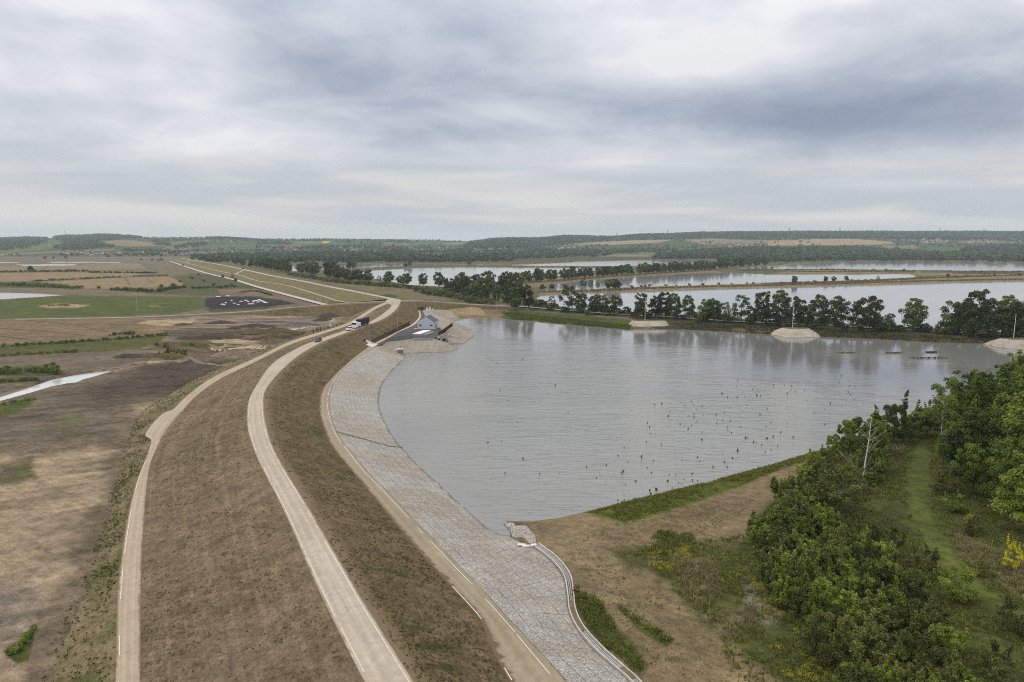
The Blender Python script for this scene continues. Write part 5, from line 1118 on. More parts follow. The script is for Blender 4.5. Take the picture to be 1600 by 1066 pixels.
def flowers():
    rng = np.random.default_rng(8); polys = [([(1010, 860), (1070, 838), (1085, 872), (1040, 895), (1015, 890)], 110), ([(1175, 905), (1210, 900), (1240, 960), (1250, 1000), (1190, 990)], 70), ([(1200, 1000), (1290, 990), (1300, 1075), (1220, 1066)], 90), ([(1120, 900), (1180, 890), (1180, 960), (1130, 960)], 22)]
    bl = []
    for p, n in polys:
        q = PGpoly(p); c = rng.uniform(q.min(0), q.max(0), (n * 8, 2)); c = c[sdf(c[:, 0], c[:, 1], q) < 0]; c = c[fbm(c[:, 0] / 2.5, c[:, 1] / 2.5, 5, 3) > -.05][:n]
        z = ground_z(c[:, 0], c[:, 1])
        for a, b, z_ in zip(c[:, 0], c[:, 1], z): bl.append((a, b, z_ + .22, rng.uniform(.16, .42)))
    me = crown_mesh('wildflowers', rng, bl, 9000, .10, up=1.0)
    tag(link('wildflowers', me, FLW), 'yellow wildflowers scattered in clumps over the green bank', 'flowers', kind='stuff')
flowers()
# reeds on the dikes and pond edges
def reeds(name, lines, n, h, mat, seed, label, wid=.9, band=4.0):
    rng = np.random.default_rng(seed); pts = []
    tot = 0; segs = []
    for l, b_ in lines:
        p = W(np.array(l, float)[:, 0], np.array(l, float)[:, 1], .5); p = resamp(p, 80); s_ = np.linalg.norm(np.diff(p, axis=0), axis=1).sum(); segs.append((p, s_ * b_, b_)); tot += s_ * b_
    for p, s_, b_ in segs:
        k = int(n * s_ / tot); f = rng.uniform(0, 79, k); q = np.stack([np.interp(f, np.arange(80), p[:, i]) for i in range(2)], -1); pts.append(q + rng.normal(size=(k, 2)) * b_ * .5)
    c = np.vstack(pts); z = ground_z(c[:, 0], c[:, 1]); ok = z > -.45; c = c[ok]; z = z[ok]
    th = rng.uniform(0, 6.28, len(c)); hh = rng.uniform(.6, 1.15, len(c)) * h; a = np.stack([np.cos(th), np.sin(th), 0 * th], -1) * wid * rng.uniform(.5, 1.3, len(c))[:, None]
    b0 = np.c_[c, z - .1]; t_ = b0 + np.c_[rng.normal(size=(len(c), 2)) * .25 * hh[:, None], hh]
    V = np.stack([b0 - a / 2, b0 + a / 2, t_ + a * .45, t_ - a * .45], 1).reshape(-1, 3)
    me = npmesh(name, V, np.arange(len(V)).reshape(-1, 4), attrs={'tint': ('FACE', rng.uniform(0, 1, len(c)))})
    return tag(link(name, me, mat), label, 'reeds', kind='stuff')
GR_R = leafmat('reed_stems', S(106, 92, 62), S(132, 116, 80), S(156, 140, 102), .3)
reeds('reeds', [([(846, 458), (909, 456), (972, 453.5), (1072, 450), (1200, 447.2), (1352, 443.3), (1478, 439.6), (1600, 437.4)], 6), ([(1200, 445), (1352, 440.5), (1440, 436), (1520, 433), (1600, 431)], 10), ([(800, 444.5), (860, 441), (927, 435), (1028, 428), (1114, 422.8), (1240, 425), (1428, 426)], 7), ([(1150, 422), (1301, 422.3), (1428, 424), (1600, 425.6)], 7), ([(1500, 428), (1600, 428)], 20)], 16000, 1.7, GR_R, 6, 'tan reeds edging the dikes between the ponds')
reeds('reeds', [([(553, 421.5), (620, 418), (700, 416), (800, 416.8)], 8), ([(800, 417), (870, 417.2), (937, 417.6)], 8), ([(800, 412.5), (870, 409.8), (977, 405.9), (1117, 405.3)], 14), ([(1213, 413.5), (1301, 408.2), (1428, 407.2), (1600, 409.4)], 16), ([(555, 411), (653, 410.5), (740, 412)], 18)], 5000, 1.9, GR_R, 7, 'dark tan reeds edging the farthest ponds', 2.2)
# far-shore grass along the lake
tufts('grass', [[(785, 487), (830, 492), (985, 508), (985, 516), (889, 508), (800, 500)]], 3000, .3, .7, .5, GR_G, 9, 'bright grass on the far bank of the reservoir', 'grass')
tufts('grass', [[(1050, 505), (1200, 512), (1400, 523), (1600, 536), (1600, 542), (1453, 536), (1285, 527), (1078, 515)]], 3000, .3, .8, .5, leafmat('dull_grass', S(50, 52, 26), S(78, 76, 44), S(112, 100, 68)), 10, 'dull mixed grass under the causeway trees', 'grass')
# weed tufts standing in the water
def water_weeds():
    rng = np.random.default_rng(4); LFW = leafmat('water_weed', S(34, 36, 26), S(48, 50, 38), S(60, 62, 48))
    ms = []
    for s_ in range(4):
        n = 12; c = rng.normal(size=(n, 3)) * .13; c[:, 2] = rng.uniform(-.1, .5, n)
        V, F = leafquads(rng, c, rdir(rng, n) * np.array([1, 1, .3]), np.full(n, .42), .5); me = npmesh('water_weed', V, F, attrs={'tint': ('FACE', rng.uniform(0, 1, n))}); me.materials.append(LFW); ms.append(me)
    zones = [([(905, 725), (1000, 690), (1080, 640), (1200, 600), (1330, 580), (1400, 600), (1290, 680), (1200, 715), (1090, 745), (1000, 770), (950, 780)], 120), ([(1010, 620), (1090, 600), (1180, 590), (1190, 625), (1100, 670), (1010, 690)], 40), ([(700, 560), (900, 560), (880, 760), (780, 740), (700, 640)], 14), ([(960, 780), (1100, 745), (1100, 752), (970, 788)], 14)]
    for P_, k in zones:
        p = np.array(P_, float); c = rng.uniform(p.min(0), p.max(0), (k * 6, 2)); c = c[sdf(c[:, 0], c[:, 1], p) < 0][:k]
        for x_, y_ in c:
            q = W(x_, y_, 0); o = link('water_weed', ms[rng.integers(4)]); o.location = (q[0], q[1], .0); s = rng.uniform(.3, .9); o.scale = (s, s, s * rng.uniform(.8, 1.3)); o.rotation_euler = (0, 0, rng.uniform(0, 6.28))
            tag(o, 'small dark weed tuft poking out of the reservoir water', 'water weed', 'weed tufts standing in the reservoir')
    for i, (x_, y_, L_) in enumerate([(1322, 552, 8), (1398, 552, 8), (1452, 560, 16), (1455, 551, 5)]):
        q = W(x_, y_, 0); n = 160; c = np.c_[rng.uniform(-L_ * .5, L_ * .5, n), rng.normal(size=n) * .5, rng.uniform(-.05, .5, n)]
        V, F = leafquads(rng, c, rdir(rng, n), np.full(n, .6)); me = npmesh('reed_bed', V, F, attrs={'tint': ('FACE', rng.uniform(0, 1, n))})
        tag(link('reed_bed', me, LFW if i > 1 else LF_BUSH, None, tuple(q)), ['low green weed bed floating below the round causeway tree', 'low green weed bed just nearer the thick causeway trees', 'long dark weed bed in the bright water near the wood', 'short faint weed bed beyond the long dark one'][i], 'weed bed')
water_weeds()
# ------------------------------------------------------------------ hills
RIDGE_X = [-400, 0, 40, 60, 75, 95, 110, 130, 150, 170, 200, 225, 250, 300, 340, 370, 400, 450, 520, 600, 680, 720, 750, 770, 800, 850, 880, 925, 960, 1000, 1050, 1100, 1130, 1200, 1300, 1400, 1500, 1600, 2000]
RIDGE_Y = [374, 373.5, 372, 372.5, 373, 369.5, 368.8, 369, 367.5, 367.3, 369, 371.5, 372, 372, 370.8, 372, 374, 374.3, 374.2, 375.2, 376, 376.8, 377, 373.8, 373.2, 372.8, 369.8, 370.5, 370.5, 367.5, 366.5, 364.5, 364, 363.2, 363, 363.2, 363, 363.8, 364]
HD0, HD1 = 2250.0, 5600.0
def hill_z(x, y):
    px = 800 + (x / np.maximum(y, 1)) * FPX / CP
    ry = np.interp(px, RIDGE_X, RIDGE_Y) + fbm(px / 26, px * 0, 201, 3) * .5
    top = 50 + (HOR - ry) / (FPX / CP ** 2) * HD1
    f = np.clip((y - HD0) / (HD1 - HD0), 0, 1.35)
    prof = np.where(f <= 1, .35 * f + .65 * f * f * (3 - 2 * f), 1 - (f - 1) * 1.2)
    n = fbm(x / 420, y / 420, 211, 4) * 15 * np.clip(f * 2.2, 0, 1) * np.clip((1.02 - f) * 2.5, 0, 1)
    return .6 + (top - .6) * prof + n
FIELDS = [  # photo-space outline, colour
 ([(-400, 374), (2000, 362), (2000, 410), (-400, 410)], (82, 92, 58)),
 ([(0, 390), (60, 382), (110, 378), (95, 384), (60, 391), (0, 397)], (98, 112, 66)), ([(0, 396), (100, 392), (185, 388), (185, 391), (90, 395), (0, 400)], (132, 124, 96)),
 ([(155, 376), (200, 375), (245, 380), (265, 384), (200, 385), (175, 383)], (142, 126, 96)), ([(175, 386), (255, 386), (250, 391), (200, 392), (180, 390)], (64, 84, 52)), ([(252, 391), (262, 385), (300, 384), (310, 388), (280, 391)], (120, 122, 84)),
 ([(265, 377), (300, 376), (330, 378), (325, 380), (270, 383)], (104, 122, 62)), ([(300, 384), (400, 381), (400, 390), (300, 390)], (88, 106, 62)), ([(400, 382), (440, 382), (438, 388), (400, 389)], (96, 108, 70)),
 ([(455, 378), (500, 376), (500, 381), (460, 382)], (104, 126, 66)), ([(502, 377), (520, 375.5), (519, 378.5), (504, 380.5)], (196, 182, 40)), ([(515, 377), (580, 376), (580, 380), (515, 381)], (88, 112, 64)), ([(585, 379), (640, 379), (640, 384), (590, 382)], (110, 122, 76)),
 ([(640, 377), (720, 377.5), (720, 383), (640, 384)], (84, 108, 66)), ([(690, 380), (740, 377.5), (730, 381), (700, 384)], (122, 132, 92)),
 ([(880, 382), (940, 378), (1000, 375.5), (1050, 375), (1030, 379), (960, 383)], (166, 148, 114)), ([(870, 384), (900, 381), (930, 382), (900, 386)], (120, 130, 92)), ([(1065, 374), (1120, 373), (1200, 376), (1200, 380), (1100, 382)], (146, 130, 104)), ([(1200, 376), (1290, 373), (1340, 374), (1390, 378), (1400, 381), (1330, 383), (1200, 384)], (170, 148, 116)),
 ([(1450, 386), (1500, 386.5), (1500, 395), (1455, 394)], (82, 104, 58)), ([(1380, 383), (1440, 384), (1430, 389), (1380, 390)], (130, 124, 92)), ([(960, 396), (1010, 394), (1040, 396), (1020, 404), (950, 403)], (114, 116, 76)), ([(940, 399), (1010, 398.5), (1015, 402), (940, 403)], (140, 126, 90)), ([(1040, 387), (1100, 386), (1120, 391), (1040, 395)], (92, 108, 62)),
 ([(640, 400), (780, 398), (800, 407), (640, 408)], (118, 112, 78)), ([(1390, 374), (1600, 374), (1600, 380), (1440, 380)], (124, 116, 92)), ([(0, 400), (300, 398), (300, 404), (0, 407)], (106, 100, 72)),
]
def build_hills():
    k = np.linspace(-1.35, 1.35, 1100); D = np.concatenate([np.linspace(HD0, HD1, 120), np.linspace(HD1 + 60, 8200, 14)])
    Y = np.repeat(D[:, None], len(k), 1); X = k[None] * Y; Z = hill_z(X.ravel(), Y.ravel()); Z[:len(k)] = -.5
    V = np.stack([X.ravel(), Y.ravel(), Z], -1); q = PX(V); col = np.tile(np.array([*S(70, 80, 54, .66), 1]), (len(V), 1))
    n1 = fbm(V[:, 0] / 160, V[:, 1] / 160, 301, 3)
    for poly, c in FIELDS:
        s = sdf(q[:, 0], q[:, 1], poly, pad=12.0) + n1 * .6; m = sstep(.4, -.4, s)[:, None]
        col[:] = col * (1 - m) + np.array([*S(*c, .68), 1]) * m
    m, t, b, out = newmat('hill_fields'); pos = t.new('ShaderNodeTexCoord').outputs['Object']
    a = t.noise(pos, .012, 6, .65, .5); c = t.vmath('SCALE', t.attr('Col')); t.l.new(t.rng(a, .25, .75, .72, 1.28, False), c.node.inputs['Scale'])
    t.put(b.inputs['Base Color'], c); b.inputs['Roughness'].default_value = 1; b.inputs['Specular IOR Level'].default_value = .05
    tag(link('hills', npmesh('hills', V, gridfaces(len(D), len(k)), smooth=True, attrs={'Col': ('POINT', col)}), m), 'low hills of fields and woods closing the view', 'hills', kind='structure')
build_hills()
WOODS = [  # outline in the photo, share of the ground under trees
 ([(-300, 372), (0, 371.5), (60, 370), (78, 374), (60, 383), (30, 389), (0, 391), (-300, 394)], 1.0),
 ([(80, 373), (95, 367), (150, 365), (195, 366), (225, 371), (160, 377), (158, 380), (182, 386), (130, 390), (95, 390), (80, 387), (105, 379)], 1.0),
 ([(160, 372), (225, 370), (260, 376), (160, 377)], .5), ([(225, 370), (400, 369), (440, 373), (640, 374), (720, 375.5), (720, 378.5), (440, 376.5), (400, 376.5), (225, 374.5)], .42),
 ([(238, 376), (262, 380), (267, 384.5), (240, 382.5)], 1.0), ([(270, 386.5), (300, 380), (326, 379), (320, 384), (275, 388)], 1.0), ([(320, 369), (345, 367), (400, 372), (400, 377), (325, 375)], .9), ([(400, 375), (440, 376), (460, 379), (455, 382), (400, 381.5)], .9),
 ([(462, 373), (480, 372), (520, 374), (500, 377), (465, 377)], .6), ([(520, 374), (640, 374), (645, 380), (590, 381), (525, 380)], .5), ([(540, 380), (600, 381), (590, 388), (540, 388)], .6),
 ([(720, 386), (735, 378), (770, 372), (800, 370), (860, 370), (880, 366), (930, 368), (1000, 364), (1100, 361), (1300, 360), (1800, 361), (1800, 374), (1440, 376.5), (1385, 373.5), (1300, 372.5), (1200, 375), (1120, 372.5), (1060, 374), (1000, 374.5), (935, 377), (880, 382), (850, 384), (760, 390)], 1.0),
 ([(300, 404), (320, 400), (400, 397), (480, 396), (600, 396), (642, 391), (655, 396), (662, 402), (700, 402), (780, 397), (800, 396), (800, 407), (740, 408), (660, 410), (600, 411), (480, 413), (400, 415), (350, 412)], 1.0),
 ([(800, 396), (850, 388), (900, 390), (950, 391), (1000, 386), (1050, 388), (1040, 393), (960, 396), (940, 400), (800, 404)], .85), ([(1120, 413), (1118, 404), (1020, 404), (1030, 396), (1060, 394), (1120, 390), (1200, 386), (1340, 386.5), (1400, 392), (1450, 395), (1500, 396), (1505, 388), (1560, 384), (1800, 383), (1800, 404), (1800, 411), (1600, 409.5), (1520, 408), (1428, 407), (1300, 408), (1235, 411), (1200, 414), (1150, 417)], 1.0),
 ([(400, 384), (800, 384), (800, 398), (400, 398)], .52), ([(95, 391), (400, 390), (400, 400), (95, 400)], .42), ([(800, 380), (1100, 383), (1100, 391), (800, 391)], .45), ([(1050, 376), (1460, 378), (1460, 387), (1050, 388)], .15), ([(1400, 374), (1800, 374), (1800, 386), (1400, 386)], .5), ([(1195, 372), (1300, 371), (1310, 373), (1195, 375)], .3),
 ([(0, 396), (100, 398), (100, 401), (0, 401)], .12), ([(0, 402), (300, 399), (300, 406), (0, 409)], .05), ([(120, 388), (400, 388), (400, 392), (120, 392)], .1), ([(250, 372), (400, 376), (400, 381), (250, 378)], .25),
]
def far_woods():
    rng = np.random.default_rng(17); n = 120000
    D = np.sqrt(rng.uniform(1640. ** 2, 5750. ** 2, n)); k = rng.uniform(-.92, .92, n); x = k * D
    z = np.where(D > HD0, hill_z(x, D), .8); q = PX(np.stack([x, D, z + 3], -1)); px, py = q[:, 0], q[:, 1]
    dens = np.zeros(n)
    for P_, s in WOODS: dens = np.where(sdf(px, py, P_, pad=9.0) + rng.normal(size=n) * .35 < 0, np.maximum(dens, s), dens)
    clump = fbm(x / 110, D / 110, 71, 3)
    keep = (dens > .95) | ((dens > 0) & (clump + rng.normal(size=n) * .15 > .62 - dens * 1.05))
    dd = D[keep]; thin = rng.random(len(dd)) < np.clip(.30 + .30 * (dd / 3000 < 1.0), 0, 1)
    x, D, z, dens = x[keep][thin], dd[thin], z[keep][thin], dens[keep][thin]
    for P_ in POND_W.values():
        o_ = sdf(x, D, P_, pad=12.0) > 11; x, D, z, dens = x[o_], D[o_], z[o_], dens[o_]
    m = len(x); L = 16
    h = np.where(dens > .9, rng.uniform(9, 16, m), rng.uniform(6, 11, m)); c = np.stack([x, D, z + h * .55], -1)
    P_ = np.repeat(c, L, 0); d = rdir(rng, m * L); hh = np.repeat(h, L)[:, None]
    P_ = P_ + d * np.c_[hh * .52, hh * .52, hh * .46] * (rng.random((m * L, 1)) ** .4)
    nr = d + rdir(rng, m * L) * .6 + np.array([0, -.1, .4]); nr /= np.linalg.norm(nr, axis=1, keepdims=True)
    V, F = leafquads(rng, P_, nr, np.repeat(h, L) * .52, .8); tint = np.clip(np.repeat(rng.uniform(.1, .85, m) + fbm(x / 200, D / 200, 5, 3) * .3, L) + rng.normal(size=m * L) * .12, 0, 1)
    tag(link('woods', npmesh('woods', V, F, attrs={'tint': ('FACE', tint)}), LF_FAR), 'far dark woods and scattered trees between the ponds and the hills', 'woods', kind='stuff')
    print('far trees', m)
far_woods()
# ------------------------------------------------------------------ villages
def HP(px, py):
    """photo pixel -> point on the far land (march along the ray)"""
    u, v = px - 800.0, py - 533.0; dz = -(v * CP + FPX * SP); dy = FPX * CP - v * SP
    D = np.linspace(2000, 5700, 900); z = HC + dz / dy * D; x = u / dy * D; g = np.where(D > HD0, hill_z(x, D), .8)
    i = np.argmax(z < g); i = i if z[i] < g[i] else len(D) - 1
    return np.array([x[i], D[i], g[i]])
WALLS = [plain('pale_render', S(206, 200, 190), .9, var=.08), plain('cream_render', S(190, 176, 150), .9, var=.08), plain('grey_render', S(150, 146, 142), .9, var=.08)]
ROOFS = [plain('red_tiles', S(116, 82, 74), .9, var=.15), plain('dark_tiles', S(78, 72, 74), .9, var=.15), plain('brown_tiles', S(112, 84, 70), .9, var=.15)]
HOUSE = []
for i_, (w_, l_, h_, rf, wl_, wc_) in enumerate([(9, 11, 5.5, 4.2, 0, 0), (10, 13, 5, 4.5, 0, 1), (8, 10, 4.5, 4, 1, 0), (9, 12, 5.5, 4, 2, 2), (11, 16, 4, 3, 0, 1), (9, 10, 6, 4.2, 1, 1)]):
    hb = MB(); hb.box((0, 0, h_ / 2 - .5), (l_, w_, h_ + 1)); nw = 6
    hb.prism([(-w_ / 2, 0), (w_ / 2, 0), (0, rf)], ((-l_ / 2, 0, h_), (l_ / 2, 0, h_), (0, 1, 0), (0, 0, 1)))
    rb_ = MB(); o_ = .5; th_ = .3
    for s in (1, -1): rb_.prism([(s * (w_ / 2 + o_), -o_ * rf / (w_ / 2) + .02), (0, rf + .02), (0, rf + th_), (s * (w_ / 2 + o_), th_ - o_ * rf / (w_ / 2))][::s], ((-l_ / 2 - o_, 0, h_), (l_ / 2 + o_, 0, h_), (0, 1, 0), (0, 0, 1)))
    rb_.box((l_ * .2, w_ * .12, h_ + rf), (.7, .7, 1.6))
    nb = sum(len(f) for f in hb.F4) + sum(len(f) for f in hb.F3)
    q4 = sum(len(f) for f in hb.F4); q3 = sum(len(f) for f in hb.F3); r4 = sum(len(f) for f in rb_.F4); r3 = sum(len(f) for f in rb_.F3)
    V_ = np.vstack(hb.V + rb_.V); F4_ = np.vstack(hb.F4 + [f + hb.n for f in rb_.F4]); F3_ = np.vstack(hb.F3 + [f + hb.n for f in rb_.F3])
    me = npmesh('village_house', V_, [F4_, F3_], mi=[0] * q4 + [1] * r4 + [0] * q3 + [1] * r3); me.materials.append(WALLS[wl_]); me.materials.append(ROOFS[wc_]); HOUSE.append((me, ['pale house with a red roof', 'pale house with a dark roof', 'cream house with a red roof', 'grey house with a brown roof', 'long pale house with a dark roof', 'cream house with a dark roof'][i_]))
VILL = [([(95, 396), (160, 395), (240, 394.5), (300, 394), (400, 393), (400, 398), (230, 399), (100, 399)], 66, 'in the village below the wooded hills'), ([(400, 387), (470, 385.5), (540, 388), (600, 387), (600, 392), (540, 397), (400, 398)], 52, 'in the town before the brick church'), ([(620, 386), (700, 387), (735, 388), (800, 386), (800, 391), (700, 394), (640, 392)], 26, 'in the hamlet beyond the church'), ([(255, 372), (330, 374), (395, 379), (390, 381.5), (320, 378), (255, 375)], 20, 'on the ridge above the village'),
        ([(830, 387), (960, 385), (960, 390), (835, 391)], 12, 'below the tan hill field'), ([(1080, 382), (1200, 381), (1200, 386), (1085, 387)], 18, 'beyond the far forest'), ([(1440, 374), (1600, 374), (1600, 380), (1450, 380)], 32, 'of the high ridge village')]
rngv = np.random.default_rng(23)
for P_, n_, wh in VILL:
    p = np.array(P_, float); c = rngv.uniform(p.min(0), p.max(0), (n_ * 8, 2)); c = c[sdf(c[:, 0], c[:, 1], p) < 0][:n_]
    for x_, y_ in c:
        me, nm = HOUSE[rngv.integers(6)]; q = HP(x_, y_); o = link('village_house', me); o.location = q; o.rotation_euler = (0, 0, rngv.uniform(-.6, .6) + (1.57 if rngv.random() < .4 else 0)); s = rngv.uniform(.85, 1.2); o.scale = (s, s, s)
        tag(o, f'{nm} {wh}', 'house', f'{nm.replace("house", "houses")} {wh}')
for i_, (x_, y_, l_) in enumerate([(445, 386, 34), (458, 384.8, 44), (466, 386.2, 26)]):
    q = HP(x_, y_); e = empty('farm_hall', q, .1, ['long red-roofed hall at the near end of the red-roofed group', 'longest red-roofed hall in the middle of the red-roofed group', 'short red-roofed hall beside the town houses'][i_], 'hall')
    b = MB(); b.box((0, 0, 2.5), (l_, 14, 6)); b.build('wall', WALLS[1], e); r = MB(); r.prism([(-8, 0), (8, 0), (0, 6)], ((-l_ / 2 - .5, 0, 5.52), (l_ / 2 + .5, 0, 5.52), (0, 1, 0), (0, 0, 1))); r.build('roof', plain('bright_red_tiles', S(140, 88, 78), .9, var=.12), e)
q = HP(612, 389.5); e = empty('church', q, .12, 'red brick church with a dark tower and pale spire above the far trees', 'church')
BR = plain('church_brick', S(112, 76, 68), .9, var=.15); b = MB(); b.box((-16, 0, 7), (40, 16, 15)); b.box((-16, 0, 3), (34, 24, 7)); b.build('nave', BR, e)
b = MB(); b.prism([(-9, 0), (9, 0), (0, 11)], ((-37, 0, 14.5), (4, 0, 14.5), (0, 1, 0), (0, 0, 1))); b.build('roof', plain('church_roof', S(140, 92, 82), .9), e)
b = MB(); b.box((9, 0, 13), (9, 9, 27)); b.build('tower', plain('dark_brick', S(74, 58, 54), .9), e); b = MB(); b.box((9, 0, 34), (8, 8, 15), 0, .06); b.build('spire', plain('copper_green', S(138, 158, 156), .8), e)
# lattice pylons and a mast on the skyline
STEEL = plain('galvanised_steel', S(120, 124, 128), .6, .4)
def pylon(px, py, h, label, mast=False):
    q = HP(px, py) + np.array([0, 0, 3]); e = empty('transmission_mast' if mast else 'pylon', q, 0, label, 'mast' if mast else 'pylon'); b = MB(); w0, w1 = (1.2, .9) if mast else (4.5, 1.2)
    for sx in (-1, 1):
        for sy in (-1, 1): b.tube([(sx * w0, sy * w0, -4), (sx * w1, sy * w1, h)], .55, 4)
    for i in range(7):
        f0, f1 = i / 7, (i + 1) / 7; a0, a1 = w0 + (w1 - w0) * f0, w0 + (w1 - w0) * f1
        for sy in (-1, 1): b.tube([(-a0, sy * a0, h * f0), (a1, sy * a1, h * f1)], .3, 4); b.tube([(a0, sy * a0, h * f0), (-a1, sy * a1, h * f1)], .3, 4)
    b.build('lattice', plain('mast_red', S(150, 90, 84), .7) if mast else STEEL, e)
    if not mast:
        for f in (.72, .86, .99): a = MB(); a.tube([(-7 + 4 * (f - .72), 0, h * f), (7 - 4 * (f - .72), 0, h * f)], .5, 4); a.build('cross_arm', STEEL, e)
pylon(102, 369, 48, 'thin red mast on the wooded hill by the quarry', True); pylon(1468, 364, 42, 'tall thin mast on the ridge above the reed island', True)
for i_, (x_, y_, h_) in enumerate([(964, 369, 34), (1043, 367, 32), (1233, 364, 34), (1312, 364, 34), (1537, 364, 30), (765, 376.5, 26)]):
    pylon(x_, y_, h_, ['grey pylon above the first rise of the long wooded ridge', 'grey pylon between the first rise and the tan hill fields', 'grey pylon above the large tan hill field', 'grey pylon just past the large tan hill field', 'grey pylon beyond the tall thin mast', 'tiny grey pylon at the low end of the wooded ridge'][i_])
# chain of masts to carry far light: none
# ------------------------------------------------------------------ pump house
def local(e): return e
GREYW = plain('grey_cladding', S(196, 199, 207), .7, var=.06, scale=1.5); SLATE = plain('slate_roof', S(72, 78, 90), .6, var=.12, scale=1.2); DARK = plain('dark_glass', (.012, .013, .016), .15, spec=.6); BLACK = plain('black_metal', (.02, .02, .024), .6); WHM = plain('white_metal', S(226, 226, 232), .5, var=.05)
RUST = plain('rusty_steel', S(70, 50, 46), .8, var=.3, scale=4); DKST = plain('dark_steel', S(52, 52, 54), .6); CONC2 = plain('grey_concrete', S(150, 146, 138), .9, var=.2, scale=1.2); CONCP = plain('light_concrete', S(196, 190, 178), .9, var=.12)
p0 = W(652, 515, 4.6); p1 = W(679, 515, 4.6); wg = np.linalg.norm(p1 - p0); rz_ = math.atan2(p1[1] - p0[1], p1[0] - p0[0]) - .16
pc = (p0 + p1) / 2
ph = empty('pump_house', tuple(pc), rz_, 'small grey gabled pump house with a slate roof on the asphalt yard', 'pump house')
Wd, Dp, Hw, Hr = wg, 8.5, 3.7, 2.8
b = MB(); b.box((0, Dp / 2, Hw / 2 + .2), (Wd, Dp, Hw)); b.prism([(-Wd / 2, 0), (Wd / 2, 0), (0, Hr)], ((0, 0, Hw + .2), (0, Dp, Hw + .2), (1, 0, 0), (0, 0, 1))); b.build('wall', GREYW, ph)
b = MB(); b.box((0, Dp / 2, .05), (Wd + .5, Dp + .5, .5)); b.build('plinth', CONC2, ph)
for s in (1, -1):
    b = MB(); ov = .35; k_ = Hr / (Wd / 2); pr = [(s * (Wd / 2 + ov), -ov * k_ + .03), (0, Hr + .03), (0, Hr + .22), (s * (Wd / 2 + ov), -ov * k_ + .22)]
    b.prism(pr[::s], ((0, .02, Hw + .2), (0, Dp + .3, Hw + .2), (1, 0, 0), (0, 0, 1))); b.build('roof_slope', SLATE, ph)
    g = MB(); g.tube([(s * (Wd / 2 + ov), 0, Hw + .2 - ov * k_ + .08), (s * (Wd / 2 + ov), Dp + .3, Hw + .2 - ov * k_ + .08)], .09, 6); g.build('gutter', WHM, ph)
for x_ in (-Wd * .33, Wd * .33):
    b = MB(); b.box((x_, -.02, 2.25), (1.25, .12, .62)); w_ = b.build('window', DKST, ph); g = MB(); g.box((x_, -.05, 2.25), (1.05, .12, .44)); g.build('pane', DARK, w_)
for y_ in (2.2, 5.2):
    b = MB(); b.box((Wd / 2 + .02, y_, 1.5), (.12, 1.4, 2.5)); b.build('door', plain('grey_door', S(120, 124, 134), .5), ph)
b = MB(); b.box((-Wd / 2 - 1.1, 1.2, .02), (2.2, 2.6, .16)); b.build('doorstep', CONCP, ph)
# white topped intake with posts
q0 = W(650.5, 525.5, 4.6); q1 = W(668, 519.5, 4.6)
iv = np.array([q1[0] - q0[0], q1[1] - q0[1], 0]); L_ = np.linalg.norm(iv); rz2 = math.atan2(iv[1], iv[0])
it = empty('intake_chamber', tuple((q0 + q1) / 2), rz2, 'white roofed intake chamber with a row of small vent posts before the pump house', 'intake')
b = MB(); b.box((0, 0, .35), (L_, 4.6, 1.3)); b.build('chamber_wall', CONC2, it); b = MB(); b.box((0, .2, 1.1), (L_ - .4, 4.0, .2)); b.build('cover', WHM, it)
for i in range(6):
    b = MB(); b.tube([(-L_ / 2 + .6 + i * (L_ - 1.2) / 5, 2.05, 1.0), (-L_ / 2 + .6 + i * (L_ - 1.2) / 5, 2.05, 1.85)], .17, 8); b.build('vent_post', DKST, it)
b = MB(); b.box((1.5, -3.0, .0), (L_ * .8, 1.6, 1.0)); b.build('front_wall', CONC2, it)
# block and stair by the intake
def cbox(name, px, py, z, size, rz, label, cat, mat=CONC2, extra=None):
    p = W(px, py, z); e = empty(name, tuple(p), rz, label, cat); m_ = MB(); m_.box((0, 0, size[2] / 2), size); m_.build('wall', mat, e)
    if extra: extra(e)
    return e
def grille(e):
    b = MB()
    for i in range(6): b.box((-.95 + i * .38, -1.56, 1.3), (.16, .16, 2.4))
    b.build('grille', DKST, e); b = MB()
    for i in range(3): b.tube([(-1 + i, -1.3, 2.9), (-1 + i, -1.3, 4.0)], .05, 5)
    b.tube([(-1, -1.3, 3.9), (1, -1.3, 3.9)], .05, 5); b.build('railing', DKST, e); b = MB(); b.box((-2.0, .2, 1.7), (1.2, 1.2, 1.6)); b.build('step', CONCP, e)
cbox('gauge_tower', 625.5, 555.0, -.2, (2.6, 3.0, 3.0), .3, 'small concrete gauge tower with dark grille in the notch between stone slopes', 'gauge tower', CONCP, grille)
def inl(e):
    b = MB(); b.box((0, -.8, .9), (1.4, .3, 1.1)); b.build('opening', BLACK, e); b = MB(); b.box((-2.2, -.2, .5), (.5, 4.2, 2.0)); b.box((2.2, -.2, .3), (.5, 4.2, 1.6)); b.build('wing_wall', CONCP, e)  # opening is a solid block, its inner shade given as black colour
cbox('inlet_headwall', 693, 533.5, 1.6, (3.6, 1.2, 2.0), .5, 'concrete inlet headwall with a dark opening on the middle stone spur', 'headwall', CONC2, inl)
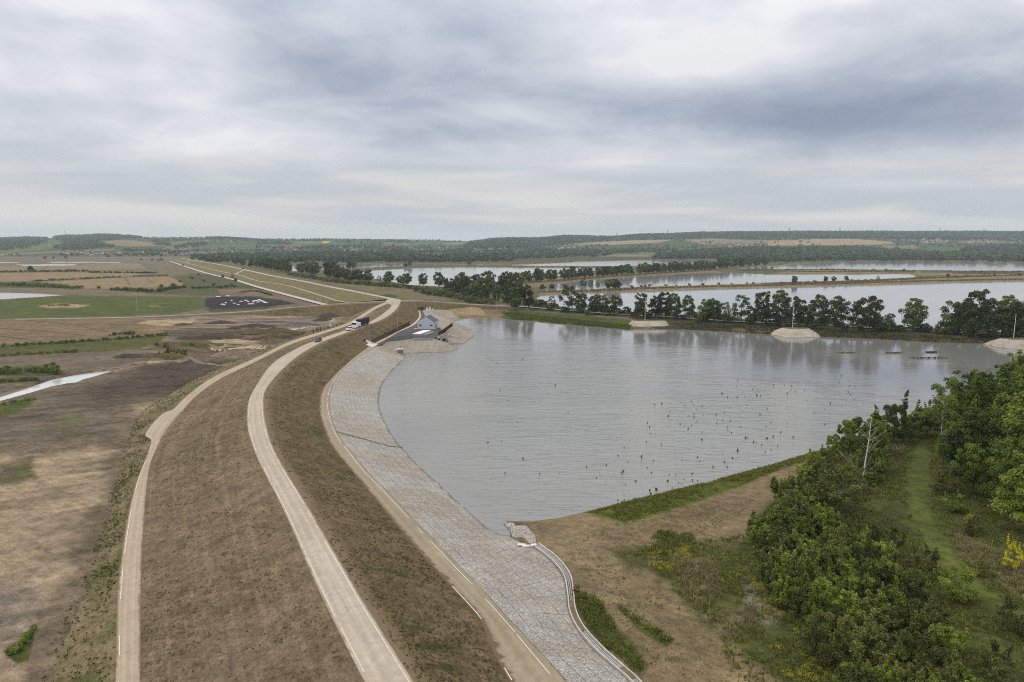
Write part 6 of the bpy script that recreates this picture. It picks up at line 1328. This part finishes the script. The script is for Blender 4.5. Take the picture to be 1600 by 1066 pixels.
# culvert apron on the slope
p = W(580, 537, 4.7); e = empty('culvert_outlet', tuple(p), -.5, 'concrete culvert apron with a black hood at the foot of the dark slope', 'culvert')
a_ = [W(*q) for q in ((563, 535, 4.9), (572, 531, 6.2), (590, 538.5, 4.75), (582, 543, 4.7))]; V_ = np.array([v - p for v in a_] + [v - p - np.array([0, 0, 1.2]) for v in a_]); cc, ss_ = math.cos(.5), math.sin(.5); V_ = np.stack([V_[:, 0] * cc - V_[:, 1] * ss_, V_[:, 0] * ss_ + V_[:, 1] * cc, V_[:, 2] + .12], -1)
b = MB(); b.add(V_, [(0, 3, 2, 1), (0, 1, 5, 4), (1, 2, 6, 5), (2, 3, 7, 6), (3, 0, 4, 7)]); b.build('apron', CONCP, e)
hp = W(570.5, 534.3, 5.2) - p; hp = np.array([hp[0] * cc - hp[1] * ss_, hp[0] * ss_ + hp[1] * cc, hp[2]])
b = MB(); b.prism([(math.cos(t_) * .75, math.sin(t_) * 1.5) for t_ in np.linspace(0, math.pi, 9)], (hp + np.array([0, -.5, -.2]), hp + np.array([0, 1.2, -.2]), (1, 0, 0), (0, 0, 1))); b.build('hood', BLACK, e)
# walls running down the spurs
def wallrun(pts, h, t, label, mat=CONCP):
    P_ = np.array([W(*q) for q in pts]); o = P_[0].copy(); b = MB()
    for a, c in zip(P_[:-1], P_[1:]):
        d = c - a; n = np.array([-d[1], d[0], 0]); n /= np.linalg.norm(n); n *= t / 2
        v = [a - n, a + n, c + n, c - n]; b.add([q - o + np.array([0, 0, -.8]) for q in v] + [q - o + np.array([0, 0, h]) for q in v], [(0, 3, 2, 1), (4, 5, 6, 7), (0, 1, 5, 4), (1, 2, 6, 5), (2, 3, 7, 6), (3, 0, 4, 7)])
    return tag(b.build('retaining_wall', mat, None, tuple(o)), label, 'wall')
wallrun([(675, 530.2, 4.5), (683, 532.4, 3.4), (694, 536, 1.6), (701, 538.2, .5)], .5, .5, 'pale sloping wall down the edge of the middle stone spur'); wallrun([(646, 530.5, 4.5), (676, 530.2, 4.5)], .5, .6, 'grey wall along the yard edge above the front stone spur', CONC2); wallrun([(684, 527, 4.5), (706, 512, 4.5)], .35, .5, 'pale footing wall under the rust-brown fence')
# ------------------------------------------------------------------ fences
def fence(pts, h, mat, label, gap=.16, post=2.5, rail=True):
    P_ = np.array([W(*q) for q in pts]); P_ = resamp(P_, max(2, int(np.linalg.norm(np.diff(P_, axis=0), axis=1).sum() / .25))); o = P_[0].copy(); e = empty('fence', tuple(o), 0, label, 'fence')
    L = np.linalg.norm(np.diff(P_, axis=0), axis=1).sum(); n = int(L / gap); q = resamp(P_, n) - o; b = MB()
    for v in q: b.box((v[0], v[1], v[2] + h * .5), (.05, .05, h))
    for z in (.25, h - .25): b.tube(q[::max(1, n // 40)] + np.array([0, 0, z]), .035, 4)
    b.build('railings', mat, e); k = max(2, int(L / post)); pm = MB(); pm.box((0, 0, h * .53), (.1, .1, h * 1.08)); me = pm.mesh('post'); me.materials.append(mat)
    for v in resamp(P_, k) - o: c = link('post', me, None, e); c.location = tuple(v)
    return e
fence([(581, 538.5, 4.6), (600, 529, 4.6), (619, 519.5, 4.6), (640, 508.6, 4.6)], 2.2, plain('brown_steel', S(66, 56, 46), .7), 'dark brown palisade fence along the foot of the dam slope', .28)
fence([(603, 534.5, 4.6), (625, 531.5, 4.6), (643, 529.6, 4.6)], 1.8, DKST, 'dark grey railing fence along the edge of the asphalt yard', .3)
fence([(685, 526, 4.6), (695, 520, 4.6), (707, 510.5, 4.6)], 2.2, RUST, 'rust-brown palisade fence beside the pump house', .11)
fence([(678, 529.5, 4.5), (690, 526, 4.4), (706, 528, 2.8), (722, 531, 1.2)], 1.1, STEEL, 'thin steel handrail crossing the middle stone spur', 1.0, 3)
fence([(446, 540.3, 1.3), (458, 536.8, 1.3), (472, 532.5, 1.3)], 1.0, plain('grey_timber', S(120, 112, 100), .9), 'short grey picket line below the berm track', .8, 3)
# ------------------------------------------------------------------ poles
POLE = plain('pole_concrete', S(168, 164, 158), .9, var=.1)
def pole(p, h, label, r=.16, arm=True, mat=POLE, name='utility_pole', group=None):
    e = empty(name, tuple(p), RNG.uniform(-.3, .3), label, 'pole', group); b = MB(); b.tube([(0, 0, -.4), (0, 0, h)], [r, r * .55], 7); b.build('shaft', mat, e, smooth=True)
    if arm: a = MB(); a.box((.35, 0, h - .15), (.9, .1, .1)); a.box((.85, 0, h - .1), (.5, .22, .14)); a.build('lamp_head', STEEL, e)
    return e
def pole_px(px, py, ptop, label, z=None, **k):
    p = PG1(px, py) if z is None else W(px, py, z); h = (py - ptop) * depth_of(p) / FPX; return pole(p, h, label, **k)
pole_px(577.3, 533.5, 505, 'slim pole beside the culvert apron at the slope foot', 4.9, r=.12); pole_px(621.5, 519, 495, 'slim pole by the palisade fence behind the yard', 4.6, r=.11)
pole_px(502, 478, 458, 'pole beside the lane where it climbs to the dam crest', None, r=.16)
for i_, (x_, y_, t_) in enumerate([(514, 442, 432), (551.5, 452.5, 439), (599, 457, 443.5), (634, 455, 448), (675.5, 468.5, 457), (694.5, 472, 459.5), (426, 425, 417.5), (458, 431, 423)]):
    pole_px(x_, y_, t_, f'pale pole in the grass behind the far dam, {ORD[i_]} as they near the causeway' if i_ < 6 else ['pale pole by the farthest trees of the far dam', 'pale pole next along from the farthest dam trees'][i_ - 6], None, r=.2)
pole_px(776.5, 487, 459, 'tall grey pole at the start of the green reservoir bank', None, r=.22); pole_px(215, 487, 462, 'lone pale pole standing in the bright green field', None, r=.22, arm=False)
pole_px(1166, 506, 470, 'thin pole among the causeway trees', None, r=.14, arm=False)
# ------------------------------------------------------------------ mooring mounds with masts
def mound(px, py, rt, rb, label, mlabel, mh, flat=.6):
    c = W(px, py, 3.6); e = empty('stone_mound', (c[0], c[1], 0), -.03, label, 'mound'); nr, na = 14, 72; V = []; rng = np.random.default_rng(int(px))
    th = np.linspace(0, 2 * math.pi, na, endpoint=False)
    for i in range(nr):
        f = i / (nr - 1); rx = rt[0] + (rb[0] - rt[0]) * f; ry = rt[1] + (rb[1] - rt[1]) * f; z = 3.6 + (-1.2 - 3.6) * f
        wob = 1 + .05 * np.sin(3 * th + px) + .02 * rng.normal(size=na); sq = (np.abs(np.cos(th)) ** 4 + np.abs(np.sin(th)) ** 4) ** -.18
        V.append(np.c_[np.cos(th) * rx * wob * sq, np.sin(th) * ry * wob * sq, z + rng.normal(size=na) * .09])
    V = np.vstack(V); F = []
    for i in range(nr - 1):
        for j in range(na): k = (j + 1) % na; F.append((i * na + j, (i + 1) * na + j, (i + 1) * na + k, i * na + k))
    link('stone_slope', npmesh('stone_slope', V, np.array(F), uv=V[:, :2] * .7, smooth=True), ST3, e)
    top = V[:na].copy(); cen = np.array([0, 0, 3.75]); tv = np.vstack([top + np.array([0, 0, .02]), top * np.array([.5, .5, 1]) + np.array([0, 0, .12]), cen[None]])
    tf4 = [(j, (j + 1) % na, na + (j + 1) % na, na + j) for j in range(na)]; tf3 = [(na + j, na + (j + 1) % na, 2 * na) for j in range(na)]
    link('grass_top', npmesh('grass_top', tv, [np.array(tf4), np.array(tf3)], uv=tv[:, :2]), SO_G, e)
    pole((c[0] - 2, c[1], 3.6), mh, mlabel, .17, False, plain('white_mast', S(206, 206, 204), .6, var=.05), 'flag_mast')
ST3 = stonemat('pale_riprap', S(186, 178, 166), S(176, 166, 150), S(196, 176, 146), 40, 40, .5)
mound(1013, 501, (9.5, 3.5), (13.5, 13), 'trapezoid stone mound by the green end of the reservoir bank', 'white mast on the stone mound by the green bank', 13.5)
mound(1244, 513, (6.5, 3.5), (15.5, 13), 'pale stone mound in the middle of the far reservoir bank', 'white mast on the stone mound in mid bank', 14)
mound(1590, 529.5, (7, 3.5), (14.5, 12), 'pale stone mound half hidden by the wood', 'white mast on the stone mound by the wood', 12)
p = W(1557, 414, 0); b = MB(); a_ = np.linspace(0, 2 * math.pi, 24, endpoint=False); V_ = np.vstack([np.c_[np.cos(a_) * 24, np.sin(a_) * 12, 0 * a_ - .5], np.c_[np.cos(a_) * 22, np.sin(a_) * 10, 0 * a_ + 1.6 + .3 * np.sin(5 * a_)], [[0, 0, 2.0]]])
b.add(V_, [(i, (i + 1) % 24, 24 + (i + 1) % 24, 24 + i) for i in range(24)], [(24 + i, 24 + (i + 1) % 24, 48) for i in range(24)]); tag(b.build('reed_island', plain('reed_brown', S(112, 98, 68), 1, var=.3, scale=.3), None, tuple(p)), 'small oval reed island in the bright pond before the far forest', 'island')
# ------------------------------------------------------------------ vehicles
TYRE = plain('tyre_rubber', (.02, .02, .02), .9); RIM = plain('wheel_rim', (.35, .35, .36), .4, .6)
def wheel(e, x, y, r, w=.24):
    b = MB(); b.tube([(x, y - w / 2, r), (x, y + w / 2, r)], r, 16); o = b.build('wheel', TYRE, e); h = MB(); s = 1 if y > 0 else -1; h.tube([(x, y + s * (w / 2 - .02), r), (x, y + s * (w / 2 + .02), r)], r * .6, 12); h.build('rim', RIM, o)
def hull(prof, wid, e, name, mat, inset=None):
    """side profile [(x,z,half width)] lofted into a closed car shape"""
    secs = []
    for x, zb, zt, hw in prof:
        r_ = min(.16, (zt - zb) * .3); secs.append([(x, -hw, zb), (x, -hw * 1.0, zt - r_), (x, -hw + r_ * .8, zt), (x, hw - r_ * .8, zt), (x, hw, zt - r_), (x, hw, zb)])
    V = np.array(secs).reshape(-1, 3); k = 6; F = []
    for i in range(len(prof) - 1):
        for j in range(k): F.append((i * k + j, i * k + (j + 1) % k, (i + 1) * k + (j + 1) % k, (i + 1) * k + j))
    b = MB(); b.add(V, F, [(0, 5, 1)]); n = len(prof) - 1
    for a in ((0, 1, 2), (0, 2, 3), (0, 3, 4), (0, 4, 5)): b.F3.append(np.array([[a[0], a[2], a[1]]])); b.F3.append(np.array([[n * k + a[0], n * k + a[1], n * k + a[2]]]))
    return b.build(name, mat, e, smooth=False)
def car(p, rz, paint, label):
    e = empty('parked_car' if False else 'car', tuple(p), rz, label, 'car')
    body = hull([(-2.25, .45, .85, .78), (-2.2, .32, 1.0, .86), (-1.4, .26, 1.06, .9), (0, .26, 1.05, .91), (1.2, .26, 1.02, .9), (1.75, .28, .95, .86), (2.2, .34, .82, .78), (2.28, .42, .66, .7)], 0, e, 'body', paint)
    hull([(-2.1, 1.0, 1.12, .74), (-1.85, 1.0, 1.58, .68), (-.6, 1.0, 1.66, .68), (.35, 1.0, 1.62, .67), (1.15, 1.0, 1.06, .72)], 0, e, 'cabin_glass', DARK)
    r = MB(); r.box((-.75, 0, 1.66), (2.1, 1.24, .07)); r.build('roof', paint, e)
    for x in (-1.4, 1.4):
        for y in (-.8, .8): wheel(e, x, y, .34)
    for y in (-.6, .6):
        h = MB(); h.box((2.24, y, .72), (.1, .32, .16)); h.build('headlight', plain('lamp_glass', (.75, .75, .72), .2), e); t_ = MB(); t_.box((-2.24, y * 1.1, .86), (.08, .22, .3)); t_.build('tail_light', plain('tail_red', (.25, .02, .02), .3), e)
    b = MB(); b.box((2.3, 0, .45), (.1, 1.3, .18)); b.build('bumper', BLACK, e)
    return e
MID = (crL + crR) / 2; MPX = PX(MID)
def on_crest(px):
    i = int(np.argmin(np.abs(MPX[:, 0] - px) + 1e3 * (MPX[:, 1] > 600) + 1e3 * (MPX[:, 1] < 480))); d = MID[i - 1] - MID[i + 1]; return MID[i] + np.array([0, 0, .03]), math.atan2(d[1], d[0])
q, rz = on_crest(497); car(q, rz, plain('dark_green_paint', (.045, .05, .048), .3, spec=.5), 'dark car driving alone along the dam crest')
q, rz = on_crest(545.5); car(q, rz, plain('white_paint', (.78, .78, .78), .3, spec=.5), 'white estate car leading the black lorry on the dam crest')
def lorry(p, rz, label, cabm, boxm, Lb=11.4):
    e = empty('lorry', tuple(p), rz, label, 'lorry')
    hull([(4.6, .55, 3.1, 1.15), (5.6, .5, 3.2, 1.22), (6.9, .5, 3.0, 1.22), (7.15, .5, 1.9, 1.2), (7.25, .55, 1.2, 1.15)], 0, e, 'cab', cabm)
    b = MB(); b.box((7.0, 0, 2.35), (.35, 2.1, .9)); b.build('windscreen', DARK, e)
    b = MB(); b.box((2.2, 0, .95), (6.6, 2.2, .35)); b.build('chassis', cabm, e); b = MB(); b.box((2.6, 0, 1.75), (3.6, 2.3, 1.3)); b.build('fairing', cabm, e)
    b = MB(); b.box((.8 - Lb / 2, 0, 2.3), (Lb, 2.55, 2.75)); b.build('trailer_box', boxm, e)
    b = MB(); b.box((.8 - Lb / 2, 0, .82), (Lb, 1.2, .2)); b.build('trailer_frame', DKST, e)
    for x in (6.2, 2.4, -6.6, -7.9, -9.2):
        for y in (-1.08, 1.08): wheel(e, x, y, .5, .34)
    return e
q, rz = on_crest(560.5); lorry(q, rz, 'articulated lorry with a white cab and long black trailer on the crest', WHM, plain('black_tarpaulin', (.012, .012, .02), .5))
def tipper(p, rz, label, cab, body_, name='dump_truck'):
    e = empty(name, tuple(p), rz, label, 'truck'); hull([(1.7, .7, 2.7, 1.1), (3.2, .7, 2.8, 1.15), (3.7, .7, 1.7, 1.1)], 0, e, 'cab', cab)
    b = MB(); b.box((-1.6, 0, 2.3), (6.0, 2.5, 2.6), 0, 1.06); b.build('tipper_body', body_, e); b = MB(); b.box((0, 0, .85), (7, 1.0, .3)); b.build('chassis', DKST, e)
    for x in (2.6, -1.6, -3.2):
        for y in (-1.05, 1.05): wheel(e, x, y, .55, .4)
    return e
gi = lambda px: int(np.argmin(np.abs(PX(G3)[:, 0] - px)))
def on_haul(px, o): i = gi(px); d = G3[i - 1] - G3[i + 1]; return G3[i] + np.array([o, 0, .03]), math.atan2(d[1], d[0])
BLUE = plain('dark_blue_paint', (.03, .035, .06), .5); OR = plain('rust_red_paint', (.16, .05, .04), .6)
for px, o, l_, a_, b_ in ((374.5, -4.5, 'dark dump truck nearest along the white haul road', BLACK, BLACK), (350, -2, 'dark blue dump truck farther along the white haul road', BLUE, BLUE), (356.5, 5.5, 'rust-red digger truck beside the blue dump truck', OR, OR), (286, 0, 'tiny dark truck far along the white haul road', BLUE, DKST)):
    q, rz = on_haul(px, o); e = tipper(q, rz, l_, a_, b_)
    if 'digger' in l_:
        b = MB(); b.tube([(-1, 0, 3.4), (-2.6, 0, 8.4), (-5.0, 0, 5.2)], [.5, .45, .3], 6); b.build('boom', OR, e)
i_ = int(np.argmin(np.abs(PX(C1)[:, 0] - 379.5))); car(C1[i_] + np.array([0, 0, .03]), .6, plain('black_paint', (.02, .02, .022), .3), 'tiny black car at the top of the hairpin ramp')
# ------------------------------------------------------------------ small things on the worked ground
def heap(px, py, rx, ry, h, mat, label, seed):
    p = PG1(px, py); n = 26; g = np.linspace(-1.15, 1.15, n); X, Y = np.meshgrid(g, g); r = np.sqrt(X ** 2 + Y ** 2); a = np.clip(1 - r, 0, 1) ** .75
    nz = fbm(X * 2.2 + seed, Y * 2.2, seed, 4); Z = h * (a * (.8 + .55 * nz)) - .35 - .25 * (a <= 0)
    V = np.stack([X * rx, Y * ry, Z], -1).reshape(-1, 3); return tag(link('spoil_heap', npmesh('spoil_heap', V, gridfaces(n, n), smooth=False), mat, None, tuple(p)), label, 'spoil heap')
H_D = soilmat('dark_spoil', S(74, 64, 56), S(62, 54, 48), S(84, 74, 64), S(60, 60, 30), .75); H_P = soilmat('pale_spoil', S(160, 142, 114), S(150, 132, 106), S(168, 150, 124), S(90, 90, 50), .9); H_G = soilmat('weedy_spoil', S(86, 78, 50), S(76, 72, 42), S(92, 82, 56), S(58, 62, 28), .50)
for i_, a_ in enumerate([(516, 494, 9, 13, 3.0, H_D, 'black earth heap under the climbing lane'), (505, 500, 7, 8, 2.2, H_D, 'dark heap with pale rubble below the climbing lane'), (400, 511, 20, 7, 2.4, H_D, 'long dark heap on the churned ground'), (372, 514, 9, 5, 2.0, H_D, 'small dark heap at the end of the long dark heap'), (428, 518, 14, 7, 3.0, H_G, 'weedy brown heap beside the white puddle'), (345, 505, 12, 6, 2.2, H_D, 'grey heap near the pale sand'), (262, 504, 20, 6, 2.2, H_P, 'pale sand heap at the corner of the brown field'), (287, 507.5, 7, 4, 1.6, H_D, 'small brown heap beside the pale sand heap'), (205, 557, 8, 5, 2.0, H_D, 'grey gravel heap beside the weedy strip'), (255, 556, 10, 6, 2.0, H_G, 'weedy heap on the worked earth'), (234, 565, 4, 3, .9, H_P, 'tiny ochre heap beside the dirt track'), (330, 526, 18, 6, 2.0, H_D, 'low ragged heap on the dark brown earth'), (365, 535, 26, 6, 2.2, H_P, 'long eroded bank of pale earth'), (300, 538, 22, 5, 1.8, H_G, 'long weedy bank of brown earth')]):
    heap(*a_, i_ * 7 + 3)
for i_, (x_, y_, w_, d_) in enumerate([(377, 471.5, 5, 3), (392, 475.5, 8, 3), (399, 470.5, 9, 3), (408, 471, 8, 3), (415, 473.5, 5, 2.5), (347, 476, 4, 3), (366, 474.5, 4, 2), (341, 464, 6, 2.5), (356, 463, 6, 2.5), (405, 469, 4, 2), (384, 470, 4, 2), (388, 472, 3, 2), (396, 472.4, 4, 2), (403, 472.8, 3, 2), (412, 471.8, 4, 2), (350, 477, 3, 2), (353, 474, 3, 2), (372, 476.5, 3, 2), (362, 470, 2.5, 2)]):
    p = PG1(x_, y_); b = MB(); rg = np.random.default_rng(i_); n = 14; a_ = np.linspace(0, 2 * math.pi, n, endpoint=False); r_ = rg.uniform(.5, 1.1, n); z_ = rg.uniform(.2, .9, n)
    V_ = np.vstack([np.c_[np.cos(a_) * r_ * w_ * .40, np.sin(a_) * r_ * d_ * .42, z_ * 0 - .2], np.c_[np.cos(a_) * r_ * w_ * .36, np.sin(a_) * r_ * d_ * .36, z_ * .7], [[0, 0, .7]]]); b.add(V_, [(i, (i + 1) % n, n + (i + 1) % n, n + i) for i in range(n)], [(n + i, n + (i + 1) % n, 2 * n) for i in range(n)])
    tag(b.build('white_sheet', WHM, None, tuple(p)), 'crumpled white sheet lying on the black peat ground', 'sheet', 'white sheets on the black ground')
for i_, (x_, y_) in enumerate([(519, 503.6), (516.5, 504.2), (522, 501.5), (524, 505), (515.8, 510.5)]):
    p = W(x_, y_, 1.6 + .5 * (i_ < 4)); b = MB(); b.box((0, 0, .5), (1.8, 1.2, 1.2), .4 * i_, .8); tag(b.build('concrete_block', CONCP, None, tuple(p)), 'pale concrete lump on the dark heap below the climbing lane', 'block', 'pale lumps on the dark heap')
for i_, (x_, y_, h_) in enumerate([(489.8, 521.3, 1.9), (495.2, 519.5, 2.6), (497.2, 519.5, 1.8), (501, 518.2, 2.4), (512.5, 515.3, 1.6), (515.2, 514.4, 1.4), (534.5, 507.4, 1.2), (523.7, 507.2, 2.4)]):
    p = W(x_, y_, 1.9); b = MB(); b.box((0, 0, h_ / 2 - .2), (.45, .45, h_ + .4), .2 * i_, .75); b.box((0, 0, h_ - .2), (.7, .6, .25), .3 * i_); tag(b.build('marker_post', RUST if i_ < 7 else POLE, None, tuple(p)), 'stubby rusty post on the bank below the berm track' if i_ < 7 else 'pale post by the dark heap below the climbing lane', 'post', 'rusty posts below the berm track' if i_ < 7 else None)
for i_, (x_, y_) in enumerate([(667, 483.8), (671.5, 483.2), (667.5, 486.2), (671.8, 485.6), (676, 485.3)]):
    p = W(x_, y_, 4.55); b = MB(); b.tube([(0, 0, 0), (0, 0, .2), (0, 0, 1.0), (0, 0, 1.15)], [.5, .56, .56, .4], 10); tag(b.build('white_barrel', WHM, None, tuple(p)), 'small white barrel on the stones behind the pump house', 'barrel', 'white barrels behind the pump house')
p = W(658, 484.5, 4.6); e = empty('site_hut', tuple(p), .2, 'little brown site hut at the far end of the yard', 'hut'); b = MB(); b.box((0, 0, 1.2), (4.2, 2.4, 2.4)); b.build('wall', plain('hut_brown', S(96, 76, 60), .8), e); b = MB(); b.box((0, 0, 2.5), (4.6, 2.8, .2)); b.build('roof', plain('hut_roof', S(120, 100, 86), .8), e); b = MB(); b.box((.6, -1.22, 1.0), (.9, .1, 1.9)); b.build('door', DKST, e)
for i_, (x_, y_) in enumerate([(1014, 500.5), (1254, 515.5)]):
    pass
# ------------------------------------------------------------------ haze: the air of the valley
b = MB(); b.box((0, 4800, 85), (34000, 10600, 176)); hz = b.mesh('haze')
hm = bpy.data.materials.new('haze'); hm.use_nodes = True; t = NT(hm.node_tree)
for n in list(t.n): t.n.remove(n)
out = t.new('ShaderNodeOutputMaterial'); v = t.new('ShaderNodeVolumePrincipled'); v.inputs['Color'].default_value = (.80, .90, 1.0, 1); v.inputs['Density'].default_value = 6.4e-5; v.inputs['Anisotropy'].default_value = .0
t.l.new(v.outputs[0], out.inputs['Volume'])
o = link('haze', hz, hm); tag(o, 'thin bluish haze lying over the whole valley', 'haze', kind='stuff')
